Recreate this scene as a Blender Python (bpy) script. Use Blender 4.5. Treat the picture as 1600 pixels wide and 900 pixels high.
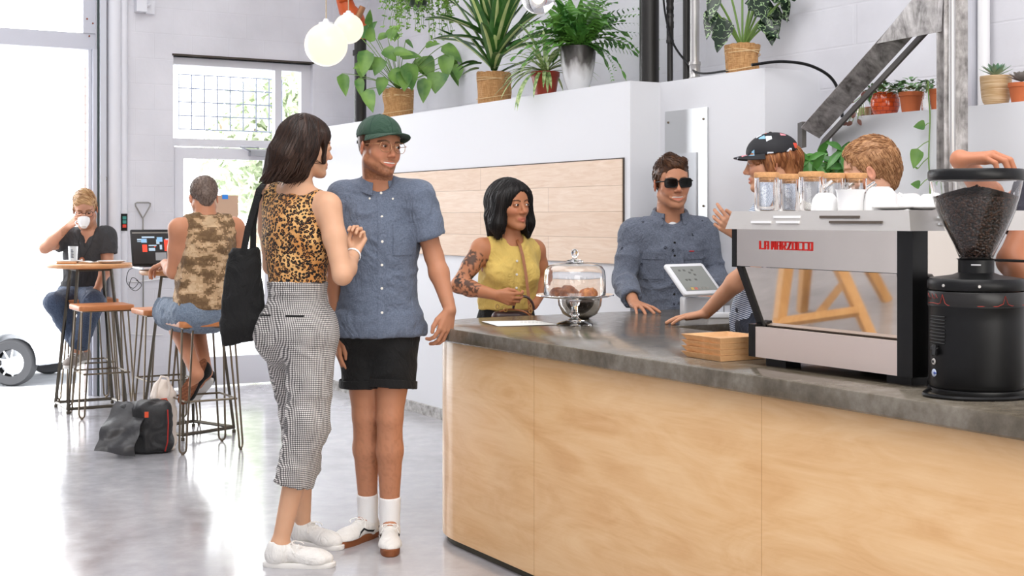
import bpy, math, random
import numpy as np
from mathutils import Vector, Matrix
from mathutils.bvhtree import BVHTree
for _o in list(bpy.data.objects): bpy.data.objects.remove(_o)
scene = bpy.context.scene
C = scene.collection
R = math.radians
# ------------------------------------------------------------------ camera, sky, big lights, exposure
F0, EYE = 2100.0, 1.36
cam_d = bpy.data.cameras.new('camera'); cam = bpy.data.objects.new('camera', cam_d); C.objects.link(cam)
cam.location = (0, 0, EYE); cam.rotation_euler = (R(90), 0, 0)
cam_d.sensor_width = 36.0; cam_d.lens = F0/1600*36; cam_d.shift_y = -110/1600; cam_d.clip_start = .05; cam_d.clip_end = 300
scene.camera = cam
vs = scene.view_settings
vs.view_transform = 'Standard'; vs.look = 'None'; vs.exposure = 0.04; vs.gamma = 1.0; vs.use_curve_mapping = False
WORLD = 6.5
w = bpy.data.worlds.new('sky'); scene.world = w; w.use_nodes = True
bg = w.node_tree.nodes['Background']; bg.inputs[0].default_value = (.97, .985, 1, 1); bg.inputs[1].default_value = WORLD
TH = math.atan2(.5063, .8624)
D2 = np.array([.8624, .5063, 0.]); D1 = np.array([-.5063, .8624, 0.])      # room axes: D2 into the side wall, D1 towards the door wall
def UV(u, v, z=0.): return (u*D2[0]+v*D1[0], u*D2[1]+v*D1[1], z)
def area(name, loc, target, sx, sy, power, col=(1, 1, 1)):
    l = bpy.data.lights.new(name, 'AREA'); l.shape = 'RECTANGLE'; l.size = sx; l.size_y = sy; l.energy = power; l.color = col
    o = bpy.data.objects.new(name, l); C.objects.link(o); o.location = loc
    o.rotation_euler = (Vector(target)-Vector(loc)).to_track_quat('-Z', 'Z').to_euler()
    return o
area('overhead_fill_far', UV(1.6, 7.6, 4.45), UV(1.601, 7.6, 0), 3.6, 4.2, 84, (1, .985, .97))  # added soft lamp under the closed ceiling, lights the door end
area('overhead_fill_near', UV(1.6, 2.4, 4.45), UV(1.601, 2.4, 0), 3.6, 4.2, 190, (1, .985, .97))  # second added overhead lamp, brightens the counter end; no roof opening
area('front_fill', UV(1.0, -3.4, 2.3), UV(2.6, 5.5, 1.2), 6.0, 2.6, 215, (1, .98, .95))  # added fill lamp behind the camera; the rear wall has no window

# ------------------------------------------------------------------ helpers
def P(px, py, Y): return np.array([(px-800.)/F0*Y, Y, EYE-(py-340.)/F0*Y])
def A(*v): return np.array(v, dtype=float)
def unit(v): v = np.asarray(v, float); return v/max(1e-9, np.linalg.norm(v))
def rotz(a): c, s = math.cos(a), math.sin(a); return np.array([[c, -s, 0], [s, c, 0], [0, 0, 1.]])
def tag(o, label=None, cat=None, group=None, kind=None):
    if label: o['label'] = label
    if cat: o['category'] = cat
    if group: o['group'] = group
    if kind: o['kind'] = kind
    return o
def thing(name, label, cat, loc=(0, 0, 0), rz=0, group=None):
    o = bpy.data.objects.new(name, None); C.objects.link(o); o.location = tuple(loc); o.rotation_euler = (0, 0, rz)
    o.empty_display_size = .1
    return tag(o, label, cat, group)
def linkmesh(name, V, F, mat, parent=None, smooth=True, sharp=40, cols=None):
    V = np.asarray(V, float).reshape(-1, 3)
    root = parent
    if parent is not None:
        while root.parent is not None: root = root.parent
        V = (V-np.array(root.location)) @ rotz(root.rotation_euler[2])
        loc = (0, 0, 0)
    else:
        c = (V.min(0)+V.max(0))/2; c[2] = V[:, 2].min(); V = V-c; loc = tuple(c)
    me = bpy.data.meshes.new(name)
    me.from_pydata(V.tolist(), [], F if isinstance(F, list) else F.tolist())
    if smooth:
        me.polygons.foreach_set('use_smooth', [True]*len(me.polygons))
        if sharp and len(me.polygons): me.set_sharp_from_angle(angle=R(sharp))
    if cols is not None:
        at = me.color_attributes.new('Col', 'FLOAT_COLOR', 'POINT')
        cc = np.ones((len(V), 4), np.float32); cc[:, :3] = cols; at.data.foreach_set('color', cc.ravel())
    me.validate()
    if isinstance(mat, (list, tuple)):
        for m in mat: me.materials.append(m)
    elif mat: me.materials.append(mat)
    o = bpy.data.objects.new(name, me); C.objects.link(o); o.location = loc
    if parent is not None: o.parent = parent
    return o
def copy_tree(o, parent=None):
    c = o.copy(); C.objects.link(c); c.parent = parent
    for ch in [x for x in bpy.data.objects if x.parent is o]: copy_tree(ch, c)
    return c
def relabel(o, label, group=None):
    o['label'] = label
    if group: o['group'] = group
    return o

CLAMP = [None]                                                       # foliage stops at the wall behind it
class MB:
    def __init__(s): s.V = []; s.F = []; s.n = 0
    def add(s, V, F):
        V = np.array(V, float).reshape(-1, 3)
        if CLAMP[0] is not None: V -= np.maximum(V @ D2-CLAMP[0], 0)[:, None]*D2
        s.V.append(V)
        s.F += [tuple(int(i)+s.n for i in f) for f in F]; s.n += len(V); return s
    def box(s, c, size, M=None, rz=None, taper=(1, 1)):
        if rz is not None: M = rotz(rz)
        x, y, z = [q/2 for q in size]; tx, ty = taper
        V = A([-x, -y, -z], [x, -y, -z], [x, y, -z], [-x, y, -z], [-x*tx, -y*ty, z], [x*tx, -y*ty, z], [x*tx, y*ty, z], [-x*tx, y*ty, z])
        if M is not None: V = V @ np.asarray(M).T
        return s.add(V+np.asarray(c, float), [(0, 3, 2, 1), (4, 5, 6, 7), (0, 1, 5, 4), (1, 2, 6, 5), (2, 3, 7, 6), (3, 0, 4, 7)])
    def rbox(s, c, size, r=.005, M=None, rz=None, seg=3, plan=None):
        """box with bevelled edges: rounded plan (radius plan) and a chamfered top and bottom rim"""
        if rz is not None: M = rotz(rz)
        x, y, z = [q/2 for q in size]; pr = plan if plan is not None else r; pr = min(pr, x*.99, y*.99)
        def ring(inset, zz):
            pts = []
            q = max(pr-inset, .0005)
            for k, (sx, sy) in enumerate([(1, 1), (-1, 1), (-1, -1), (1, -1)]):
                for j in range(seg+1):
                    a = (k+j/seg)*math.pi/2
                    pts.append([sx*(x-pr)+q*math.cos(a), sy*(y-pr)+q*math.sin(a), zz])
            return pts
        r = min(r, z*.99)
        rows = [ring(r, -z), ring(r*.3, -z+r*.3), ring(0, -z+r), ring(0, z-r), ring(r*.3, z-r*.3), ring(r, z)]
        n = len(rows[0]); V = np.array(sum(rows, []))
        if M is not None: V = V @ np.asarray(M).T
        F = [tuple(range(n))[::-1], tuple(range(5*n, 6*n))]
        for i in range(5):
            for j in range(n):
                F.append((i*n+j, i*n+(j+1) % n, (i+1)*n+(j+1) % n, (i+1)*n+j))
        return s.add(V+np.asarray(c, float), F)
    def tube(s, pts, rad, n=8, cap=True, closed=False):
        pts = [np.asarray(p, float) for p in pts]; m = len(pts)
        rad = [rad]*m if np.isscalar(rad) else list(rad)
        T = []
        for i in range(m):
            if closed: t = pts[(i+1) % m]-pts[i-1]
            else: t = pts[min(i+1, m-1)]-pts[max(i-1, 0)]
            T.append(unit(t))
        ref = A(0, 0, 1) if abs(T[0][2]) < .9 else A(1, 0, 0)
        N = unit(np.cross(T[0], ref)); V = []
        for i in range(m):
            N = unit(N-T[i]*N.dot(T[i])); B = np.cross(T[i], N)
            for k in range(n):
                a = 2*math.pi*k/n; V.append(pts[i]+rad[i]*(math.cos(a)*N+math.sin(a)*B))
        F = []
        for i in range(m if closed else m-1):
            for k in range(n):
                i2 = (i+1) % m
                F.append((i*n+k, i*n+(k+1) % n, i2*n+(k+1) % n, i2*n+k))
        if cap and not closed: F += [tuple(range(n))[::-1], tuple(range((m-1)*n, m*n))]
        return s.add(V, F)
    def cyl(s, a, b, r1, r2=None, n=20): return s.tube([a, b], [r1, r1 if r2 is None else r2], n)
    def lathe(s, prof, c=(0, 0, 0), n=32, M=None, a0=0, a1=2*math.pi):
        full = abs(a1-a0-2*math.pi) < 1e-6; k = n if full else n+1; V = []; F = []
        for (r, z) in prof:
            for i in range(k):
                a = a0+(a1-a0)*i/n; V.append([max(r, 1e-5)*math.cos(a), max(r, 1e-5)*math.sin(a), z])
        V = np.array(V)
        if M is not None: V = V @ np.asarray(M).T
        for j in range(len(prof)-1):
            for i in range(n):
                i2 = (i+1) % k
                F.append((j*k+i, j*k+i2, (j+1)*k+i2, (j+1)*k+i))
        return s.add(V+np.asarray(c, float), F)
    def ell(s, c, r, M=None, n=16, m=10):
        if np.isscalar(r): r = (r, r, r)
        V = [[0, 0, -1]]; F = []
        for j in range(1, m):
            b = -math.pi/2+math.pi*j/m
            for i in range(n):
                a = 2*math.pi*i/n; V.append([math.cos(b)*math.cos(a), math.cos(b)*math.sin(a), math.sin(b)])
        V.append([0, 0, 1]); V = np.array(V)*np.array(r)
        if M is not None: V = V @ np.asarray(M).T
        for i in range(n):
            F.append((0, 1+(i+1) % n, 1+i)); F.append((len(V)-1, len(V)-1-n+i, len(V)-1-n+(i+1) % n))
        for j in range(m-2):
            for i in range(n):
                a = 1+j*n+i; b = 1+j*n+(i+1) % n; F.append((a, b, b+n, a+n))
        return s.add(V+np.asarray(c, float), F)
    def prism(s, poly, z0, z1, M=None, c=(0, 0, 0)):
        n = len(poly); V = np.array([[x, y, z0] for x, y in poly]+[[x, y, z1] for x, y in poly], float)
        if M is not None: V = V @ np.asarray(M).T
        F = [tuple(range(n))[::-1], tuple(range(n, 2*n))]+[(i, (i+1) % n, n+(i+1) % n, n+i) for i in range(n)]
        return s.add(V+np.asarray(c, float), F)
    def grid(s, G, thick=0., nrm=None):
        """G: rows x cols x 3 points -> sheet, with thickness along nrm"""
        G = np.asarray(G, float); a, b = G.shape[:2]; F = []
        for i in range(a-1):
            for j in range(b-1): F.append((i*b+j, i*b+j+1, (i+1)*b+j+1, (i+1)*b+j))
        if not thick: return s.add(G.reshape(-1, 3), F)
        du = np.gradient(G, axis=0); dv = np.gradient(G, axis=1); N = np.cross(du, dv)
        N /= np.maximum(np.linalg.norm(N, axis=2, keepdims=True), 1e-9)
        if nrm is not None and (N.reshape(-1, 3) @ np.asarray(nrm)).mean() < 0: N = -N
        V = np.concatenate([G.reshape(-1, 3), (G+N*thick).reshape(-1, 3)]); o = a*b
        F2 = [tuple(x+o for x in f) for f in F]; F1 = [f[::-1] for f in F]; E = []
        bd = [i*b for i in range(a)]+[(a-1)*b+j for j in range(1, b)]+[i*b+b-1 for i in range(a-2, -1, -1)]+[j for j in range(b-2, 0, -1)]
        for i in range(len(bd)):
            p, q = bd[i], bd[(i+1) % len(bd)]; E.append((p, q, q+o, p+o))
        return s.add(V, F1+F2+E)
    def build(s, name, mat, parent=None, sharp=40, smooth=True):
        return linkmesh(name, np.concatenate(s.V), s.F, mat, parent, smooth, sharp)
def ubox(mb, u0, u1, v0, v1, z0, z1):
    return mb.box(UV((u0+u1)/2, (v0+v1)/2, (z0+z1)/2), (abs(u1-u0), abs(v1-v0), z1-z0), rz=TH)
def struct(name, mb, mat, parent=None, sharp=40):
    o = mb.build(name, mat, parent, sharp)
    if parent is None: tag(o, kind='structure')
    return o

# ------------------------------------------------------------------ signed distance engine for soft bodies
def rc(a, b, ra, rb, k=.02, flat=None, clips=None, op='u'): return dict(t='rc', a=np.asarray(a, float), b=np.asarray(b, float), ra=ra, rb=rb, k=k, flat=flat, clips=clips, op=op)
def el(c, r, M=None, k=.02, clips=None, op='u'): return dict(t='el', c=np.asarray(c, float), r=np.asarray(r if not np.isscalar(r) else (r, r, r), float), M=np.eye(3) if M is None else np.asarray(M), k=k, clips=clips, op=op)
def bxp(c, r, M=None, rad=.01, k=.02, clips=None, op='u'): return dict(t='bx', c=np.asarray(c, float), r=np.asarray(r, float), M=np.eye(3) if M is None else np.asarray(M), rad=rad, k=k, clips=clips, op=op)
def cut(p, n): return dict(t='cut', p=np.asarray(p, float), n=unit(n), op='i')
def place(prims, c, M, s=1.):
    """move primitives from a local frame (columns of M) to the world"""
    out = []; c = np.asarray(c, float)
    for q in prims:
        q = dict(q); T = lambda p: M @ (np.asarray(p)*s)+c
        if q['t'] == 'rc':
            q['a'] = T(q['a']); q['b'] = T(q['b']); q['ra'] *= s; q['rb'] *= s
            if q['flat']: q['flat'] = (M @ np.asarray(q['flat'][0], float), q['flat'][1])
        elif q['t'] == 'cut': q['p'] = T(q['p']); q['n'] = M @ q['n']
        else: q['c'] = T(q['c']); q['r'] = q['r']*s; q['M'] = M @ q['M']
        if q.get('rad'): q['rad'] *= s
        if q.get('clips'): q['clips'] = [(T(p), M @ np.asarray(n, float)) for p, n in q['clips']]
        if 'k' in q: q['k'] *= s
        out.append(q)
    return out
def grow(prims, g):
    out = []
    for q in prims:
        q = dict(q)
        if q['t'] == 'rc': q['ra'] += g; q['rb'] += g
        elif q['t'] in ('el', 'bx'): q['r'] = q['r']+g
        out.append(q)
    return out
def pbounds(q):
    if q['t'] == 'rc':
        m = max(q['ra'], q['rb']); return np.minimum(q['a'], q['b'])-m, np.maximum(q['a'], q['b'])+m
    e = np.abs(q['M']) @ q['r'] if q['t'] == 'bx' else np.sqrt((q['M']**2) @ (q['r']**2))
    return q['c']-e, q['c']+e
def pdist(q, X):
    if q['t'] == 'rc':
        a, b = q['a'], q['b']; Q = X; sc = 1.
        if q['flat']:
            n, s = unit(q['flat'][0]), q['flat'][1]
            Q = X+((s-1)*((X-a) @ n))[..., None]*n; b = b+(s-1)*((b-a) @ n)*n; sc = 2/(1+s)
        d = b-a; L = d @ d+1e-12; t = np.clip(((Q-a) @ d)/L, 0, 1)
        D = (np.linalg.norm(Q-a-t[..., None]*d, axis=-1)-(q['ra']+(q['rb']-q['ra'])*t))*sc
    elif q['t'] == 'el':
        Q = (X-q['c']) @ q['M']; k0 = np.linalg.norm(Q/q['r'], axis=-1); k1 = np.linalg.norm(Q/q['r']**2, axis=-1)+1e-9
        D = k0*(k0-1)/k1
    else:
        Q = np.abs((X-q['c']) @ q['M'])-(q['r']-q['rad'])
        D = np.linalg.norm(np.maximum(Q, 0), axis=-1)+np.minimum(Q.max(-1), 0)-q['rad']
    if q.get('clips'):
        for p, n in q['clips']: D = np.maximum(D, (X-np.asarray(p)) @ unit(n))
    return D
def sdf_mesh(prims, h, lo=None, hi=None):
    un = [q for q in prims if q['op'] == 'u']
    if lo is None:
        B = [pbounds(q) for q in un]; lo = np.min([b[0] for b in B], 0)-3*h-.004; hi = np.max([b[1] for b in B], 0)+3*h+.004
    lo = np.asarray(lo, float); hi = np.asarray(hi, float)
    N = np.ceil((hi-lo)/h).astype(int)+1
    Fd = np.full(N, .5, np.float32)
    for q in prims:
        if q['t'] == 'cut':
            ax = [lo[i]+h*np.arange(N[i]) for i in range(3)]
            pl = (ax[0]-q['p'][0])[:, None, None]*q['n'][0]+(ax[1]-q['p'][1])[None, :, None]*q['n'][1]+(ax[2]-q['p'][2])[None, None, :]*q['n'][2]
            Fd = np.maximum(Fd, pl.astype(np.float32)); continue
        b0, b1 = pbounds(q); mg = q['k']*1.05+2.5*h+.004
        i0 = np.clip(np.floor((b0-mg-lo)/h).astype(int), 0, N); i1 = np.clip(np.ceil((b1+mg-lo)/h).astype(int)+1, 0, N)
        if (i1 <= i0).any(): continue
        ax = [lo[i]+h*np.arange(i0[i], i1[i]) for i in range(3)]
        X = np.stack(np.meshgrid(*ax, indexing='ij'), -1)
        D = pdist(q, X).astype(np.float32); S = (slice(i0[0], i1[0]), slice(i0[1], i1[1]), slice(i0[2], i1[2]))
        G = Fd[S]; k = max(q['k'], 1e-5)
        if q['op'] == 'u':
            m = np.maximum(k-np.abs(G-D), 0)/k; Fd[S] = np.minimum(G, D)-m*m*k*.25
        elif q['op'] == 's':
            D = -D; m = np.maximum(k-np.abs(G-D), 0)/k; Fd[S] = np.maximum(G, D)+m*m*k*.25
    return nets(Fd, lo, h)
def nets(Fd, lo, h):
    S = Fd < 0; n = np.array(Fd.shape)
    cnt = np.zeros(n-1, np.int8)
    cs = [(i, j, k) for i in (0, 1) for j in (0, 1) for k in (0, 1)]
    for i, j, k in cs: cnt += S[i:n[0]-1+i, j:n[1]-1+j, k:n[2]-1+k]
    idx = np.argwhere((cnt > 0) & (cnt < 8))
    if not len(idx): return np.zeros((0, 3)), []
    pos = np.zeros((len(idx), 3)); c = np.zeros(len(idx))
    for a in cs:
        for ax in range(3):
            if a[ax]: continue
            b = list(a); b[ax] = 1
            fa = Fd[tuple((idx+a).T)]; fb = Fd[tuple((idx+b).T)]
            m = (fa < 0) != (fb < 0); t = np.where(m, fa/(fa-fb+1e-20), 0)
            q = np.tile(np.array(a, float), (len(idx), 1)); q[:, ax] += t
            pos += q*m[:, None]; c += m
    V = lo+h*(idx+pos/np.maximum(c, 1)[:, None])
    vid = np.full(n-1, -1, np.int64); vid[tuple(idx.T)] = np.arange(len(idx))
    Q = []
    for ax in range(3):
        o = [1, 1, 1]; o[ax] = 0; e = [n[0]-1, n[1]-1, n[2]-1]
        sl = tuple(slice(o[i], e[i]) for i in range(3)); sl2 = list(sl); sl2[ax] = slice(1, n[ax]); sl2 = tuple(sl2)
        A0, B0 = S[sl], S[sl2]; E = np.argwhere(A0 != B0)
        if not len(E): continue
        E = E+np.array(o); flip = S[tuple(E.T)]
        u, v = [(1, 2), (2, 0), (0, 1)][ax]
        du = np.zeros(3, int); du[u] = 1; dv = np.zeros(3, int); dv[v] = 1
        q = np.stack([vid[tuple((E-du-dv).T)], vid[tuple((E-dv).T)], vid[tuple(E.T)], vid[tuple((E-du).T)]], 1)
        q[~flip] = q[~flip][:, ::-1]; Q.append(q)
    Q = np.concatenate(Q); Q = Q[(Q >= 0).all(1)]
    return V, Q
def vnoise(X, s, seed=0):
    X = np.asarray(X, float)*s+seed*17.31+1000; i = np.floor(X).astype(np.int64); f = X-i; f = f*f*(3-2*f)
    def hsh(a): 
        q = (a[..., 0]*73856093) ^ (a[..., 1]*19349663) ^ (a[..., 2]*83492791) ^ (seed*2654435)
        q = (q*1103515245+12345) & 0x7fffffff; q = (q ^ (q >> 13))*1274126177 & 0x7fffffff; return (q % 100003)/100003.
    r = 0
    for a in (0, 1):
        for b in (0, 1):
            for c in (0, 1):
                wgt = (f[..., 0] if a else 1-f[..., 0])*(f[..., 1] if b else 1-f[..., 1])*(f[..., 2] if c else 1-f[..., 2])
                r = r+wgt*hsh(i+np.array([a, b, c]))
    return r
def vnormals(V, Q):
    Q = np.asarray(Q); N = np.zeros_like(V); n = np.cross(V[Q[:, 2]]-V[Q[:, 0]], V[Q[:, 3]]-V[Q[:, 1]])
    for i in range(4): np.add.at(N, Q[:, i], n)
    return N/np.maximum(np.linalg.norm(N, axis=1, keepdims=True), 1e-12)
def smoothv(V, Q, it=1, f=.5):
    Q = np.asarray(Q)
    for _ in range(it):
        Sm = np.zeros_like(V); c = np.zeros(len(V))
        for i in range(4):
            for j in (1, 3):
                np.add.at(Sm, Q[:, i], V[Q[:, (i+j) % 4]]); np.add.at(c, Q[:, i], 1)
        V = V+(Sm/np.maximum(c, 1)[:, None]-V)*f
    return V
def soft(name, prims, h, mat, parent, noise=None, cols=None, smooth=1):
    V, Q = sdf_mesh(prims, h)
    if smooth: V = smoothv(V, Q, smooth)
    if noise is not None: V = V+vnormals(V, Q)*noise(V)[:, None]
    return linkmesh(name, V, Q, mat, parent, sharp=None, cols=cols(V) if cols else None)

def folds(amp=.004, sc=(9, 9, 22), seed=1):
    def f(V):
        W = V*np.array(sc)*1.25+(vnoise(V*9., 1., seed+9)*1.3)[:, None]; n1 = vnoise(W, 1., seed); n2 = vnoise(W[:, [1, 0, 2]]*np.array([2.1, 2.1, 1.6]), 1., seed+4); return ((1-np.abs(n1-.5)*4)*.62+(1-np.abs(n2-.5)*4)*.38)*amp*1.25
    return f
# ------------------------------------------------------------------ materials
MATS = {}
def S(c):                                                            # 0-255 sRGB -> linear
    return tuple((x/255/12.92 if x/255 <= .04045 else ((x/255+.055)/1.055)**2.4) for x in c)
def mat(name, col, rough=.6, metal=0., bump=0., bscale=60., var=0., vscale=6., spec=.5, coat=0., emit=None, estr=1., trans=0., ior=1.45, sss=0., vcol=False, sheen=0., stretch=(1, 1, 1), alpha=1.):
    if name in MATS: return MATS[name]
    m = bpy.data.materials.new(name); m.use_nodes = True; nt = m.node_tree; b = nt.nodes['Principled BSDF']; L = nt.links
    if max(col) > 1.01: col = S(col)
    I = b.inputs; I['Base Color'].default_value = (*col, 1); I['Roughness'].default_value = rough; I['Metallic'].default_value = metal
    I['Specular IOR Level'].default_value = spec; I['IOR'].default_value = ior; I['Coat Weight'].default_value = coat; I['Transmission Weight'].default_value = trans
    I['Coat Roughness'].default_value = .12
    if sheen: I['Sheen Weight'].default_value = sheen
    if alpha < 1: I['Alpha'].default_value = alpha
    if sss: I['Subsurface Weight'].default_value = sss; I['Subsurface Radius'].default_value = (.012, .005, .003); I['Subsurface Scale'].default_value = 1.
    if emit: I['Emission Color'].default_value = (*(S(emit) if max(emit) > 1.01 else emit), 1); I['Emission Strength'].default_value = estr
    src = None
    tc = nt.nodes.new('ShaderNodeTexCoord'); mp = nt.nodes.new('ShaderNodeMapping'); L.new(tc.outputs['Object'], mp.inputs[0]); mp.inputs['Scale'].default_value = stretch
    if vcol:
        a = nt.nodes.new('ShaderNodeAttribute'); a.attribute_name = 'Col'; src = a.outputs['Color']
    if var:
        n = nt.nodes.new('ShaderNodeTexNoise'); L.new(mp.outputs[0], n.inputs['Vector']); n.inputs['Scale'].default_value = vscale; n.inputs['Detail'].default_value = 5
        r = nt.nodes.new('ShaderNodeMapRange'); L.new(n.outputs['Fac'], r.inputs[0]); r.inputs[1].default_value = .3; r.inputs[2].default_value = .7; r.inputs[3].default_value = 1-var; r.inputs[4].default_value = 1+var*.6
        mx = nt.nodes.new('ShaderNodeMix'); mx.data_type = 'RGBA'; mx.blend_type = 'MULTIPLY'; mx.inputs[0].default_value = 1
        if src: L.new(src, mx.inputs[6])
        else: mx.inputs[6].default_value = (*col, 1)
        L.new(r.outputs[0], mx.inputs[7]); src = mx.outputs[2]
    if src: L.new(src, b.inputs['Base Color'])
    if bump:
        n = nt.nodes.new('ShaderNodeTexNoise'); L.new(mp.outputs[0], n.inputs['Vector']); n.inputs['Scale'].default_value = bscale; n.inputs['Detail'].default_value = 4
        bp = nt.nodes.new('ShaderNodeBump'); bp.inputs['Strength'].default_value = bump; bp.inputs['Distance'].default_value = .01
        L.new(n.outputs['Fac'], bp.inputs['Height']); L.new(bp.outputs[0], b.inputs['Normal'])
    MATS[name] = m; return m
class NG:
    """tiny node helper for patterned materials"""
    def __init__(s, name, rough=.7, metal=0., **kw):
        s.m = mat(name, (.5, .5, .5), rough, metal, **kw); s.nt = s.m.node_tree; s.b = s.nt.nodes['Principled BSDF']
        s.tc = s.nt.nodes.new('ShaderNodeTexCoord'); s.obj = s.tc.outputs['Object']
    def node(s, t, **kw):
        n = s.nt.nodes.new(t)
        for k, v in kw.items(): setattr(n, k, v)
        return n
    def math(s, op, a, b=None, c=None, clamp=False):
        n = s.node('ShaderNodeMath', operation=op, use_clamp=clamp)
        for i, v in enumerate((a, b, c)):
            if v is None: continue
            if isinstance(v, (int, float)): n.inputs[i].default_value = v
            else: s.nt.links.new(v, n.inputs[i])
        return n.outputs[0]
    def map(s, scale=(1, 1, 1), rot=(0, 0, 0), src=None):
        n = s.node('ShaderNodeMapping'); n.inputs['Scale'].default_value = scale; n.inputs['Rotation'].default_value = rot
        s.nt.links.new(src or s.obj, n.inputs[0]); return n.outputs[0]
    def xyz(s, src=None):
        n = s.node('ShaderNodeSeparateXYZ'); s.nt.links.new(src or s.obj, n.inputs[0]); return n.outputs
    def noise(s, vec, scale, detail=4, rough=.5, dist=0.):
        n = s.node('ShaderNodeTexNoise'); s.nt.links.new(vec, n.inputs['Vector']); n.inputs['Scale'].default_value = scale; n.inputs['Detail'].default_value = detail
        n.inputs['Roughness'].default_value = rough; n.inputs['Distortion'].default_value = dist; return n.outputs['Fac']
    def vor(s, vec, scale, feature='F1', out='Distance', rnd=1.):
        n = s.node('ShaderNodeTexVoronoi', feature=feature); s.nt.links.new(vec, n.inputs['Vector']); n.inputs['Scale'].default_value = scale; n.inputs['Randomness'].default_value = rnd; return n.outputs[out]
    def ramp(s, fac, stops, const=False):
        n = s.node('ShaderNodeValToRGB'); cr = n.color_ramp; cr.interpolation = 'CONSTANT' if const else 'LINEAR'
        while len(cr.elements) < len(stops): cr.elements.new(.5)
        for e, (p, c) in zip(cr.elements, stops): e.position = p; e.color = (*(S(c) if max(c) > 1.01 else c), 1)
        s.nt.links.new(fac, n.inputs[0]); return n.outputs[0]
    def mix(s, fac, a, b, blend='MIX'):
        n = s.node('ShaderNodeMix', data_type='RGBA', blend_type=blend)
        for i, v in ((0, fac), (6, a), (7, b)):
            if isinstance(v, (int, float)): n.inputs[i].default_value = v
            elif isinstance(v, tuple): n.inputs[i].default_value = (*(S(v) if max(v) > 1.01 else v), 1)
            else: s.nt.links.new(v, n.inputs[i])
        return n.outputs[2]
    def color(s, c): s.nt.links.new(c, s.b.inputs['Base Color'])
    def rough(s, c): s.nt.links.new(c, s.b.inputs['Roughness'])
    def wrinkles(s, fine=600, st=.55):
        n = s.noise(s.map((1, 1, .6)), 11, 5, .55, 1.6); r = s.math('ABSOLUTE', s.math('SUBTRACT', n, .5)); f = s.noise(s.obj, fine, 2); s.bump(s.math('ADD', s.math('MULTIPLY', r, -3.2), s.math('MULTIPLY', f, .12)), st, .012)
    def bump(s, h, strength=.3, dist=.01):
        n = s.node('ShaderNodeBump'); n.inputs['Strength'].default_value = strength; n.inputs['Distance'].default_value = dist
        s.nt.links.new(h, n.inputs['Height']); s.nt.links.new(n.outputs[0], s.b.inputs['Normal'])
def wood_mat(name, c0, c1, axis=0, rough=.45, scale=1., planks=None, coat=0.):
    g = NG(name, rough, coat=coat); st = [9, 9, 9]; st[axis] = 1.
    v = g.map(tuple(x*scale for x in st))
    a = g.noise(v, 2.2, 6, .6, 1.2); f = g.noise(v, 16, 3, .6)
    fac = g.math('ADD', g.math('MULTIPLY', a, .75), g.math('MULTIPLY', f, .25))
    g.color(g.ramp(fac, [(.3, c0), (.7, c1)])); g.bump(f, .05); return g.m
M_paint = mat('white_paint', (226, 227, 233), .55, bump=.12, bscale=14, var=.03, vscale=3)
M_white = mat('white_satin', (238, 238, 240), .35)
M_black = mat('black_plastic', (13, 13, 14), .36, spec=.4)
M_blackm = mat('black_metal', (14, 14, 14), .28, spec=.4)
M_steel = mat('brushed_steel', (210, 206, 201), .38, .6, bump=.02, bscale=90)
M_mirror = mat('polished_steel', (236, 227, 216), .03, 1.)
M_glass = mat('clear_glass', (1, 1, 1), .0, trans=1., ior=1.45)
M_rod = mat('raw_steel_rod', (120, 108, 92), .35, .85)
M_tabframe = mat('dark_steel_frame', (92, 86, 76), .4, .8)
M_ceramic = mat('white_ceramic', (240, 240, 240), .2, coat=.3)
# ------------------------------------------------------------------ structure materials
def _wall():
    g = NG('painted_block_wall', .6); v = g.map((1, 1, 1), src=None)
    X = g.xyz(); c = g.node('ShaderNodeCombineXYZ')
    g.nt.links.new(g.math('ADD', X[0], X[1]), c.inputs[0]); g.nt.links.new(X[2], c.inputs[1])
    b = g.node('ShaderNodeTexBrick'); g.nt.links.new(c.outputs[0], b.inputs['Vector']); b.inputs['Scale'].default_value = 1
    b.inputs['Brick Width'].default_value = .41; b.inputs['Row Height'].default_value = .2; b.inputs['Mortar Size'].default_value = .006; b.inputs['Mortar Smooth'].default_value = .6
    n = g.noise(g.obj, 9, 5); n2 = g.noise(g.obj, 2.2, 4); st = g.noise(g.obj, 5, 6, .7, 1.)
    h = g.math('ADD', g.math('MULTIPLY', b.outputs['Fac'], -.5), g.math('MULTIPLY', n, .9)); g.bump(h, .3, .012)
    base = g.ramp(n2, [(.3, (212, 212, 218)), (.65, (226, 226, 232))])
    g.color(g.mix(g.ramp(st, [(.66, (0, 0, 0)), (.76, (60, 60, 60))]), base, (196, 186, 172))); return g.m
M_block = _wall()
def _floor():
    g = NG('polished_concrete_floor', .2); v = g.map((1, 1, 1)); n = g.noise(v, .9, 6, .6, .8); n2 = g.noise(v, 9, 5, .65); sc = g.noise(g.map((2, 26, 1), (0, 0, .5)), 5, 3)
    f = g.math('ADD', g.math('MULTIPLY', n, .7), g.math('MULTIPLY', n2, .3))
    g.color(g.ramp(f, [(.32, (160, 158, 162)), (.5, (178, 177, 181)), (.68, (196, 195, 198))]))
    rr = g.node('ShaderNodeMapRange'); g.nt.links.new(n2, rr.inputs[0]); rr.inputs[1].default_value = .35; rr.inputs[2].default_value = .7; rr.inputs[3].default_value = .13; rr.inputs[4].default_value = .26; g.rough(rr.outputs[0])
    h = g.math('ADD', g.math('MULTIPLY', n2, .5), g.math('MULTIPLY', sc, .25)); g.bump(h, .07, .01)
    g.b.inputs['Coat Weight'].default_value = .35; g.b.inputs['Coat Roughness'].default_value = .12; return g.m
M_floor = _floor()
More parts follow.
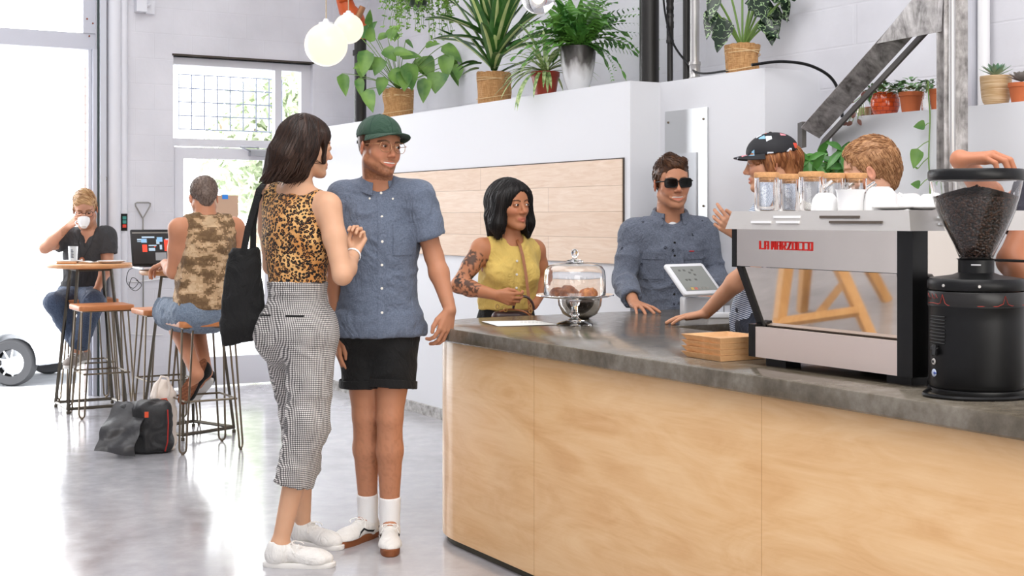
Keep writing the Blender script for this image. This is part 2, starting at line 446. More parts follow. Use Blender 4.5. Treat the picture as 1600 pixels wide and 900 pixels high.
def _conc():
    g = NG('concrete_worktop', .16); n = g.noise(g.obj, 3.2, 7, .62, .6); n2 = g.noise(g.obj, 22, 5, .7)
    f = g.math('ADD', g.math('MULTIPLY', n, .65), g.math('MULTIPLY', n2, .35))
    g.color(g.ramp(f, [(.34, (74, 66, 54)), (.5, (102, 94, 82)), (.66, (132, 125, 114))])); g.bump(n2, .05)
    rr = g.node('ShaderNodeMapRange'); g.nt.links.new(n2, rr.inputs[0]); rr.inputs[1].default_value = .35; rr.inputs[2].default_value = .7; rr.inputs[3].default_value = .12; rr.inputs[4].default_value = .24; g.rough(rr.outputs[0])
    return g.m
M_conc = _conc()
def _curb():
    g = NG('rough_concrete_curb', .8); n = g.noise(g.obj, 14, 6, .7); g.color(g.ramp(n, [(.35, (130, 126, 120)), (.6, (196, 194, 192))])); g.bump(n, .4); return g.m
M_curb = _curb()
def _maple():
    g = NG('maple_veneer', .42, coat=.25); v = g.map((1, 1, 1)); w1 = g.noise(g.map((1.3, 1.3, 5)), 1.6, 5, .6, 1.6); w2 = g.noise(g.map((2, 2, 60)), 2, 3, .5); bl = g.noise(v, 1.1, 3)
    f = g.math('ADD', g.math('MULTIPLY', w1, .6), g.math('ADD', g.math('MULTIPLY', w2, .15), g.math('MULTIPLY', bl, .25)))
    g.color(g.ramp(f, [(.33, (212, 162, 108)), (.48, (226, 182, 130)), (.65, (236, 198, 150))])); return g.m
M_maple = _maple()
def _panelwood():
    g = NG('pale_oak_boards', .5); X = g.xyz(); c = g.node('ShaderNodeCombineXYZ')
    al = g.math('ADD', g.math('MULTIPLY', X[0], -.5063), g.math('MULTIPLY', X[1], .8624))
    g.nt.links.new(al, c.inputs[0]); g.nt.links.new(X[2], c.inputs[1])
    b = g.node('ShaderNodeTexBrick'); g.nt.links.new(c.outputs[0], b.inputs['Vector']); b.inputs['Scale'].default_value = 1
    b.inputs['Brick Width'].default_value = 1.9; b.inputs['Row Height'].default_value = .142; b.inputs['Mortar Size'].default_value = .0012; b.offset = .43
    b.inputs['Color1'].default_value = (*S((232, 208, 186)), 1); b.inputs['Color2'].default_value = (*S((243, 224, 206)), 1); b.inputs['Mortar'].default_value = (*S((176, 148, 122)), 1)
    gr = g.noise(g.map((1.2, 1.2, 14)), 3, 6, .6, 1.4)
    g.color(g.mix(1., b.outputs['Color'], g.ramp(gr, [(.3, (240, 230, 220)), (.7, (255, 255, 255))]), 'MULTIPLY')); return g.m
M_pwood = _panelwood()
M_frame = mat('white_window_frame', (222, 222, 228), .4)
M_framegrey = mat('grey_window_frame', (196, 198, 208), .4, .2)
M_ext = mat('pale_outdoor_ground', (225, 224, 220), .9, var=.06, vscale=3)
M_asph = mat('pale_asphalt', (160, 162, 166), .9, bump=.2, bscale=90, var=.1)
M_pane = mat('window_pane_glass', (1, 1, 1), 0., trans=1., ior=1.02)

VD = 10.463
def WU(px, v=VD): k = (px-800)/F0; return (.5063+.8624*k)*v/(.8624-.5063*k)
def YD(u, v): return .5063*u+.8624*v
def WZ(px, py, v=VD): return EYE-(py-340)/F0*YD(WU(px, v), v)
def VS(px, u): k = (px-800)/F0; return (.8624-.5063*k)*u/(.5063+.8624*k)   # v of a point at pixel column px on the plane u
# ------------------------------------------------------------------ floor, walls, ceiling
struct('floor', ubox(MB(), -3.2, 4.9, -4.2, 10.72, -.1, 0), M_floor)
struct('ground_dock', ubox(MB(), -8, 9, 10.72, 11.32, -1., -.002), M_ext)
struct('ground_street', ubox(MB(), -30, 30, 11.32, 48, -1.1, -1.0), M_asph)
struct('wall_side', ubox(MB(), 4.744, 4.94, -4.2, 10.72, 0, 4.5), M_block)
U0, U1 = .2, WU(150)
UT0, UT1 = WU(271), WU(489)
mb = MB(); ubox(mb, -3.2, U0, VD, 10.72, 0, 4.5); ubox(mb, U0, U1, VD, 10.72, 3.7, 4.5); ubox(mb, U1, UT0, VD, 10.72, 0, 4.5)
ubox(mb, UT0, UT1, VD, 10.72, 2.635, 4.5); ubox(mb, UT1, 4.744, VD, 10.72, 0, 4.5)
struct('wall_door_side', mb, M_block)
struct('wall_left', ubox(MB(), -3.4, -3.2, -4.2, 10.72, 0, 4.5), M_paint)
struct('wall_rear', ubox(MB(), -3.4, 4.94, -4.4, -4.2, 0, 4.5), mat('warm_rear_wall', (214, 204, 190), .7))
struct('ceiling', ubox(MB(), -3.4, 4.94, -4.4, 10.72, 4.5, 4.6), M_paint)
PZ = 2.092
struct('wall_partition', ubox(ubox(MB(), 4.184, 4.744, 5.877, VD, 0, PZ), 4.384, 4.744, 5.03, 5.877, 0, PZ), M_white if False else mat('smooth_white_partition', (224, 225, 229), .5, bump=.03, bscale=6), sharp=20)
struct('wall_low_partition', ubox(MB(), 4.444, 4.744, -3.0, 4.634, 0, 1.821), mat('smooth_white_partition', (224, 225, 229), .5))
struct('baseboard_partition', ubox(MB(), 4.164, 4.2, 5.86, VD, 0, .071), M_curb)
# timber panel let into the partition
pt = thing('wood_wall_panel', 'pale oak board panel set into the long white partition behind the yellow blouse', 'wall panel', UV(4.184, 7.5, 1.109))
ubox(MB(), 4.170, 4.1845, 5.936, 9.0, 1.109, 1.677).build('board_face', M_pwood, pt)
mb = MB(); ubox(mb, 4.176, 4.186, 5.93, 9.0, 1.677, 1.683); ubox(mb, 4.176, 4.186, 5.93, 5.936, 1.109, 1.683); mb.build('dark_edge', mat('dark_gap', (70, 62, 55), .7), pt)
# electrical cabinet cover in the recess
ec = thing('electrical_panel', 'brushed metal electrical panel cover flush in the white wall behind the man in sunglasses', 'electrical panel', UV(4.384, 5.64, .9))
va, vb = VS(1107, 4.384), VS(1041, 4.384)
ubox(MB(), 4.376, 4.3845, va, vb, .9, 1.93).build('cover_plate', mat('galvanised_plate', (205, 207, 208), .32, .85, bump=.03, bscale=8), ec)
ubox(MB(), 4.369, 4.377, VS(1091, 4.384), VS(1055, 4.384), 1.0, 1.70).build('panel_door', mat('pale_panel_door', (206, 209, 213), .4, .3), ec)
for (pv, pz) in ((va+.03, 1.87), (vb-.03, 1.87), (va+.03, 1.42), (vb-.03, 1.42)): mb = MB(); mb.ell(UV(4.374, pv, pz), .006, n=8, m=6); mb.build('screw', M_rod, ec)
# ------------------------------------------------------------------ big shop window / roll-up opening
def framebox(mb, pxa, pxb, z0, z1, v0=VD+.04, v1=VD+.12): return ubox(mb, WU(pxa), WU(pxb), v0, v1, z0, z1)
zb0, zb1 = 2.645, 2.768
w1 = thing('window_1', None, None, UV(0, VD, 2.64)); tag(w1, kind='structure')
mb = MB(); ubox(mb, U0, WU(150), VD+.03, VD+.11, zb0, zb1); ubox(mb, WU(131), WU(150), VD+.02, VD+.1, zb1, 3.7)
ubox(mb, U0, WU(131), VD+.03, VD+.11, 3.6, 3.7)
for u in (.95,): ubox(mb, u-.03, u+.03, VD+.04, VD+.1, zb1, 3.6)
mb.build('window_frame', M_framegrey, w1)
mb = MB(); ubox(mb, U0, WU(131), VD+.066, VD+.07, zb1, 3.6); mb.build('pane', M_pane, w1)
mb = MB()
for (px, py) in ((137, 29), (146, 36), (140.5, 56)): mb.ell(UV(WU(px), VD+.018, WZ(px, py)), .007, n=8, m=6)
mb.build('rusty_bolt', mat('rust', (150, 84, 60), .8), w1)
t1 = MB(); ubox(t1, WU(139), WU(143), VD+.02, VD+.08, 0, zb0); ubox(t1, WU(144.5), WU(151), VD-.02, VD+.06, 0, zb0)
struct('trim_1', t1, M_framegrey)                                    # the opening's metal jamb
t2 = MB(); ubox(t2, WU(151.3), WU(153), VD-.03, VD, 0, 4.5); struct('trim_2', t2, mat('dark_slot', (60, 74, 72), .6))
t3 = MB(); ubox(t3, WU(154), WU(163), VD-.06, VD, 0, 4.5); struct('trim_3', t3, mat('bluish_white_trim', (205, 208, 216), .5))
t4 = MB(); a = UV(WU(177), VD-.035, 0); t4.cyl(a, (a[0], a[1], 4.5), .05, n=20); b = UV(WU(192), VD-.025, 0); t4.cyl(b, (b[0], b[1], 4.5), .03, n=16); struct('trim_4', t4, M_paint)
def _brick():
    g = NG('pale_brick_jamb', .85); X = g.xyz(); c = g.node('ShaderNodeCombineXYZ'); g.nt.links.new(g.math('ADD', X[0], X[1]), c.inputs[0]); g.nt.links.new(X[2], c.inputs[1])
    b = g.node('ShaderNodeTexBrick'); g.nt.links.new(c.outputs[0], b.inputs['Vector']); b.inputs['Scale'].default_value = 1; b.inputs['Brick Width'].default_value = .2; b.inputs['Row Height'].default_value = .07; b.inputs['Mortar Size'].default_value = .006
    b.inputs['Color1'].default_value = (*S((230, 215, 205)), 1); b.inputs['Color2'].default_value = (*S((236, 226, 218)), 1); b.inputs['Mortar'].default_value = (*S((222, 206, 196)), 1); g.color(b.outputs['Color']); return g.m
struct('trim_5', ubox(MB(), U1-.03, U1+.02, 10.72, 10.95, 0, 2.64), _brick())
bk = MB(); ubox(bk, WU(209), WU(225), VD-.09, VD, WZ(217, 20), WZ(217, -30)); ubox(bk, WU(226), WU(240), VD-.03, VD, WZ(230, 22), WZ(230, 2)); bk.cyl(UV(WU(232), VD-.05, WZ(232, 8)), UV(WU(214), VD-.05, WZ(214, 16)), .012)
tag(bk.build('wall_bracket', M_paint), 'white painted metal bracket high on the wall left of the transom', 'bracket')
# ------------------------------------------------------------------ transom and glazed door
w2 = thing('window_2', None, None, UV(UT0+.6, VD, 1.97)); tag(w2, kind='structure')
zt0, zt1, zd = 1.972, 2.63, 1.94
mb = MB()
def fr(pa, pb, z0, z1, v0=VD+.06, v1=VD+.13): ubox(mb, WU(pa), WU(pb), v0, v1, z0, z1)
fr(271, 489, 2.575, 2.63); fr(271, 489, 1.93, 1.99); fr(271, 274.5, 1.99, 2.575); fr(434, 444, 1.99, 2.575); fr(475, 489, 1.99, 2.575)
mb.build('window_frame', M_frame, w2)
mb = MB(); fr(274.5, 434, 1.99, 2.575, VD+.095, VD+.099); fr(444, 475, 1.99, 2.575, VD+.095, VD+.099); mb.build('pane', M_pane, w2)
mb = MB(); ubox(mb, WU(269), WU(490), VD-.012, VD+.06, 2.635, 2.65); mb.build('dark_lintel_gap', mat('dark_gap', (70, 62, 55), .7), w2)
d1 = thing('door_1', None, None, UV(WU(350), VD, 0)); tag(d1, kind='structure')
mb = MB(); fr(271, 276, 0, 1.93); fr(437, 444, 0, 1.93); fr(480, 489, 0, 1.93); fr(444, 480, 1.86, 1.93); fr(444, 480, 0, .16)
mb.build('door_frame', M_frame, d1)
mb = MB(); fr(277, 291, .01, 1.92, VD+.07, VD+.115); fr(418, 436, .01, 1.92, VD+.07, VD+.115); fr(291, 418, 1.83, 1.92, VD+.07, VD+.115); fr(291, 418, .01, .24, VD+.07, VD+.115)
mb.build('door_leaf', M_frame, d1)
mb = MB(); fr(291, 418, .24, 1.83, VD+.09, VD+.094); fr(444, 480, .16, 1.86, VD+.09, VD+.094); mb.build('pane', M_pane, d1)
mb = MB(); ubox(mb, WU(392), WU(425), VD-.0, VD+.055, 1.86, 1.905); mb.cyl(UV(WU(392), VD+.02, 1.9), UV(WU(372), VD-.07, 1.925), .008, n=8); mb.cyl(UV(WU(372), VD-.07, 1.925), UV(WU(404), VD+.0, 1.93), .007, n=8)
mb.build('door_closer', mat('closer_metal', (170, 172, 178), .35, .7), d1)
mb = MB(); mb.cyl(UV(WU(424), VD+.02, .95), UV(WU(424), VD+.02, 1.2), .012, n=10); mb.build('door_handle', M_steel, d1)
cb = thing('cardboard_sheet', 'brown cardboard sheet taped inside the door glass with blue tape', 'cardboard', UV(WU(358), VD+.08, WZ(358, 350)))
ubox(MB(), WU(338), WU(377), VD+.078, VD+.086, WZ(358, 352), WZ(358, 305)).build('sheet', mat('cardboard', (206, 172, 146), .85), cb)
ubox(MB(), WU(352), WU(361), VD+.074, VD+.078, WZ(358, 311), WZ(358, 304)).build('tape', mat('blue_tape', (60, 140, 230), .6), cb)
# window guard outside the transom
gm = MB(); vg = VD+.55
xs = [WU(279+20.2*i, vg) for i in range(9)]; zs = [WZ(300, 117+21.3*i, vg) for i in range(5)]
for u in xs: gm.tube([UV(u, vg, zs[-1]), UV(u, vg, zs[0])], .006, 6)
for z in zs: gm.tube([UV(xs[0], vg, z), UV(xs[-1], vg, z)], .006, 6)
tag(gm.build('window_guard', mat('grey_steel_wire', (120, 126, 140), .5, .5)), 'grey welded wire guard of square openings outside the transom window', 'window guard')
# ------------------------------------------------------------------ outdoors
def leafcloud(n, c, r, size, seed):
    rnd = random.Random(seed); mb = MB()
    for i in range(n):
        while True:
            p = A(rnd.uniform(-1, 1), rnd.uniform(-1, 1), rnd.uniform(-1, 1))
            if p @ p < 1: break
        p = p*np.array(r)*(.6+.4*rnd.random())+np.array(c); a = unit(A(rnd.gauss(0, 1), rnd.gauss(0, 1), rnd.gauss(0, 1))); b = unit(np.cross(a, A(rnd.gauss(0, 1), rnd.gauss(0, 1), rnd.gauss(0, 1)+.01))); s = size*rnd.uniform(.6, 1.3)
        mb.add([p-a*s, p+b*s*.4, p+a*s, p-b*s*.4], [(0, 1, 2, 3)])
    return mb
M_tleaf = mat('street_tree_leaf', (184, 194, 166), .6)
M_bark = mat('bark', (150, 132, 116), .9, bump=.5, bscale=30)
def street_tree(px, Y, z0, zc, r, n, label, seed):
    b = P(px, 340, Y); b[2] = z0; t = thing('street_tree', label, 'tree', b)
    leafcloud(n, (b[0], b[1], zc), r, .13, seed).build('crown', M_tleaf, t, smooth=False)
    mb = MB(); mb.tube([b, b+A(.05, 0, (zc-z0)*.5), A(b[0]-.05, b[1], zc)], [.16, .12, .08], 10)
    for k in range(5):
        a = k*1.26; mb.tube([A(b[0], b[1], zc-.6), A(b[0]+math.cos(a)*r[0]*.6, b[1]+math.sin(a)*r[1]*.6, zc+.5)], [.06, .02], 6)
    mb.build('trunk', M_bark, t)
street_tree(448, 21, -1, 2.4, (1.1, 1.1, 1.9), 2200, 'pale green street tree seen through the right side of the transom', 3)
street_tree(395, 27, -1, 2.7, (1.2, 1.2, 1.5), 1400, 'pale street tree farther off behind the window guard', 5)
# parked car
def car():
    c = P(-95, 340, 19.6); c[2] = -1.0; t = thing('parked_car', 'white parked car outside the open shop front, front wheel showing', 'car', c)
    prof = [(-2.1, .35), (-2.15, .75), (-1.9, .95), (-1.1, 1.02), (-.5, 1.42), (.7, 1.45), (1.35, 1.0), (2.0, .88), (2.2, .7), (2.22, .35)]
    bot = []
    for cx in (1.35, -1.3):
        bot += [(cx+.4*math.cos(a), .33+.4*math.sin(a)) for a in np.linspace(-.1, math.pi+.1, 14)]
    poly = prof+bot; mb = MB(); n = len(poly)
    Vv = []; 
    for yy, ins in ((-.85, .0), (-.8, .0), (.8, .0), (.85, .0)):
        for (x, z) in poly:
            k = .04 if abs(yy) > .82 else 0
            Vv.append([x*(1-k*.5), yy, z*(1-k*.3)+(.02 if k else 0)])
    Ff = [tuple(range(n))[::-1], tuple(range(3*n, 4*n))]
    for r_ in range(3):
        for i in range(n): Ff.append((r_*n+i, r_*n+(i+1) % n, (r_+1)*n+(i+1) % n, (r_+1)*n+i))
    mb.add(np.array(Vv)+c, Ff); mb.build('body', mat('white_car_paint', (235, 236, 240), .25, coat=.6), t, sharp=30)
    for pts in ([(-1.0, 1.04), (-.5, 1.36), (.05, 1.38), (.05, 1.04)], [(.12, 1.04), (.12, 1.38), (.66, 1.38), (1.15, 1.04)]):
        for s_ in (-.845, .845): mb = MB(); mb.prism([(x, z) for x, z in pts], -.012, .012, M=np.array([[1, 0, 0], [0, 0, 1], [0, 1, 0]]).T, c=c+A(0, s_, 0)); mb.build('side_window', mat('tinted_glass', (70, 80, 90), .1), t)
    RX = np.array([[1, 0, 0], [0, 0, -1], [0, 1, 0.]])
    for x in (1.35, -1.3):
        for s_ in (-.74, .74):
            wc = c+A(x, s_, .33); mb = MB(); mb.lathe([(.19, -.1), (.3, -.11), (.33, -.06), (.33, .06), (.3, .11), (.19, .1)], wc, 32, RX); wh = mb.build('wheel', mat('tyre_rubber', (60, 60, 62), .8), t)
            mb = MB(); f = -.1 if s_ < 0 else .1
            mb.lathe([(.19, -.09), (.205, f), (.185, f*.9), (.18, -.02)], wc, 32, RX); mb.cyl(wc+A(0, f*.3, 0), wc+A(0, f*.95, 0), .045)
            for k in range(9):
                a = k*2*math.pi/9; mb.tube([wc+A(.03*math.cos(a), f*.9, .03*math.sin(a)), wc+A(.19*math.cos(a), f*.9, .19*math.sin(a))], [.018, .013], 6)
            mb.build('rim', mat('alloy_rim', (205, 205, 208), .3, .4), t)
    mb = MB(); mb.rbox(c+A(2.2, 0, .45), (.12, 1.6, .18), .03); mb.build('bumper', mat('grey_bumper', (150, 152, 156), .5), t)
car()
# chain link fence across the street
fm = thing('chain_link_fence', 'faint chain link fence beyond the street, behind the parked car', 'fence', P(-60, 340, 26)*A(1, 1, 0)+A(0, 0, -1))
mb = MB(); x0, x1, fy = -12.5, -7.6, 26.
n = 46; st = (x1-x0)/n; hh = 2.0
for i in range(-14, n):
    for sgn in (1, -1):
        xa = x0+i*st if sgn > 0 else x1-i*st; xb = xa+sgn*hh; za, zb = -1., 1.0
        if min(xa, xb) < x0-.01:
            continue
        if max(xa, xb) > x1+.01: continue
        mb.tube([(xa, fy, za), (xb, fy+.005*sgn, zb)], .007, 4)
mb.build('mesh_wire', mat('galvanised_wire', (150, 158, 168), .5, .4), fm)
mb = MB()
for x in np.linspace(x0, x1, 4): mb.cyl((x, fy, -1), (x, fy, 1.15), .03, n=8)
mb.cyl((x0, fy, 1.05), (x1, fy, 1.05), .02, n=8); mb.build('post', mat('galvanised_wire', (150, 158, 168), .5, .4), fm)
# ------------------------------------------------------------------ counter
def rpoly(u0, v1, r, uin, vin, ue, ve, ins=0.):
    """L-shaped counter outline in room axes with one rounded outer corner"""
    u0 += ins; v1 -= ins; uin -= ins; vin += ins; ue -= ins; r -= ins; pts = [(u0, ve)]
    for k in range(17):
        a = math.pi-k/16*math.pi/2; pts.append((u0+r+r*math.cos(a), v1-r+r*math.sin(a)))
    pts += [(ue, v1), (ue, vin), (uin, vin), (uin, ve)]
    return [UV(u, v)[:2] for u, v in pts]
ct = thing('service_counter', 'L-shaped cafe counter with polished grey concrete top and maple veneer front', 'counter', UV(3.0, 3.4, 0))
def slab(mb, poly, z0, z1, b=.004):
    n = len(poly); p = np.array(poly); 
    nx = np.roll(p, -1, 0)-p; pv = p-np.roll(p, 1, 0); nm = np.stack([-(nx[:, 1]+pv[:, 1]), nx[:, 0]+pv[:, 0]], 1); nm /= np.linalg.norm(nm, axis=1, keepdims=True)
    rows = [(0+b, z0), (0, z0+b), (0, z1-b), (b*.3, z1-b*.3), (b, z1)]; V = []
    area2 = sum(p[i][0]*p[(i+1) % n][1]-p[(i+1) % n][0]*p[i][1] for i in range(n)); sg = 1 if area2 > 0 else -1
    for ins, z in rows: V += [[*(q+nm[i]*ins*sg), z] for i, q in enumerate(p)]
    F = [tuple(range(n)) if sg < 0 else tuple(range(n))[::-1], tuple(range(4*n, 5*n)) if sg > 0 else tuple(range(4*n, 5*n))[::-1]]
    for r_ in range(4):
        for i in range(n):
            f = (r_*n+i, r_*n+(i+1) % n, (r_+1)*n+(i+1) % n, (r_+1)*n+i); F.append(f if sg > 0 else f[::-1])
    return mb.add(V, F)
CZ = .905
slab(MB(), rpoly(2.561, 5.345, .45, 3.42, 4.508, 4.16, .6), .849, CZ, .006).build('worktop', M_conc, ct, sharp=30)
slab(MB(), rpoly(2.561, 5.345, .45, 3.42, 4.508, 4.16, .6, .035), .03, .849, .002).build('veneer_front', M_maple, ct, sharp=30)
slab(MB(), rpoly(2.561, 5.345, .45, 3.42, 4.508, 4.16, .6, .055), 0, .03, .002).build('toe_kick', mat('dark_toe_kick', (66, 62, 50), .7), ct, sharp=30)
for px in (834.5, 1190):
    v = VS(px, 2.596); mb = MB(); ubox(mb, 2.5955, 2.60, v-.0006, v+.0006, .03, .849); mb.build('panel_seam', mat('seam_brown', (176, 132, 86), .6), ct)
# ------------------------------------------------------------------ stools and bar tables
M_stool = wood_mat('stool_oak', (176, 104, 58), (214, 144, 92), 0, .4)
M_tabtop = wood_mat('table_plywood', (196, 136, 84), (228, 172, 120), 0, .35)
def make_stool():
    t = thing('bar_stool', '-', 'stool')
    mb = MB(); mb.rbox((0, 0, .745), (.375, .345, .036), .008, plan=.035, seg=5); mb.build('seat', M_stool, t)
    mb = MB(); mb.rbox((0, 0, .723), (.33, .31, .008), .002); mb.build('seat_frame', M_rod, t)
    for sx in (-1, 1):
        for sy in (-1, 1):
            a = A(sx*.155, sy*.10, .72); b = A(sx*.105, sy*.145, .72); f = A(sx*.172, sy*.172, .008); o = unit(A(sx, -sy, 0))*.022
            pts = [a, f+o+A(0, 0, .045)]+[f+A(0, 0, .028)+A(o[0]*math.cos(q), o[1]*math.cos(q), -.026*math.sin(q)) for q in np.linspace(0, math.pi, 7)]+[f-o+A(0, 0, .045), b]
            if np.linalg.norm((a-f)[:2]-o[:2]) > np.linalg.norm((b-f)[:2]-o[:2]): pts = pts
            mb = MB(); mb.tube(pts, .0062, 7); mb.cyl(f+A(0, 0, -.008), f+A(0, 0, .004), .009, n=8); mb.build('leg', M_rod, t)
    z = .30; k = .152; mb = MB()
    for p, q in (((-k, -k), (k, -k)), ((k, -k), (k, k)), ((k, k), (-k, k)), ((-k, k), (-k, -k))): mb.tube([(*p, z), (*q, z)], .0062, 7)
    mb.build('footrest', M_rod, t)
    return t
_st = make_stool(); first = True
SG = 'square-seated hairpin stools at the two bar tables'
for (x, y, lab) in ((-2.832, 9.276, 'empty hairpin stool with square oak seat in front of the table of the man drinking'),
                    (-3.13, 9.93, 'hairpin stool the man in dark grey shirt sits on, by the open shop front'),
                    (-2.29, 8.88, 'empty hairpin stool tucked behind the black messenger bag, left of the laptop table'),
                    (-1.823, 7.93, 'nearest hairpin stool, under the man in the camouflage tank top')):
    o = _st if first else copy_tree(_st); first = False; o.location = (x, y, 0); o.rotation_euler = (0, 0, TH); relabel(o, lab, SG)
TZ = 1.035
def make_table():
    t = thing('bar_table', '-', 'table'); mb = MB()
    mb.lathe([(0, TZ-.032), (.285, TZ-.032), (.297, TZ-.024), (.30, TZ-.014), (.297, TZ-.004), (.29, TZ), (0, TZ)], n=48); mb.build('tabletop', M_tabtop, t)
    mb = MB(); cs = []
    for sx, sy in ((-1, -1), (1, -1), (1, 1), (-1, 1)):
        cs.append((sx, sy)); top = A(sx*.115, sy*.115, TZ-.035); ft = A(sx*.2, sy*.2, .03)
        l = MB(); l.tube([top, ft], .012, 4); l.cyl(ft-A(0, 0, .03), ft-A(0, 0, .01), .012, n=10); l.cyl(ft-A(0, 0, .02), ft, .005, n=6); l.build('leg', M_tabframe, t)
    mb = MB(); m2 = MB()
    for i in range(4):
        a, b = cs[i], cs[(i+1) % 4]
        mb.tube([(a[0]*.2, a[1]*.2, .035), (b[0]*.2, b[1]*.2, .035)], .011, 4); m2.tube([(a[0]*.115, a[1]*.115, TZ-.042), (b[0]*.115, b[1]*.115, TZ-.042)], .011, 4)
    mb.build('base_frame', M_tabframe, t); m2.build('top_frame', M_tabframe, t)
    return t
t1_ = make_table(); t1_.location = (-3.0, 9.57, 0); t1_.rotation_euler = (0, 0, TH); relabel(t1_, 'round bar table with plates, in front of the man drinking from a white cup', 'round plywood bar tables on steel frames')
t2_ = copy_tree(t1_); t2_.location = (-2.04, 8.47, 0); t2_.rotation_euler = (0, 0, R(52)); relabel(t2_, 'round bar table holding the laptop, left of the man in camouflage', 'round plywood bar tables on steel frames')
# things on the first table
T1 = A(-3.0, 9.57, TZ)
def plate(c, r, lab):
    mb = MB(); mb.lathe([(0, .003), (r*.6, .002), (r*.62, 0), (r*.66, .002), (r, .016), (r*.99, .019), (r*.64, .007), (0, .006)], c, 36); o = mb.build('plate', M_ceramic); tag(o, lab, 'plate', 'white plates on the first bar table'); return o
plate(T1+A(.155, -.02, .001), .10, 'white plate at the right edge of the table of the man drinking')
plate(T1+A(-.17, .03, .001), .10, 'white plate at the left edge of the table of the man drinking')
mb = MB(); mb.rbox(T1+A(-.12, -.15, .008), (.13, .07, .014), .003, rz=.2); tag(mb.build('wooden_coaster', M_tabtop), 'small wooden block beside the left plate on the first bar table', 'coaster')
nb = thing('open_notebook', 'small open notebook lying between the two plates', 'notebook', T1+A(0, .02, 0))
mb = MB()
for s_ in (-1, 1):
    G = [[T1+A(s_*x, .02+y, .004+.008*math.sin(min(1, x/.075)*2.6)) for x in np.linspace(.002, .075, 7)] for y in (-.055, .055)]
    mb.grid(G, .003)
mb.build('pages', mat('paper', (240, 238, 232), .8), nb)
gl = thing('water_glass', 'clear glass with dark lettering on the left of the first bar table', 'glass', T1+A(-.125, .0, 0))
gc = T1+A(-.125, .0, .0)
mb = MB(); mb.lathe([(0, .019), (.026, .019), (.031, .12), (.034, .12), (.029, .016), (0, .016)], gc, 24); mb.build('tumbler', mat('frosty_glass', (235, 240, 242), .1, trans=.6), gl)
mb = MB()
for k, (dz, ww) in enumerate(((.095, .012), (.084, .018), (.073, .01), (.062, .016), (.052, .014), (.042, .018))): mb.box(gc+A(.002+.003*(k % 2), -.0335+.0006*k, dz), (ww, .002, .005))
mb.build('lettering', mat('dark_print', (60, 70, 90), .7), gl)
# laptop on the second table
M_alu = mat('aluminium', (196, 197, 200), .35, .8)
lp = thing('laptop', 'open aluminium laptop showing a dark image grid on the second bar table', 'laptop', (-2.19, 8.50, TZ))
lc = A(-2.215, 8.49, TZ+.012); LW, LD = .357, .245; ex = D2; ey = -D1   # keyboard side faces the man
Ml = np.stack([ex, -ey, A(0, 0, 1)], 1)
mb = MB(); mb.rbox(lc+ey*.10, (LW, LD, .014), .004, Ml, plan=.012); mb.build('base', M_alu, lp)
mb = MB(); mb.rbox(lc+ey*.06+A(0, 0, .008), (LW*.8, .10, .002), .0008, Ml); mb.build('keyboard', M_black, lp)
tl = R(14); su = unit(-ey*math.sin(tl)+A(0, 0, 1)*math.cos(tl)); sn = np.cross(ex, su); hb = lc-ey*.018+A(0, 0, .008)
Ms = np.stack([ex, su, sn], 1)
mb = MB(); mb.rbox(hb+su*.118, (LW, .236, .007), .003, Ms, plan=.01); mb.build('lid', M_black, lp)
mb = MB(); mb.box(hb+su*.12+sn*.0042, (LW-.02, .21, .001), Ms); scr = mb.build('screen', mat('dark_screen', (16, 16, 17), .25, emit=(30, 28, 27), estr=1.), lp)
rnd = random.Random(4)
def blk(x0, y0, x1, y1, name, col):
    mb = MB(); mb.box(hb+ex*((x0+x1)/2-LW/2+.01)+su*(.12+.105-(y0+y1)/2)+sn*.0052, (x1-x0, y1-y0, .0008), Ms); mb.build(name, mat('screen_'+name, col, .4, emit=col, estr=.85), scr)
blk(0, .008, .337, .014, 'toolbar', (120, 116, 110))
for (a, b, c_, d) in ((.03, .05, .09, .06), (.06, .035, .14, .045), (.10, .09, .15, .098), (.03, .065, .07, .07), (.10, .11, .14, .128), (.15, .055, .17, .085), (.17, .09, .185, .12), (.21, .05, .25, .06), (.24, .09, .27, .12)): blk(a, b, c_, d, 'text_block', (150, 170, 185))
for (a, b, c_, d) in ((.06, .088, .09, .135), (.2, .055, .235, .13), (.135, .1, .145, .105)): blk(a, b, c_, d, 'red_block', (220, 64, 44))
for (a, b, c_, d) in ((.055, .05, .09, .075), (.155, .04, .19, .07)): blk(a, b, c_, d, 'blue_block', (120, 160, 190))
blk(.14, .14, .21, .19, 'grey_block', (120, 120, 122)); blk(.27, .03, .33, .10, 'grey_block', (150, 148, 146))
# cables
def cable(name, pts, r, m, lab, cat='cable'):
    pts = [np.asarray(p, float) for p in pts]; out = []
    for i in range(len(pts)-1):                                     # Catmull-Rom
        p0 = pts[max(i-1, 0)]; p1 = pts[i]; p2 = pts[i+1]; p3 = pts[min(i+2, len(pts)-1)]
        for t in np.linspace(0, 1, 8, endpoint=False): out.append(.5*((2*p1)+(-p0+p2)*t+(2*p0-5*p1+4*p2-p3)*t*t+(-p0+3*p1-3*p2+p3)*t**3))
    out.append(pts[-1]); mb = MB(); mb.tube(out, r, 6); return tag(mb.build(name, m), lab, cat)
def WP(px, py, off=.01): v = VD-off; return A(*UV(WU(px, v), v, WZ(px, py, v)))
cable('white_cable', [WP(172, 427), WP(178, 432), WP(192, 438), WP(212, 440), WP(235, 438), WP(260, 434)], .006, M_white, 'white cable sagging along the wall above the tables')
cable('wall_wire', [WP(174, 500), WP(185, 512), WP(200, 520), WP(225, 523), WP(255, 523)], .005, M_white, 'lower white wire running along the wall behind the stools')
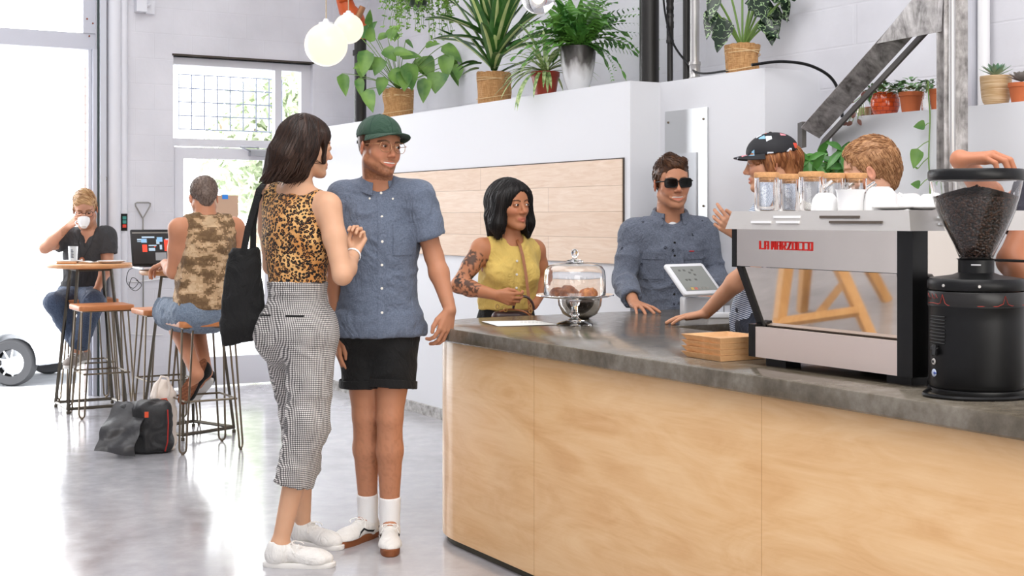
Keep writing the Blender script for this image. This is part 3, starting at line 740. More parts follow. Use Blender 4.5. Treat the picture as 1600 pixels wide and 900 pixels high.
cable('charger_cable', [A(-2.36, 8.42, 1.045), A(-2.39, 8.38, 1.03), A(-2.4, 8.37, .96), A(-2.36, 8.37, .92), A(-2.33, 8.38, .96), A(-2.37, 8.39, .985), A(-2.385, 8.38, .93), A(-2.34, 8.36, .905), A(-2.31, 8.38, .94), A(-2.35, 8.4, .97)], .0022, M_black, 'thin black cable coiled over the left edge of the laptop table')
cable('black_cable', [A(*UV(4.3, 5.03, 2.10)), A(*UV(4.45, 4.98, 2.12)), A(*UV(4.6, 4.93, 2.10)), A(*UV(4.70, 4.88, 2.02)), A(*UV(4.72, 4.85, 1.85)), A(*UV(4.72, 4.84, 1.5)), A(*UV(4.72, 4.84, .4))], .008, M_black, 'black cable looping over the corner of the white partition by the brace')
cable('pipe_cable', [A(*UV(4.42, 5.93, 3.6)), A(*UV(4.41, 5.90, 2.7)), A(*UV(4.42, 5.84, 2.35)), A(*UV(4.45, 5.72, 2.18)), A(*UV(4.44, 5.6, 2.12)), A(*UV(4.42, 5.35, 2.11))], .006, M_black, 'black cable hanging between the black pipes down to the partition top')
# push-button box and valve key on the wall
bx = thing('push_button_box', 'black door control box with green and red buttons on the wall', 'control box', WP(190, 360, .03))
def wbox(px0, py0, px1, py1, d0, d1, name, m, par):
    mb = MB(); v0 = VD-d1; ubox(mb, WU(px0), WU(px1), VD-d1, VD-d0, WZ((px0+px1)/2, py1), WZ((px0+px1)/2, py0)); return mb.build(name, m, par)
wbox(183.5, 334, 196, 360.5, 0, .06, 'case', M_black, bx)
for i, (c_, nm) in enumerate((((70, 150, 140), 'green_button'), ((80, 160, 150), 'green_button'), ((226, 70, 50), 'red_button'))): wbox(188, 338+6.3*i, 193.5, 343+6.3*i, .06, .075, nm, mat(nm+'_plastic', c_, .4), bx)
vk = MB(); vk.tube([WP(223, 341, .03), WP(212, 322, .03), WP(211.5, 318, .03), WP(214, 316.5, .03), WP(232, 316.5, .03), WP(235, 318, .03), WP(234.5, 322, .03), WP(223.5, 341, .03), WP(224, 500, .03)], .006, 8)
tag(vk.build('pole_hook', mat('grey_rod', (150, 148, 144), .4, .6)), 'long grey metal rod with triangular handle leaning on the wall', 'rod')
ey_ = MB(); a = WP(163, 279, .05); ey_.tube([a+A(.02*math.cos(q), 0, .02*math.sin(q)) for q in np.linspace(0, 2*math.pi, 14)], .004, 6); ey_.tube([a-A(0, 0, .02), WP(165.5, 310), WP(162, 322), WP(155, 325)], .003, 6); tag(ey_.build('pull_ring', mat('grey_rod', (150, 148, 144), .4, .6)), 'small metal pull ring with a cord beside the shop opening', 'ring')
# ------------------------------------------------------------------ pendants
M_globe = mat('opal_globe', (120, 116, 104), .25, emit=(255, 245, 222), estr=.95)
def pendant(px, py, Y, r, lab):
    c = P(px, py, Y); t = thing('globe_pendant', lab, 'pendant lamp', c, group='opal globe pendants'); mb = MB(); mb.ell(c, r, n=40, m=24); mb.build('globe', M_globe, t, sharp=None)
    mb = MB(); mb.lathe([(0, r*.93), (r*.36, r*.93), (r*.34, r*1.02), (.02, r*1.06), (.012, r*1.2), (0, r*1.2)], c, 24); mb.build('cap', M_white, t)
    mb = MB(); mb.cyl(c+A(0, 0, r), A(c[0], c[1], 4.5), .0035, n=8); mb.build('cord', mat('brass_cord', (190, 170, 140), .4), t)
pendant(509.5, 70, 7.6, .122, 'nearer and larger glowing white globe pendant')
pendant(544.5, 45, 8.4, .094, 'smaller glowing globe pendant behind the larger one')
c = P(841, -5, 5.9); t = thing('clear_bulb_pendant', 'clear glass globe bulb at the top edge in front of the plants', 'pendant lamp', c)
mb = MB(); mb.ell(c, .076, n=36, m=22); mb.build('bulb', M_glass, t, sharp=None)
mb = MB(); mb.ell(c+A(0, 0, .008), (.022, .022, .03), n=16, m=10); mb.build('filament', mat('warm_filament', (255, 240, 200), .3, emit=(255, 226, 170), estr=3.), t)
mb = MB(); mb.cyl(c+A(0, 0, .03), c+A(0, 0, .085), .012, n=12); mb.cyl(c+A(0, 0, .07), c+A(0, 0, .14), .02, n=16); mb.cyl(c+A(0, 0, .14), A(c[0], c[1], 4.5), .003, n=6); mb.build('socket', mat('brass', (190, 150, 90), .3, .9), t)
# ------------------------------------------------------------------ pipes on the partition
M_iron = mat('black_iron_pipe', (34, 32, 30), .4, spec=.5, bump=.05, bscale=40)
def pipe(x, y, r, z0, m, lab, coup=(), name='pipe'):
    mb = MB(); mb.cyl((x, y, z0), (x, y, 4.5), r, n=24)
    for z in coup: mb.lathe([(r, -.05), (r*1.3, -.05), (r*1.35, -.035), (r*1.2, -.03), (r*1.2, .03), (r*1.35, .035), (r*1.3, .05), (r, .05)], (x, y, z), 20)
    return tag(mb.build(name, m), lab, 'pipe')
q = P(1014.5, 0, 7.4); pipe(q[0], q[1], .054, PZ, M_iron, 'thickest black pipe rising from the partition corner')
q = P(1047, 0, 7.32); pipe(q[0], q[1], .016, PZ, M_iron, 'thinnest black pipe with screw couplings, right of the thickest', (2.36, 2.46, 2.5))
q = P(1072.5, 0, 7.22); pipe(q[0], q[1], .019, PZ, M_iron, 'middle black pipe beside the silver conduit')
q = P(1085.5, 0, 7.17); pipe(q[0], q[1], .025, PZ, mat('galvanised_pipe', (196, 194, 192), .35, .8, bump=.05), 'silver galvanised conduit rising from the partition', (2.14,))
q = P(563, 0, 10.4); t = thing('sprinkler_riser', 'black riser pipe with orange elbow behind the globe pendants', 'pipe', (q[0], q[1], PZ))
zt = EYE+(340-58)/F0*10.4
mb = MB(); mb.cyl((q[0], q[1], PZ), (q[0], q[1], zt), .047, n=20); mb.lathe([(.047, -.02), (.06, -.02), (.06, .02), (.047, .02)], (q[0], q[1], EYE+(340-83)/F0*10.4), 20); mb.build('riser', M_iron, t)
mb = MB(); e0 = A(q[0], q[1], zt-.02); pts = [e0, e0+A(0, 0, .09), e0+A(-.04, 0, .17), e0+A(-.10, 0, .23), e0+A(-.13, 0, .33), e0+A(-.13, 0, .5), A(e0[0]-.13, e0[1], 4.5)]
mb.tube(pts, [.058, .062, .07, .07, .062, .055, .055], 18); mb.tube([e0+A(-.16, -.06, .30), e0+A(.05, -.06, .36)], .03, 10); mb.build('orange_elbow', mat('orange_paint', (206, 92, 40), .4), t)
mb = MB(); mb.tube([e0+A(-.05, -.1, .12), e0+A(.0, -.1, .17), e0+A(.03, -.1, .24)], .025, 10); mb.build('valve', mat('old_brass', (170, 120, 84), .5, .3), t)
# ------------------------------------------------------------------ steel column and brace
def _steel():
    g = NG('weathered_steel', .45, .35); n = g.noise(g.map((3, 3, 1)), 4, 7, .7, .8); n2 = g.noise(g.obj, 30, 4); f = g.math('ADD', g.math('MULTIPLY', n, .7), g.math('MULTIPLY', n2, .3))
    g.color(g.ramp(f, [(.36, (104, 101, 99)), (.5, (168, 164, 162)), (.64, (212, 209, 208))])); g.bump(n2, .08); return g.m
M_wst = _steel()
M_wstd = mat('dark_steel_face', (92, 88, 84), .5, .4, var=.3, vscale=14)
cp = P(1487.5, 340, 5.25); col = thing('steel_column', 'weathered steel H-section column rising behind the coffee machines', 'column', (cp[0], cp[1], 0))
mb = MB()
for s_ in (-1, 1): mb.rbox((cp[0], cp[1]+s_*.045, 2.25), (.092, .008, 4.5), .002)
mb.build('flange', M_wst, col); mb = MB(); mb.box((cp[0], cp[1], 2.25), (.007, .086, 4.5)); mb.build('web', M_wst, col)
mb = MB(); mb.cyl((cp[0]-.02, cp[1]-.062, .2), (cp[0]-.02, cp[1]-.062, 4.5), .013, n=14); mb.build('conduit', mat('galvanised_pipe', (196, 194, 192), .35, .8), col)
br = thing('steel_brace', 'diagonal dark steel channel brace running up to the column', 'brace', P(1265, 215, 6.2))
a = P(1269, 209, 6.3); b = P(1440, 20, 5.45); d = unit(b-a); b = b+d*.35; s1 = unit(np.cross(d, A(0, 1, 0))); 
if s1[2] < 0: s1 = -s1
s2 = unit(np.cross(d, s1)); L_ = np.linalg.norm(b-a); Mb = np.stack([d, s1, s2], 1)
mb = MB(); mb.box((a+b)/2+s1*.01, (L_, .10, .006), Mb); mb.build('web', M_wst, br)
mb = MB(); 
mb.box((a+b)/2-s1*.057-s2*.035*np.sign(s2[1]), (L_, .008, .075), Mb)
mb.build('flange', M_wstd, br)
mb = MB(); q = [P(1370, 68, 5.62), P(1425, 0, 5.4), P(1440, -30, 5.35), P(1475, -30, 5.27), P(1471, 49, 5.27)]
dd = A(.0, .012, 0); n_ = len(q); mb.add(q+[p+dd for p in q], [tuple(range(n_)), tuple(range(n_, 2*n_))[::-1]]+[(i, n_+i, n_+(i+1) % n_, (i+1) % n_) for i in range(n_)]); mb.build('gusset_plate', M_wst, br)
mb = MB(); q = [P(1253, 196, 6.4), P(1253, 226, 6.4), P(1280, 224, 6.32)]; mb.box((q[0]+q[1])/2, (.02, .1, .12)); mb.build('end_plate', M_wstd, br)
pv = P(1537, 0, 5.6); mb = MB(); vv = VS(1537, 4.70); pp = UV(4.70, vv, 0); mb.cyl((pp[0], pp[1], 0.0), (pp[0], pp[1], 4.5), .026, n=18); tag(mb.build('pipe', M_white), 'white painted pipe on the wall right of the steel column', 'pipe')
vv = VS(1516, 4.70); mb = MB(); ubox(mb, 4.66, 4.744, vv-.04, vv+.04, 1.821, 4.5); struct('trim_6', mb, mat('grey_white_trim', (205, 206, 214), .5))
# ------------------------------------------------------------------ coffee machine on the counter (room axes)
em = thing('espresso_machine', 'polished steel espresso machine with red lettering, seen from the back, on the counter', 'espresso machine', UV(3.0, 2.93, CZ))
ubox(MB(), 2.763, 3.27, 2.562, 3.215, .936, 1.02).build('base_tray', M_blackm, em)
ubox(MB(), 2.80, 3.02, 2.575, 3.19, 1.0, 1.325).build('boiler_body', M_blackm, em)
mb = MB(); ubox(mb, 2.744, 2.765, 2.612, 3.193, .931, 1.024); mb.build('base_panel', mat('satin_steel_panel', (236, 220, 210), .3, .75), em)
for q_ in ((3.193, 3.222), (2.556, 2.611)): mb = MB(); ubox(mb, 2.742, 2.80, *q_, .931, 1.031); mb.build('base_end_cap', M_blackm, em)
def quad_prism(mb, p, off):
    q = [np.asarray(x, float) for x in p]; o = np.asarray(off, float); n = len(q)
    return mb.add(q+[x+o for x in q], [tuple(range(n)), tuple(range(n, 2*n))[::-1]]+[(i, n+i, n+(i+1) % n, (i+1) % n) for i in range(n)])
inn = A(*UV(.006, 0, 0))
mb = MB(); quad_prism(mb, [UV(2.778, 3.19, 1.024), UV(2.778, 2.622, 1.024), UV(2.752, 2.622, 1.207), UV(2.752, 3.258, 1.207)], inn); mb.build('lower_mirror_panel', M_mirror, em, smooth=False)
mb = MB(); quad_prism(mb, [UV(2.772, 3.215, 1.024), UV(2.772, 3.19, 1.024), UV(2.746, 3.258, 1.207), UV(2.746, 3.285, 1.207)], inn*3); mb.build('edge_strip', M_blackm, em, smooth=False)
mb = MB(); ubox(mb, 2.744, 2.752, 2.612, 3.282, 1.209, 1.324); mb.build('upper_mirror_panel', M_mirror, em, smooth=False)
mb = MB(); ubox(mb, 2.742, 2.80, 3.282, 3.302, 1.205, 1.328); mb.build('left_upright', M_blackm, em)
mb = MB(); ubox(mb, 2.742, 2.80, 2.556, 2.611, 1.03, 1.328); mb.build('right_upright', M_blackm, em)
mb = MB(); ubox(mb, 2.80, 3.02, 2.558, 2.568, 1.20, 1.326); mb.build('side_mirror', M_mirror, em); mb = MB(); ubox(mb, 2.80, 3.02, 2.558, 2.575, 1.02, 1.20); mb.build('side_panel', M_blackm, em)
mb = MB(); c_ = A(*UV(3.0, 2.925, 1.352)); mb.box(c_, (.56, .765, .056), rz=TH, taper=(.955, .955)); mb.build('cup_rail', M_steel, em)
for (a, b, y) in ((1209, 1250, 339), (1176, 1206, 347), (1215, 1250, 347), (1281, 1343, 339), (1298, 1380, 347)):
    mb = MB(); va_, vb_ = VS(b, 2.727), VS(a, 2.727); z_ = EYE-(y-340)/F0*YD(2.727, (va_+vb_)/2); ubox(mb, 2.7195 if y > 343 else 2.725, 2.735, va_, vb_, z_-.0035, z_+.0035); mb.build('rail_slot', mat('slot_painted_shade', (90, 80, 70), .4) if a in (1298, 1281) else mat('slot_painted_light', (246, 246, 246), .2), em)  # solid strips; brightness and shade of the open slots put in their colour
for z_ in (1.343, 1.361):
    mb = MB(); ubox(mb, 2.83, 3.05, 2.541, 2.552, z_-.003, z_+.003); mb.build('rail_slot', mat('slot_painted_light', (246, 246, 246), .2), em)  # end strips coloured white for light showing through the slots
for (u, v) in ((2.81, 3.14), (2.81, 2.64), (3.2, 3.14), (3.2, 2.64)): ubox(MB(), u-.03, u+.03, v-.045, v+.045, CZ, .937).build('foot', M_blackm, em)
for v in (2.75, 3.05):
    g_ = A(*UV(3.13, v, 1.2)); mb = MB(); mb.cyl(g_+A(0, 0, -.05), g_+A(0, 0, .05), .04, n=24); mb.tube([g_+A(*UV(-.12, 0, .03)), g_+A(0, 0, .03)], .03, 12); gh_ = mb.build('group_head', M_steel, em)
    mb = MB(); mb.cyl(g_+A(0, 0, -.08), g_+A(0, 0, -.05), .035, n=20); mb.tube([g_+A(0, 0, -.065), g_+A(*UV(.09, 0, -.07))], .009, 8); mb.tube([g_+A(*UV(.08, 0, -.07)), g_+A(*UV(.19, 0, -.085))], [.013, .016], 10); mb.build('portafilter', M_black, gh_)
mb = MB(); a = UV(3.1, 2.60, 1.24); b = UV(3.22, 2.545, 1.235); mb.tube([a, b], .004, 8); mb.tube([b, UV(3.25, 2.54, 1.235)], .012, 10); mb.build('steam_knob', M_black, em)
# block lettering built from strokes
GL = {'L': ['v0', 'b'], 'A': ['v0', 'v1', 't', 'm'], 'M': ['v0', 'v1', 't', 'c'], 'R': ['v0', 'v1u', 't', 'm', 'd'], 'Z': ['t', 'b', 'z'], 'O': ['v0', 'v1', 't', 'b'], 'C': ['v0', 't', 'b']}
va_, vb_ = VS(1274, 2.744), VS(1187, 2.744); tot = vb_-va_; word = 'LA MARZOCCO'; cw = tot/(len(word)-.35); hh = .026; zc = EYE-(384-340)/F0*YD(2.744, (va_+vb_)/2); x = vb_; lm_ = mat('red_enamel', (206, 30, 22), .3); st_ = .0040
for ch in word:
    if ch == ' ': x -= cw*.35; continue
    W_ = cw*.80; mb = MB(); def_ = GL[ch]
    for s_ in def_:
        r_ = dict(v0=(0, st_, 0, hh), v1=(W_-st_, W_, 0, hh), v1u=(W_-st_, W_, hh*.45, hh), t=(0, W_, hh-st_, hh), b=(0, W_, 0, st_), m=(0, W_, hh*.42, hh*.42+st_*.8), c=(W_/2-st_/2, W_/2+st_/2, hh*.25, hh)).get(s_)
        if r_: ubox(mb, 2.741, 2.7445, x-r_[1], x-r_[0], zc+r_[2]-hh/2, zc+r_[3]-hh/2)
        elif s_ == 'd': quad_prism(mb, [UV(2.741, x-W_*.45, zc-hh*.05), UV(2.741, x-W_*.45-st_, zc-hh*.05), UV(2.741, x-W_, zc-hh/2), UV(2.741, x-W_+st_, zc-hh/2)], inn)
        elif s_ == 'z': quad_prism(mb, [UV(2.741, x-W_+st_*1.3, zc+hh/2), UV(2.741, x-W_, zc+hh/2), UV(2.741, x-st_*.2, zc-hh/2), UV(2.741, x-st_*1.5, zc-hh/2)], inn)
    mb.build('letter', lm_, em, smooth=False); x -= cw
# ------------------------------------------------------------------ grinder
G0 = P(1525, 0, 3.5); G0[2] = CZ
gr = thing('coffee_grinder', 'black coffee grinder with clear hopper full of beans, nearest the right edge of the counter', 'coffee grinder', G0)
mb = MB(); mb.lathe([(0, .012), (.112, .012), (.117, .02), (.117, .03), (.1185, .035), (.1185, .19), (.1185, .222), (.121, .226), (.121, .228), (.1185, .232), (.1185, .262), (0, .262)], G0, 56); mb.build('motor_housing', mat('black_powder_coat', (14, 14, 15), .4, spec=.35), gr)
mb = MB(); mb.lathe([(.1188, .225), (.1205, .228), (.1205, .262), (.1188, .265)], G0, 56); mb.build('grey_band', mat('dark_grey_band', (30, 28, 27), .35), gr)
mb = MB(); mb.lathe([(0, .268), (.119, .268), (.122, .272), (.122, .290), (.116, .298), (.06, .306), (.045, .312), (.045, .345), (.05, .348), (0, .348)], G0, 56); mb.build('head_cover', mat('black_powder_coat', (14, 14, 15), .4, spec=.35), gr)
mb = MB(); mb.lathe([(0, 0), (.12, 0), (.122, .004), (.12, .014), (0, .014)], G0, 48); mb.build('rubber_foot', M_black, gr)
def gp(px, z, r=.1195):                                              # point on the drum's front at a picture column
    ang = math.asin(max(-1, min(1, ((px-1525)/F0*3.5)/r))); base = math.atan2(0, 1); vx = unit(A(G0[0], G0[1], 0)); rx = A(vx[1], -vx[0], 0)
    return G0+A(0, 0, z)+(rx*math.sin(ang)-vx*math.cos(ang))*r
mb = MB(); hl = [(1455, .233), (1462, .235), (1470, .233), (1473, .236), (1476, .258), (1480, .236), (1484, .231), (1530, .231), (1556, .231), (1561, .235), (1564, .237), (1567, .257), (1571, .236), (1576, .232), (1594, .232)]
mb.tube([gp(x, z, .1212) for x, z in hl], .0010, 5); mb.build('red_line', mat('red_print', (150, 44, 32), .5), gr)
mb = MB()
for i, (x, z) in enumerate(((1454, .258), (1457, .243), (1460, .258), (1463, .245), (1466, .258))): mb.tube([gp(x, z, .1212), gp(x+2.5, .248, .1212)], .0008, 4)
mb.build('red_print_mark', mat('red_print', (150, 44, 32), .5), gr)
mb = MB()
for i in range(9): mb.tube([gp(x, .2-.0085*i, .1195) for x in np.linspace(1458, 1480, 6)], .0022, 5)
mb.build('vent_slots', mat('vent_black', (6, 6, 6), .5), gr)
mb = MB(); mb.tube([gp(1463, .118), gp(1470, .110)], .011, 10); mb.tube([gp(1465, .125, .124), gp(1464, .10, .132)], .007, 8); mb.build('switch', M_black, gr)
def disc(mb, c, d, r, t, n=20):
    t_ = unit(np.cross(d, A(0, 0, 1))); return mb.lathe([(0, t), (r*.85, t), (r, t*.6), (r, 0)], c, n, np.stack([t_, np.cross(t_, d)*-1, d], 1))
for (px, z, r, m_, nm) in ((1463.5, .083, .0085, M_steel, 'chrome_button'), (1463.5, .083, .004, M_black, 'button_centre'), (1464, .054, .010, mat('pale_blue_badge', (190, 200, 222), .4), 'round_badge'), (1466, .054, .004, mat('badge_blue', (70, 90, 160), .4), 'badge_mark')):
    c_ = gp(px, z); mb = MB(); disc(mb, c_, unit(c_-G0-A(0, 0, z)), r, .003 if 'centre' not in nm and 'mark' not in nm else .0045); mb.build(nm, m_, gr)
for px in (1478, 1530):
    c_ = gp(px, .281, .122); mb = MB(); disc(mb, c_, unit(c_-G0-A(0, 0, .281)), .004, .0025, 10); mb.build('screw', M_steel, gr)
mb = MB(); mb.tube([gp(x, .333, .0462) for x in (1518, 1522, 1528, 1532)], .0016, 5); mb.build('white_mark', M_white, gr)
HP = [(.040, .345), (.046, .36), (.058, .385), (.078, .425), (.096, .468), (.108, .505), (.115, .54), (.117, .55)]
mb = MB(); mb.lathe(HP+[(.1145, .55), (.1125, .54), (.1055, .505), (.0935, .468), (.0755, .425), (.0555, .385), (.0435, .36), (.037, .35)], G0, 56); mb.build('hopper', mat('smoky_clear_plastic', (1, 1, 1), .02, trans=1., ior=1.3), gr)
mb = MB(); mb.lathe([(0, .552), (.119, .552), (.121, .556), (.121, .574), (.117, .580), (0, .582)], G0, 48); mb.build('hopper_lid', M_black, gr)
g = NG('roasted_beans', .38); d_ = g.vor(g.obj, 150); g.color(g.ramp(d_, [(.0, (96, 62, 42)), (.45, (60, 38, 27)), (.7, (22, 14, 10))])); g.bump(g.math('SUBTRACT', 1., d_), .9, .006); M_bean = g.m
mb = MB(); mb.lathe([(0, .35), (.036, .352), (.043, .362), (.055, .387), (.0745, .427), (.0925, .468), (.103, .500), (.105, .508), (.08, .519), (.03, .533), (0, .535)], G0, 56); rnd = random.Random(8)
for i in range(420):
    a = rnd.uniform(0, 2*math.pi); r_ = .104*math.sqrt(rnd.random()); z_ = .535-.30*r_+rnd.uniform(-.001, .004) if r_ < .1 else .508; 
    mb.ell(G0+A(r_*math.cos(a), r_*math.sin(a), z_), (.0055, .0038, .003), rotz(rnd.uniform(0, 6)), 7, 5)
tag(mb.build('coffee_beans', M_bean, gr), kind='stuff')
mb = MB(); mb.lathe([(.010, .42), (.012, .455), (.0, .46)], G0, 12)
cable('power_cord', [gp(1458, .012, .135), G0+A(-.16, -.09, .006), G0+A(-.10, -.165, .006), G0+A(0, -.175, .006), G0+A(.06, -.15, .006), G0+A(.13, -.12, .006), G0+A(.25, -.2, .006)], .0055, M_black, 'black power cord lying round the foot of the grinder')
# ------------------------------------------------------------------ glass jars and cups on the machine
RZ = 1.3805
M_cork = mat('cork', (206, 154, 104), .85, bump=.3, bscale=180, var=.15, vscale=90)
for i, (px, Y, lab) in enumerate(((1198, 4.15, 'leftmost corked glass jar on the machine'), (1233, 4.31, 'second corked glass jar from the left, set back'), (1268, 4.08, 'middle corked glass jar, with the tallest lid'), (1302.5, 4.22, 'fourth corked glass jar from the left'), (1337, 4.22, 'rightmost corked glass jar, beside the white cups'))):
    c_ = P(px, 0, Y); c_[2] = RZ; t = thing('glass_jar', lab, 'jar', c_, group='corked glass jars on top of the espresso machine'); r_ = .037 if i in (0, 2) else .034
    mb = MB(); mb.lathe([(0, .003), (r_-.003, .003), (r_-.002, .006), (r_-.002, .100), (r_, .100), (r_+.0005, .102), (r_, .0985), (r_, .004), (r_-.003, 0), (0, 0)], c_, 32); mb.build('jar_body', M_glass, t)
    mb = MB(); mb.lathe([(0, .088), (r_-.0035, .088), (r_-.001, .101), (r_+.0015, .103), (r_+.0025, .115), (r_, .119), (0, .119)], c_, 32); mb.build('cork_lid', M_cork, t)
    if i: mb = MB(); a = c_+A(r_*.9, -.004, .066); mb.tube([a, a+A(.012, 0, .010), a+A(.030, 0, .022)], [.0085, .0085, .008], 14, cap=False); mb.build('glass_spout', M_glass, t)
def cup(px, Y, r, h_, lab, flare=1.0, tilt=0., handle=True, z0=0.):
    c_ = P(px, 0, Y); c_[2] = RZ+z0; t = thing('coffee_cup', lab, 'cup', c_, group='white cups upside down on the espresso machine')
    M_ = np.array([[math.cos(tilt), 0, math.sin(tilt)], [0, 1, 0], [-math.sin(tilt), 0, math.cos(tilt)]]); cc = c_+A(0, 0, r*abs(math.sin(tilt)))
    mb = MB(); mb.lathe([(r-.003, 0), (r, 0), (r, .004), (r*.97, h_*.35), (r*.86, h_*.68), (r*.62, h_*.92), (r*.5, h_*.96), (r*.5, h_), (r*.44, h_), (r*.42, h_*.95), (0, h_*.95)], cc, 32, M_); mb.lathe([(r-.003, 0), (r*.94, h_*.35), (r*.82, h_*.66), (r*.55, h_*.88), (0, h_*.9)], cc, 32, M_); mb.build('cup_bowl', M_ceramic, t)
    if handle: mb = MB(); mb.tube([cc+M_ @ A(r*.93+.020*math.sin(a), 0, h_*.42-.020*math.cos(a)) for a in np.linspace(.1, 3.0, 9)], .0042, 8); mb.build('cup_handle', M_ceramic, t)
cup(1289, 3.93, .041, .052, 'white cup upside down, first to the right of the corked jars'); cup(1376, 3.85, .052, .068, 'largest white cup upside down with dark rim line'); cup(1423, 3.95, .040, .050, 'white cup behind the hopper, on its left side'); cup(1452, 3.88, .036, .048, 'last white cup before the grinder hopper', handle=False); cup(1405, 4.12, .040, .052, 'white cup in the back row right of the corked jars')
sp_ = P(1329, 0, 3.86); sp_[2] = RZ; mb = MB(); mb.lathe([(0, 0), (.036, 0), (.037, .03), (.040, .052), (.043, .060), (.041, .060), (.037, .052), (0, .050)], sp_, 32); tag(mb.build('white_bowl', M_ceramic), 'straight-sided white bowl between the upturned cups', 'bowl')
for px, Y in ((1395, 3.80), (1440, 3.82)):
    s0 = P(px, 0, Y); s0[2] = RZ; mb = MB()
    mb.lathe([(0, .001), (.03, .001), (.058, .009), (.058, .011), (.03, .004), (0, .004)], s0, 32); tag(mb.build('saucer', M_ceramic), 'white saucer under the cups, %s' % ('left of the grinder hopper' if px < 1400 else 'touching the grinder hopper in view'), 'saucer')
# ------------------------------------------------------------------ trays, glass, paper, cards
M_tray = wood_mat('beech_tray', (206, 152, 100), (232, 184, 134), 0, .5)
for i in range(4):
    mb = MB(); u0, u1, v0_, v1_ = 2.705, 2.90, 3.315, 3.515; z0 = CZ+.0012+i*.0186; ubox(mb, u0+.012, u1-.012, v0_+.004, v1_-.016, z0, z0+.006)
    c_ = [(u0, v0_), (u1, v0_), (u1, v1_), (u0, v1_)]; cb = [(u0+.004, v0_+.002), (u1-.004, v0_+.002), (u1-.012, v1_-.018), (u0+.012, v1_-.018)]; ci = [(a+(.008 if a < 2.8 else -.008), b+(.008 if b < 3.4 else -.010)) for a, b in c_]; zb, zt = z0, z0+.0178
    V = [UV(*cb[k], zb) for k in range(4)]+[UV(*c_[k], zt) for k in range(4)]+[UV(*ci[k], zt) for k in range(4)]+[UV(*[(a+(.008 if a < 2.8 else -.008)) if j == 0 else (a+(.006 if a < 3.4 else -.006)) for j, a in enumerate(cb[k])], zb+.005) for k in range(4)]
    F = [(3, 2, 1, 0)]+[(r_*4+k, r_*4+(k+1) % 4, (r_+1)*4+(k+1) % 4, (r_+1)*4+k) for r_ in range(3) for k in range(4)]+[(12, 13, 14, 15)]
    mb = MB(); mb.add(V, F); tag(mb.build('wooden_tray', M_tray, sharp=20), 'beech serving tray, %s in the stack beside the espresso machine' % ('lowest', 'second from the bottom', 'third from the bottom', 'topmost')[i], 'tray', 'beech trays stacked on the counter')
sg = P(1165, 0, 4.72); sg[2] = CZ; sg[:2] = UV(3.06, 3.56)[:2]; t = thing('shot_glass', 'small glass of coffee behind the stacked trays', 'glass', sg); mb = MB(); mb.lathe([(0, .004), (.018, .004), (.023, .06), (.025, .06), (.021, 0), (0, 0)], sg, 24); mb.build('glass_body', M_glass, t); mb = MB(); mb.lathe([(0, .005), (.0175, .005), (.019, .028), (0, .028)], sg, 20); mb.build('coffee', mat('coffee', (120, 62, 26), .2), t)
pp_ = MB(); q = [P(748, 500.5, 1), P(788, 508, 1), P(872, 505, 1), P(838, 499.5, 1)]
def onc(px, py, z=CZ): Y = (EYE-z)*F0/(py-340); return A((px-800)/F0*Y, Y, z)
pp_.add([onc(752, 502, CZ+.001), onc(778, 509.5, CZ+.001), onc(872, 507, CZ+.001), onc(836, 500.5, CZ+.001), onc(752, 502, CZ+.002), onc(778, 509.5, CZ+.002), onc(872, 507, CZ+.002), onc(836, 500.5, CZ+.002)], [(0, 1, 2, 3)[::-1], (4, 5, 6, 7), (0, 1, 5, 4), (1, 2, 6, 5), (2, 3, 7, 6), (3, 0, 4, 7)])
sheet = thing('paper_menu', 'white printed sheet lying on the counter left of the cake stand', 'paper', onc(810, 505)); pp_.build('sheet', mat('paper', (240, 238, 232), .8), sheet)
mb = MB()
for i in range(7):
    for k in range(3):
        a = onc(815+6*i, 501.6+.5*i*0+1.5*k, CZ+.0024); mb.box(a, (.012, .006, .0004), rz=.3)
mb.build('printed_lines', mat('grey_print', (170, 170, 172), .8), sheet)
# tablet till
tb0 = onc(1088, 494.5); tl_ = thing('tablet_till', 'white tablet till on a stand, screen tilted up, on the counter end', 'tablet', tb0)
mb = MB(); mb.rbox(tb0+A(0, 0, .045), (.135, .10, .09), .008, rz=R(8), plan=.012); mb.build('stand', mat('white_plastic', (236, 237, 240), .3), tl_)
tc = P(1083, 437, 6.13); fx = unit(A(.78, .62, 0)); fn = unit(A(.438, -.551, .702)); fx = unit(fx-fn*(fx @ fn)); fu = np.cross(fn, fx); 
if fu[2] < 0: fu = -fu
Mt = np.stack([fx, fu, fn], 1); sk_ = np.eye(3)
fx2 = fx; mb = MB(); Mt2 = Mt; mb.rbox(tc, (.250, .190, .018), .006, Mt2, plan=.014, seg=4); fb = mb.build('tablet_frame', mat('white_plastic', (236, 237, 240), .3), tl_)
mb = MB(); mb.box(tc+fn*.0093, (.205, .150, .0012), Mt2); sc_ = mb.build('screen', mat('till_screen', (120, 122, 118), .12, emit=(128, 130, 126), estr=.45), tl_)
def sblk(x, y, w_, h_, nm, col): mb = MB(); mb.box(tc+Mt2 @ A(x, y, .0102), (w_, h_, .0006), Mt2); mb.build(nm, mat(nm+'_col', col, .3, emit=col, estr=.4), sc_)
for i in range(6): sblk(-.08+.024*i, -.062, .018, .014, ('grey_key', 'yellow_key', 'red_key', 'grey_key', 'grey_key', 'grey_key')[i], ((120, 118, 112), (176, 150, 80), (170, 96, 84), (130, 128, 120), (130, 128, 120), (130, 128, 120))[i])
for (x, y) in ((-.055, -.008), (-.035, -.008), (.005, -.008), (.02, .022), (-.005, .035), (-.03, .05), (.02, .05), (-.06, .05)): sblk(x, y, .014, .010, 'dark_icon', (84, 84, 80))
mb = MB(); mb.box(tc-fn*.03+A(0, .01, -.03), (.05, .05, .05)); mb.build('neck', mat('white_plastic', (236, 237, 240), .3), tl_)
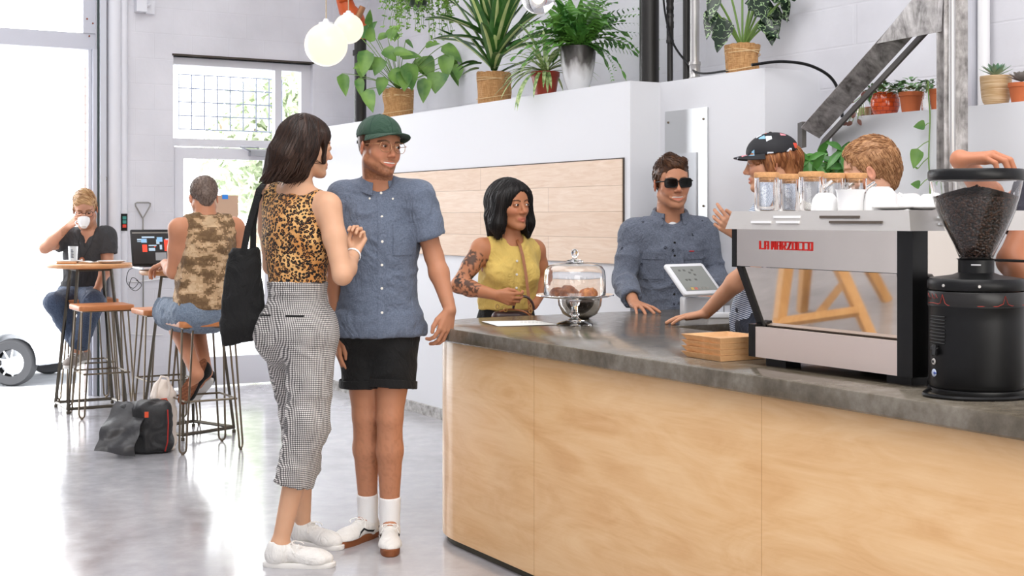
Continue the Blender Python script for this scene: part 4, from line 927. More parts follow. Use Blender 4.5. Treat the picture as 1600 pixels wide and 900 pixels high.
cd = onc(1122, 497.5); cd[:2] = (cd[0]+.02, cd[1]+.05); ch_ = thing('card_holder', 'small white holder with cards behind the tablet till', 'card holder', cd); mb = MB(); mb.rbox(cd+A(0, 0, .012), (.12, .06, .024), .003); mb.build('tray_body', M_white, ch_)
mb = MB(); 
for i in range(3): mb.box(cd+A(-.03+.03*i, .005, .032), (.026, .003, .045), rz=.2)
mb.build('cards', mat('card_grey', (210, 212, 218), .7), ch_)
# ------------------------------------------------------------------ cake stand under glass dome, pastries, terrarium bowl
ck = P(898, 0, 5.72); ck[2] = CZ; cs_ = thing('cake_stand', 'footed glass cake stand with glass dome on the counter', 'cake stand', ck)
mb = MB(); mb.lathe([(0, .006), (.06, .005), (.074, .001), (.078, 0), (.079, .004), (.06, .012), (.03, .02), (.018, .028), (.014, .034), (.021, .040), (.021, .046), (.013, .052), (.013, .075), (.019, .085), (.024, .100), (.04, .108), (.10, .113), (.15, .121), (.166, .127), (.167, .124), (.15, .116), (.10, .108), (.05, .102), (.02, .094), (0, .09)][:20], ck, 44); mb.lathe([(0, .1125), (.10, .1165), (.15, .1245), (.166, .129), (.1675, .1265), (.15, .119), (.10, .112), (.04, .106)], ck, 44); mb.build('stand_plate', M_glass, cs_)
dz = .1255; mb = MB(); dp_ = [(.131, dz), (.1325, dz+.004), (.1315, dz+.08), (.128, dz+.105), (.115, dz+.124), (.09, dz+.132), (.05, dz+.137), (.036, dz+.139), (0, dz+.141)]; mb.lathe(dp_+[(0, dz+.138), (.05, dz+.134), (.09, dz+.129), (.113, dz+.121), (.1255, dz+.103), (.1290, dz+.08), (.1295, dz+.004), (.131, dz)], ck, 48)
mb.build('dome', M_glass, cs_); mb = MB(); mb.lathe([(0, .141), (.036, .1412), (.038, .145), (.030, .149), (.014, .153), (.009, .160), (.009, .164)], ck+A(0, 0, dz), 28); mb.ell(ck+A(0, 0, dz+.178), (.0165, .0165, .019), n=24, m=16); mb.build('knob', M_glass, cs_)
def pastry(px, Y, r, col, hi, lab, sd, cat='pastry', top=None):
    c_ = P(px, 0, Y); c_[2] = CZ+.1175+r[2]*.86
    V, Q = sdf_mesh([el(c_, r, rotz(sd), k=.02)]+[el(c_+A(.45*r[0]*math.cos(k*2.1+sd), .45*r[1]*math.sin(k*2.1+sd), r[2]*.35), (r[0]*.5, r[1]*.5, r[2]*.6), k=.01) for k in range(3)], .0035)
    n1 = vnoise(V, 90, sd)*.6+vnoise(V, 240, sd+1)*.4; V = V+vnormals(V, Q)*((n1-.5)*.008)[:, None]; t_ = np.clip((n1-.3)*2, 0, 1)[:, None]
    o = linkmesh('pastry', V, Q, mat('baked_crust', (.5, .3, .1), .5, vcol=True), None, sharp=None, cols=np.array(S(col))*(1-t_)+np.array(S(hi))*t_); tag(o, lab, cat, 'pastries under the glass dome')
pastry(872, 5.70, (.036, .034, .026), (120, 66, 36), (176, 112, 70), 'dark brown flaky pastry at the left under the dome', 3); pastry(888, 5.66, (.034, .036, .030), (126, 70, 38), (184, 118, 74), 'brown crinkled pastry in the middle under the dome', 5); pastry(920, 5.70, (.043, .036, .026), (178, 96, 44), (226, 150, 84), 'orange-brown glazed bun at the right under the dome', 7); pastry(896, 5.80, (.034, .032, .026), (130, 76, 42), (180, 120, 76), 'brown pastry at the back under the dome', 9)
bw = P(906, 0, 6.06); bw[2] = CZ; tr_ = thing('terrarium_bowl', 'round glass bowl of dark soil with a small green plant, behind the cake stand', 'bowl', bw)
mb = MB(); mb.lathe([(0, .002), (.04, .002), (.075, .025), (.094, .06), (.099, .098), (.101, .098), (.097, .06), (.078, .022), (.042, -.0), (0, 0)], bw, 40); mb.build('glass_bowl', M_glass, tr_)
mb = MB(); mb.lathe([(0, .006), (.038, .006), (.070, .027), (.0885, .06), (.092, .078), (.05, .088), (0, .09)], bw, 36); mb.build('soil', mat('dark_soil', (62, 48, 38), .9, bump=1., bscale=120, var=.4, vscale=60), tr_)
# ------------------------------------------------------------------ bags by the stools
bb = P(214, 712, 1); B0 = A((222-800)/F0*7.78, 7.78, 0.); mbg = thing('messenger_bag', 'black messenger bag with orange tab standing on the floor below the stools', 'bag', B0)
def FL(px, py): Y = EYE*F0/(py-340); return A((px-800)/F0*Y, Y, 0)
q = [bxp(B0+A(.075, .02, .145), (.085, .085, .145), rotz(.25), rad=.045, k=.03), bxp(B0+A(-.04, .03, .14), (.10, .07, .14), rotz(-.2), rad=.04, k=.05), rc(B0+A(-.12, .02, .05), B0+A(.1, .03, .05), .05, .05, .05), cut(B0+A(0, 0, .004), (0, 0, -1))]
soft('bag_body', q, .008, mat('black_nylon', (44, 44, 45), .55, bump=.2, bscale=140), mbg, noise=folds(.012, (7, 7, 9), 21))
G = []
for t in np.linspace(0, 1, 22):
    row = []
    for s_ in np.linspace(0, 1, 14):
        top = P(182+56*s_, 628+6*s_, 7.80); bot = P(150+58*s_, 703+11*s_, 7.56); p = top+(bot-top)*t+A(-.01, -.035, .0)*math.sin(t*math.pi)*1.0+A(0, 1, 0)*.012*math.sin(s_*9+t*5)+A(-.004, -.012, 0)*math.sin(t*14+s_*3); p[2] = max(p[2], .012); row.append(p)
    G.append(row)
mb = MB(); mb.grid(G, .006, A(0, -1, .3)); mb.build('front_flap', mat('shiny_black_tarp', (58, 58, 60), .32, bump=.35, bscale=22), mbg)
mb = MB(); mb.box(P(229, 648, 7.66), (.022, .006, .032), rotz(.2)); mb.build('orange_tab', mat('orange_tab', (224, 84, 46), .6), mbg)
mb = MB(); mb.tube([P(262, 640, 7.66), P(263, 660, 7.65), P(262, 690, 7.66), P(258, 705, 7.68)], .004, 6); mb.build('red_piping', mat('red_piping', (170, 40, 34), .6), mbg)
wb = thing('canvas_tote', 'white canvas tote with an orange printed badge behind the black messenger bag', 'bag', A((258-800)/F0*7.95, 7.95, 0))
q = [bxp(P(256, 655, 7.95), (.068, .05, .17), rotz(.2), rad=.04, k=.04), el(P(253, 610, 7.96), (.05, .04, .06), k=.05), rc(P(262, 700, 7.86), P(255, 700, 7.9), .03, .03, .04), cut(A(0, 0, .004), (0, 0, -1))]
soft('bag_body', q, .007, mat('cream_canvas', (238, 226, 214), .8, bump=.2, bscale=200), wb, noise=folds(.010, (11, 11, 8), 31))
mb = MB(); mb.tube([P(243, 622, 7.87), P(246, 600, 7.88), P(252, 588, 7.9), P(262, 590, 7.89), P(265, 606, 7.88), P(262, 620, 7.87)], .008, 6); mb.build('bag_handle', mat('cream_canvas', (238, 226, 214), .8), wb)
mb = MB(); mb.tube([P(x, y, 7.865) for x, y in ((240, 632), (243, 627), (252, 624), (260, 623), (262, 628), (261, 633), (250, 636), (241, 637))], .0045, 6, closed=True); mb.build('orange_badge', mat('orange_tab', (224, 84, 46), .6), wb); mb = MB(); mb.tube([P(245, 631, 7.862), P(258, 628, 7.862)], .006, 6); mb.build('badge_letters', mat('badge_navy', (60, 76, 110), .7), wb)
# ------------------------------------------------------------------ trestle table seen in the machine's mirror
tt = thing('trestle_table', 'wooden trestle table with grey top reflected in the espresso machine', 'table', (-2.68, 5.0, 0)); M_oak = wood_mat('oak_leg', (198, 146, 88), (226, 180, 122), 2, .45)
mb = MB(); mb.rbox((-2.68, 5.02, .73), (.9, .6, .04), .004, rz=.25); mb.build('tabletop', M_conc, tt)
for k, (x, y) in enumerate(((-2.38, 4.85), (-2.31, 5.18), (-3.01, 4.9), (-2.98, 5.22))):
    mb = MB(); sx = 1 if x > -2.68 else -1; mb.tube([(x-sx*.12, 5.02+(y-5.02)*.3, .71), (x+sx*.05, 5.02+(y-5.02)*1.6, .0)], [.045, .036], 4); mb.build('leg', M_oak, tt)
mb = MB(); mb.tube([(-2.34, 4.79, .16), (-2.28, 5.25, .16)], .03, 4); mb.tube([(-2.31, 5.02, .16), (-3.03, 5.04, .16)], .03, 4); mb.build('stretcher', M_oak, tt)
# ------------------------------------------------------------------ plants
PROF = dict(heart=[(0, .0), (.04, .34), (.16, .5), (.35, .49), (.6, .36), (.82, .18), (1, 0)], oval=[(0, .05), (.15, .36), (.4, .5), (.65, .44), (.85, .25), (1, 0)], lance=[(0, .12), (.2, .36), (.45, .5), (.7, .38), (.9, .15), (1, 0)], strap=[(0, .28), (.2, .44), (.5, .5), (.8, .36), (.93, .16), (1, 0)], arrow=[(0, .12), (.06, .42), (.2, .5), (.45, .40), (.7, .25), (.88, .1), (1, 0)])
def leaf(mb, base, d, L, W, shape='oval', droop=.3, fold=.25, nrm=None, wave=0., seg=8, ph=0.):
    base = np.asarray(base, float); d = unit(d); ref = A(0, 0, 1) if nrm is None else unit(nrm); sd = np.cross(d, ref)
    if np.linalg.norm(sd) < .1: sd = np.cross(d, A(1, 0, .1))
    sd = unit(sd); pr = PROF[shape]; p = base.copy(); G = []; dd = d.copy(); prev = 0
    for i in range(seg+1):
        t = i/seg; w_ = np.interp(t, [a for a, b in pr], [b for a, b in pr])*W
        if i: dd = unit(dd+A(0, 0, -1)*droop/seg*2.0); p = p+dd*L/seg
        up = unit(np.cross(sd, dd)); wv = wave*W*math.sin(t*22+ph)
        G.append([p-sd*w_+up*(fold*w_+wv), p-sd*w_*.5+up*(fold*w_*.35), p, p+sd*w_*.5+up*(fold*w_*.35), p+sd*w_+up*(fold*w_-wv)])
    return mb.grid(np.array(G))
def leafmat(name, c0, c1, vein=None, rough=.38, sc=7.):
    g = NG(name, rough, coat=.15); f = g.noise(g.obj, sc, 3); c = g.ramp(f, [(.35, c0), (.65, c1)])
    if vein: c = g.mix(g.math('LESS_THAN', g.math('ABSOLUTE', g.math('SUBTRACT', g.noise(g.map((1, 1, 1)), 26, 2), .5)), .018), c, vein)
    g.color(c); g.b.inputs['Subsurface Weight'].default_value = .0; g.b.inputs['Transmission Weight'].default_value = 0.; return g.m
M_l1 = leafmat('pothos_leaf', (62, 112, 46), (124, 164, 74)); M_l2 = leafmat('dracaena_leaf', (40, 84, 34), (74, 122, 52), rough=.35, sc=12); M_l3 = leafmat('spider_leaf', (86, 130, 60), (196, 212, 150), sc=40); M_l4 = leafmat('fern_leaf', (58, 116, 48), (112, 164, 70)); M_l5 = leafmat('alocasia_leaf', (18, 36, 24), (34, 58, 36), (150, 178, 130), .3, 6)
M_l6 = leafmat('trailing_leaf', (74, 124, 44), (140, 182, 74)); M_l7 = leafmat('succulent_leaf', (70, 112, 66), (116, 152, 98)); M_l8 = leafmat('pale_succulent', (120, 160, 132), (172, 200, 172)); M_l9 = leafmat('purple_leaf', (92, 52, 54), (140, 96, 80)); M_l10 = leafmat('money_tree_leaf', (52, 104, 44), (90, 150, 66))
M_stem = mat('green_stem', (118, 150, 76), .5); M_soil = mat('potting_soil', (60, 46, 38), .95, bump=.8, bscale=90)
def _burlap():
    g = NG('burlap', .9); a = g.noise(g.map((1, 1, 9)), 30, 3); b = g.noise(g.map((9, 9, 1)), 26, 3); n = g.noise(g.obj, 9, 3); f = g.math('ADD', g.math('MULTIPLY', a, .5), g.math('MULTIPLY', b, .5)); g.color(g.mix(g.math('MULTIPLY', n, .5), g.ramp(f, [(.4, (168, 120, 74)), (.6, (214, 170, 118))]), (190, 140, 88))); g.bump(f, .9, .01); return g.m
M_burlap = _burlap(); M_twine = mat('jute_twine', (226, 196, 150), .9); M_terra = mat('terracotta', (196, 106, 62), .75, bump=.15, bscale=60, var=.1, vscale=12); M_redpot = mat('red_clay_glaze', (166, 62, 44), .35)
def on_part(px, off, face=4.184): v = VS(px, face+off); return A(*UV(face+off, v, PZ)), YD(face+off, v)
def burlap_pot(t, c, r, h):
    V, Q = sdf_mesh([rc(c+A(0, 0, h*.08), c+A(0, 0, h*.95), r*.90, r*.99, .01, clips=[(c+A(0, 0, h), A(0, 0, 1)), (c+A(0, 0, .0), A(0, 0, -1))]), rc(c+A(0, 0, h*.86), c+A(0, 0, h*1.3), r*.84, r*.86, .002, op='s')], max(.005, r*.055))
    N = vnormals(V, Q); ang = np.arctan2(V[:, 1]-c[1], V[:, 0]-c[0]); V = V+N*((vnoise(V*A(1, 1, .6), 22, 4)-.5)*.018+np.abs(np.sin(ang*7+V[:, 2]*8))*.003-.002)[:, None]; V[:, 2] = np.maximum(V[:, 2], c[2])
    linkmesh('burlap_wrap', V, Q, M_burlap, t, sharp=None)
    for z, sl in ((.25, .02), (.74, -.015), (.78, .01)):
        mb = MB(); mb.tube([c+A(r*1.0*math.cos(a), r*1.0*math.sin(a), h*z+sl*math.sin(a+1)) for a in np.linspace(0, 2*math.pi, 24, endpoint=False)], .0025, 5, closed=True); mb.build('twine', M_twine, t)
    mb = MB(); mb.lathe([(0, h*.9), (r*.86, h*.9), (r*.86, h*.86)], c, 24); mb.build('soil', M_soil, t)
def clay_pot(t, c, r, h, m, rim=.22, taper=.72, nm='pot'):
    mb = MB(); mb.lathe([(0, 0), (r*taper, 0), (r*.93, h*(1-rim)), (r*.94, h*(1-rim)), (r, h*(1-rim)+.001), (r*1.01, h-.002), (r*.99, h), (r*.9, h), (r*.87, h*.9), (0, h*.9)], c, 32); mb.build(nm, m, t)
    mb = MB(); mb.lathe([(0, h*.93), (r*.88, h*.92)], c, 20); mb.build('soil', M_soil, t)
def stems_leaves(t, c0, specs, shape, mleaf, name='leaves', stem_r=.003, **kw):
    ml = MB(); ms = MB()
    for (tip, L, W, d, nr) in specs:
        tip = np.asarray(tip, float); mid = (c0+tip)/2+A(0, 0, .12*np.linalg.norm(tip-c0)); pts = [c0*(1-s)**2+2*mid*s*(1-s)+tip*s*s for s in np.linspace(0, 1, 7)]; ms.tube(pts, [stem_r*1.3]+[stem_r]*6, 5); leaf(ml, tip, d, L, W, shape, nrm=nr, **kw)
    ml.build(name, mleaf, t, sharp=70); ms.build('stems', M_stem, t)
rnd = random.Random(12); CLAMP[0] = 4.735
# heart-leaved climber
c, Y = on_part(622, .13); t = thing('potted_plant', 'heart-leaved climbing plant in a burlap wrapped pot on the partition, above the green cap', 'potted plant', c); r_ = 24.5/F0*Y; h_ = 46/F0*Y; burlap_pot(t, c, r_, h_); sp_ = []
c0 = c+A(0, 0, h_)
for (px, py, ang, L, w_, dy) in ((534, 115, -75, .17, .075, -.1), (572, 140, -60, .19, .085, -.15), (565, 60, 60, .17, .08, .1), (573, 78, -100, .20, .10, -.15), (590, 60, 30, .13, .06, .05), (596, 90, -120, .15, .09, -.1), (606, 60, 60, .14, .08, -.05), (614, 82, 10, .15, .08, -.12), (625, 88, 20, .16, .08, 0), (636, 98, -70, .20, .12, -.2), (650, 92, -40, .18, .09, .1), (662, 88, -60, .19, .10, .05), (664, 73, 20, .13, .05, 0), (622, 62, 110, .10, .04, .1), (634, 62, -40, .09, .03, 0), (690, 72, -20, .20, .11, .05), (697, 84, -95, .19, .10, 0), (706, 92, -70, .21, .10, .1), (686, 112, -95, .17, .13, -.05), (664, 122, -95, .18, .09, -.1), (600, 120, -100, .14, .08, -.1), (560, 122, -75, .15, .06, -.1), (612, 108, -50, .15, .09, -.2), (585, 104, 170, .16, .08, -.1), (645, 122, -130, .12, .08, -.15), (578, 66, 80, .16, .07, 0), (600, 76, -30, .14, .09, -.1), (575, 40, 75, .12, .05, 0), (563, 95, -80, .13, .07, .0), (630, 110, -80, .15, .1, -.22), (715, 100, -80, .13, .07, 0)):
    Yp = Y+dy; a = R(ang+rnd.uniform(-8, 8)); sp_.append((P(px, py, Yp), L*1.05, w_*1.25, A(math.cos(a), rnd.uniform(-.5, -.05), math.sin(a)), A(rnd.uniform(-.5, .5), -1, .75)))
stems_leaves(t, c0, sp_, 'heart', M_l1, droop=.25, fold=.18)
# trailing plant hanging at the top
hc = P(652, -14, 8.9); t = thing('hanging_plant', 'bushy small-leaved trailing plant hanging at the top edge', 'potted plant', hc+A(0, 0, -.1)); mb = MB(); mb.lathe([(0, -.10), (.06, -.10), (.085, .05), (.09, .06), (0, .05)], hc, 24); mb.build('hanging_pot', mat('dark_green_pot', (52, 66, 52), .5), t)
ml = MB(); ms = MB()
for i in range(120):
    a = rnd.uniform(0, 2*math.pi); ou = rnd.uniform(.06, .24); dr = rnd.uniform(.08, .34)*(1.25 if ou < .18 else .75); p0 = hc+A(.05*math.cos(a), .05*math.sin(a), .06); pts = []
    for s in np.linspace(0, 1, 10): pts.append(p0+A(math.cos(a)*ou*math.sqrt(s)*1.05, math.sin(a)*ou*math.sqrt(s), .05*math.sin(s*2)-dr*s**1.7)+A(rnd.uniform(-.008, .008), rnd.uniform(-.008, .008), 0))
    ms.tube(pts, .0015, 4)
    for k in range(1, 10):
        for sg in (-1, 1, 0): leaf(ml, pts[k], A(rnd.uniform(-1, 1), rnd.uniform(-1, .3), rnd.uniform(-.6, .5)), rnd.uniform(.016, .030), .013, 'oval', .2, .2, nrm=A(rnd.uniform(-.6, .6), -1, .7), seg=3)
ml.build('leaves', M_l6, t, smooth=False); ms.build('stems', M_stem, t); mb = MB(); 
for k in range(3): mb.tube([hc+A(.08*math.cos(k*2.1), .08*math.sin(k*2.1), .05), hc+A(0, 0, .6)], .002, 4)
mb.tube([hc+A(0, 0, .6), A(hc[0], hc[1], 4.5)], .002, 4); mb.build('hanger', M_white, t)
# dracaena
c, Y = on_part(772, .13); t = thing('potted_plant', 'tall striped strap-leaved plant in a burlap wrapped pot in the middle of the partition', 'potted plant', c); burlap_pot(t, c, 27.5/F0*Y, 51/F0*Y); c0 = c+A(0, 0, .2); ml = MB(); mst = MB()
def dleaf(b_, d_, L_, W_, dr_, f_):
    leaf(ml, b_, d_, L_, W_, 'strap', dr_, f_, seg=10); leaf(mst, np.asarray(b_)+A(0, -.0025, .0012), d_, L_*.96, W_*.30, 'strap', dr_, f_*.8, seg=10)
for i in range(32):
    a = rnd.uniform(0, 2*math.pi); el_ = rnd.uniform(.35, 1.35); d = A(math.cos(a)*math.cos(el_), math.sin(a)*math.cos(el_)*.5-.12, math.sin(el_)); dleaf(c0+A(0, 0, rnd.uniform(-.02, .22)), d, rnd.uniform(.42, .62), rnd.uniform(.07, .092), rnd.uniform(.15, .45)*(1.3-el_*.6), .3)
for (px, py, ex_, ey_, L) in ((768, 70, -1, .45, .42), (760, 60, -1, .75, .44), (772, 50, -.6, 1, .55), (752, 100, -1, .05, .16), (745, 98, -1, .1, .14), (748, 108, -1, -.05, .12), (790, 40, .4, 1, .5), (778, 20, 0, 1, .45)): dleaf(P(px, py, Y-.05), A(ex_, -.2, ey_), L, .09, .35, .3)
mst.build('leaf_stripes', leafmat('pale_leaf_stripe', (176, 196, 118), (214, 222, 158)), t, sharp=70)
ml.build('leaves', M_l2, t, sharp=70); mb = MB(); mb.tube([c0+A(0, 0, -.05), c0+A(0, 0, .22)], .012, 8); mb.build('stems', mat('brown_stem', (120, 96, 70), .8), t)
# spider plant in red pot
c, Y = on_part(852, .10); t = thing('potted_plant', 'spider plant in a small red clay pot on the partition', 'potted plant', c); clay_pot(t, c, 22.5/F0*Y, 38/F0*Y, M_redpot); ml = MB(); c0 = c+A(0, 0, .14)
for i in range(46):
    a = rnd.uniform(0, 2*math.pi); el_ = rnd.uniform(.2, 1.3); leaf(ml, c0, A(math.cos(a)*math.cos(el_), math.sin(a)*math.cos(el_)*.7-.2, math.sin(el_)), rnd.uniform(.22, .42), .022, 'strap', rnd.uniform(.5, 1.0), .3, seg=10)
for (ex_, L) in ((-.9, .4), (-.7, .42), (-1, .36), (.05, .25), (-.35, .3)): leaf(ml, c0, A(ex_, -.9, .45), L, .024, 'strap', 1.25, .3, seg=12)
ml.build('leaves', M_l3, t, sharp=70)
# fern in tall grey pot
c, Y = on_part(903, .13); t = thing('potted_plant', 'lush fern in a tall grey and white tapered pot near the black pipes', 'potted plant', c); r_ = 28/F0*Y; h_ = 71/F0*Y
g = NG('grey_white_glaze', .25); X = g.xyz(); f = g.math('ADD', g.math('MULTIPLY', X[2], 1/h_), g.math('MULTIPLY', g.math('SUBTRACT', g.noise(g.map((6, 6, 2)), 2.2, 3), .5), .9)); g.color(g.ramp(f, [(.3, (226, 226, 228)), (.55, (196, 194, 194)), (.72, (90, 86, 84)), (.9, (60, 57, 55))])); M_gl = g.m
mb = MB(); mb.lathe([(0, 0), (r_*.50, 0), (r_*.58, h_*.06), (r_*.78, h_*.28), (r_*.94, h_*.6), (r_, h_*.86), (r_*.98, h_), (r_*.9, h_), (r_*.88, h_*.9), (0, h_*.88)], c, 7*6); mb.build('tapered_pot', M_gl, t); ml = MB(); c0 = c+A(0, 0, h_)
def frond(ml, base, d, L, droop, w_=.11, n=16):
    p = np.asarray(base, float).copy(); dd = unit(d)
    for i in range(n):
        dd = unit(dd+A(0, 0, -1)*droop/n); p = p+dd*L/n; s = (i+1)/n; sd = unit(np.cross(dd, A(0, .4, 1))); l_ = w_*math.sin(min(1, s*1.15+.12)*math.pi*.93)+.006
        for sg in (-1, 1): leaf(ml, p, sd*sg+dd*.35, l_, l_*.34+.006, 'lance', .25, .1, nrm=A(0, -.8, .8), seg=3)
    return p
for i in range(14):
    a = rnd.uniform(0, 2*math.pi); el_ = rnd.uniform(.25, 1.35); frond(ml, c0, A(math.cos(a)*math.cos(el_), math.sin(a)*math.cos(el_)*.6-.15, math.sin(el_)), rnd.uniform(.32, .52), rnd.uniform(.6, 1.5), .075)
for (ex_, ez, L, dr) in ((1, .6, .50, .9), (1, .25, .52, 1.0), (.9, .9, .46, 1.1), (.45, .3, .34, 2.2), (.35, .2, .38, 2.4), (-1, .7, .5, .8), (-1, .4, .45, .9), (-.6, 1, .45, .8), (.2, 1, .5, .4)): frond(ml, c0, A(ex_, -.35, ez), L, dr, .06, 20)
for i in range(42):
    a = rnd.uniform(0, 6.28); el_ = rnd.uniform(.2, 1.3); leaf(ml, c0, A(math.cos(a)*math.cos(el_)*1.2, math.sin(a)*math.cos(el_)*.6-.25, math.sin(el_)), rnd.uniform(.28, .46), rnd.uniform(.035, .055), 'strap', rnd.uniform(.4, 1.1), .15, wave=.18, seg=16, ph=rnd.random()*6)
for i in range(10): a = rnd.uniform(-1, 1); leaf(ml, c0, A(a, -.3, 1.2), rnd.uniform(.22, .34), .09, 'heart', .2, .2, nrm=A(0, -1, .4))
ml.build('leaves', M_l4, t, smooth=False)
# alocasia
c, Y = on_part(1160, .12, 4.384); t = thing('potted_plant', 'dark arrow-leaved plant in a burlap wrapped pot at the right end of the tall partition', 'potted plant', c); burlap_pot(t, c, 27.5/F0*Y, 46/F0*Y); c0 = c+A(0, 0, .13); sp_ = []
for (px, py, ang, L, w_) in ((1113, 14, -105, .17, .07), (1130, 28, -105, .19, .12), (1118, -6, -110, .14, .07), (1140, -14, 150, .2, .13), (1178, 10, -10, .2, .10), (1186, 34, -30, .14, .08), (1205, 12, -75, .16, .08), (1226, -2, -85, .13, .05), (1200, -8, 10, .2, .12), (1160, -8, 80, .2, .14), (1190, -14, 40, .2, .14), (1204, 34, -88, .13, .08), (1176, -6, -60, .16, .13)):
    a = R(ang); sp_.append((P(px, py, Y+rnd.uniform(-.15, .1)), L, w_*1.1, A(math.cos(a), -.25, math.sin(a)), A(rnd.uniform(-.4, .4), -1, .5)))
stems_leaves(t, c0, sp_, 'arrow', M_l5, stem_r=.006, droop=.25, fold=.15, wave=.12)
# ---- plants on the low partition (top 1.821)
def on_low(px, off=.07): v = VS(px, 4.444+off); return A(*UV(4.444+off, v, 1.821)), YD(4.444+off, v)
def rosette(ml, c, n, L, W, tilt0, shape='oval', rr=0.): 
    for i in range(n):
        a = i*2.4; e = tilt0*(.2+.8*i/n); leaf(ml, c+A(0, 0, .004*i/n), A(math.cos(a)*math.cos(e), math.sin(a)*math.cos(e), math.sin(e)), L*(1-.45*i/n), W, shape, -.15, .35, seg=5)
def bushy(ml, c, n, rad, L, W, hgt, seed):
    q = random.Random(seed)
    for i in range(n):
        a = q.uniform(0, 6.28); r_ = rad*math.sqrt(q.random()); p = c+A(r_*math.cos(a), r_*math.sin(a), q.uniform(0, hgt)*(1-.5*r_/rad)); leaf(ml, p, A(math.cos(a)+q.uniform(-.6, .6), math.sin(a)*.8-.3, q.uniform(-.3, .9)), L*q.uniform(.7, 1.2), W, 'oval', .2, .25, seg=4)
c, Y = on_low(1383, .09); t = thing('potted_plant', 'jade plant in a round glazed orange pot with brick pattern', 'potted plant', c); r_ = 22.5/F0*Y; h_ = 36/F0*Y
g = NG('orange_glaze', .12, coat=.5); X = g.xyz(); b = g.node('ShaderNodeTexBrick'); cx_ = g.node('ShaderNodeCombineXYZ'); an = g.math('MULTIPLY', g.math('ARCTAN2', X[1], X[0]), .06); g.nt.links.new(an, cx_.inputs[0]); g.nt.links.new(X[2], cx_.inputs[1]); g.nt.links.new(cx_.outputs[0], b.inputs['Vector']); b.inputs['Scale'].default_value = 1; b.inputs['Brick Width'].default_value = .03; b.inputs['Row Height'].default_value = .019; b.inputs['Mortar Size'].default_value = .002; b.inputs['Mortar Smooth'].default_value = .5
g.color(g.mix(b.outputs['Fac'], (212, 84, 34), (166, 56, 24))); g.bump(g.math('SUBTRACT', 1., b.outputs['Fac']), .5, .004)
mb = MB(); mb.lathe([(0, 0), (r_*.62, 0), (r_*.86, h_*.14), (r_, h_*.42), (r_*.98, h_*.68), (r_*.84, h_*.97), (r_*.8, h_), (r_*.74, h_*.97), (0, h_*.9)], c, 36); mb.build('glazed_pot', g.m, t); ml = MB(); bushy(ml, c+A(0, 0, h_-.005), 110, .075, .034, .018, .06, 3); ml.build('leaves', M_l7, t, sharp=70)
c, Y = on_low(1423, .08); t = thing('potted_plant', 'jade plant in a terracotta pot right of the orange glazed pot', 'potted plant', c); clay_pot(t, c, 18.5/F0*Y, 33/F0*Y, M_terra); ml = MB(); bushy(ml, c+A(0, 0, .09), 95, .075, .036, .022, .075, 5); ml.build('leaves', M_l7, t, sharp=70)
c, Y = on_low(1466, .08); t = thing('potted_plant', 'small plant in a terracotta pot half behind the steel column', 'potted plant', c); clay_pot(t, c, 14/F0*Y, 34/F0*Y, M_terra); ml = MB(); bushy(ml, c+A(-.01, 0, .10), 40, .045, .034, .016, .05, 6); ml.build('leaves', M_l7, t, sharp=70)
c, Y = on_low(1447, .05); t = thing('glass_bottle', 'small clear bottle with a white label and a long hanging vine', 'bottle', c); mb = MB(); mb.lathe([(0, 0), (.018, 0), (.019, .004), (.019, .062), (.015, .072), (.015, .085), (.0135, .085), (.0135, .072), (.017, .06), (.017, .004), (0, .003)], c, 20); mb.build('bottle_body', M_glass, t); mb = MB(); mb.lathe([(.0195, .015), (.0195, .05)], c, 20, a0=3.6, a1=5.4); mb.build('bottle_label', M_white, t)
def vine(t, pts, leaves, m, sr=.003, shape='heart'):
    out = []; pts = [np.asarray(p, float) for p in pts]
    for i in range(len(pts)-1):
        p0 = pts[max(i-1, 0)]; p1 = pts[i]; p2 = pts[i+1]; p3 = pts[min(i+2, len(pts)-1)]
        for s in np.linspace(0, 1, 6, endpoint=False): out.append(.5*((2*p1)+(-p0+p2)*s+(2*p0-5*p1+4*p2-p3)*s*s+(-p0+3*p1-3*p2+p3)*s**3))
    out.append(pts[-1]); mb = MB(); mb.tube(out, sr, 6)
    ml = MB()
    for (a, b, d, L, W) in leaves: mb.tube([a, (np.asarray(a)+np.asarray(b))/2+A(0, 0, .004), b], sr*.7, 5); leaf(ml, b, d, L, W, shape, .2, .2, nrm=A(.1, -1, .3))
    mb.build('vine_stem', M_stem, t); ml.build('vine_leaves', M_l1, t, sharp=70)
yv = Y-.09
vine(t, [c+A(0, 0, .08), P(1450, 128, yv), P(1451, 150, yv), P(1453, 180, yv), P(1452, 215, yv), P(1451, 250, yv), P(1453, 285, yv), P(1453, 330, yv), P(1453, 370, yv)], [(P(1454, 192, yv), P(1446, 196, yv), A(-1, -.1, .1), .055, .045), (P(1452, 220, yv), P(1434, 232, yv), A(-.3, -.1, -1), .09, .06), (P(1452, 245, yv), P(1434, 264, yv), A(-.6, -.1, .5), .02, .01), (P(1452, 278, yv), P(1438, 290, yv), A(-.8, -.1, .3), .045, .04), (P(1453, 320, yv), P(1444, 330, yv), A(-1, 0, 0), .05, .04)], M_l1)
c, Y = on_low(1350, .10); t = thing('glass_vase', 'small glass jar of water with dark red trailing cuttings, leftmost on the low partition', 'vase', c); mb = MB(); mb.lathe([(0, 0), (.03, 0), (.036, .02), (.034, .06), (.02, .08), (.02, .09), (.0185, .09), (.0185, .08), (.032, .058), (.034, .02), (.028, .003), (0, .003)], c, 24); mb.build('vase_body', M_glass, t)
mb = MB(); mb.lathe([(0, .004), (.028, .004), (.033, .02), (.032, .045), (0, .045)], c, 24); mb.build('water', mat('greenish_water', (208, 196, 150), .1), t); ml = MB(); ms = MB()
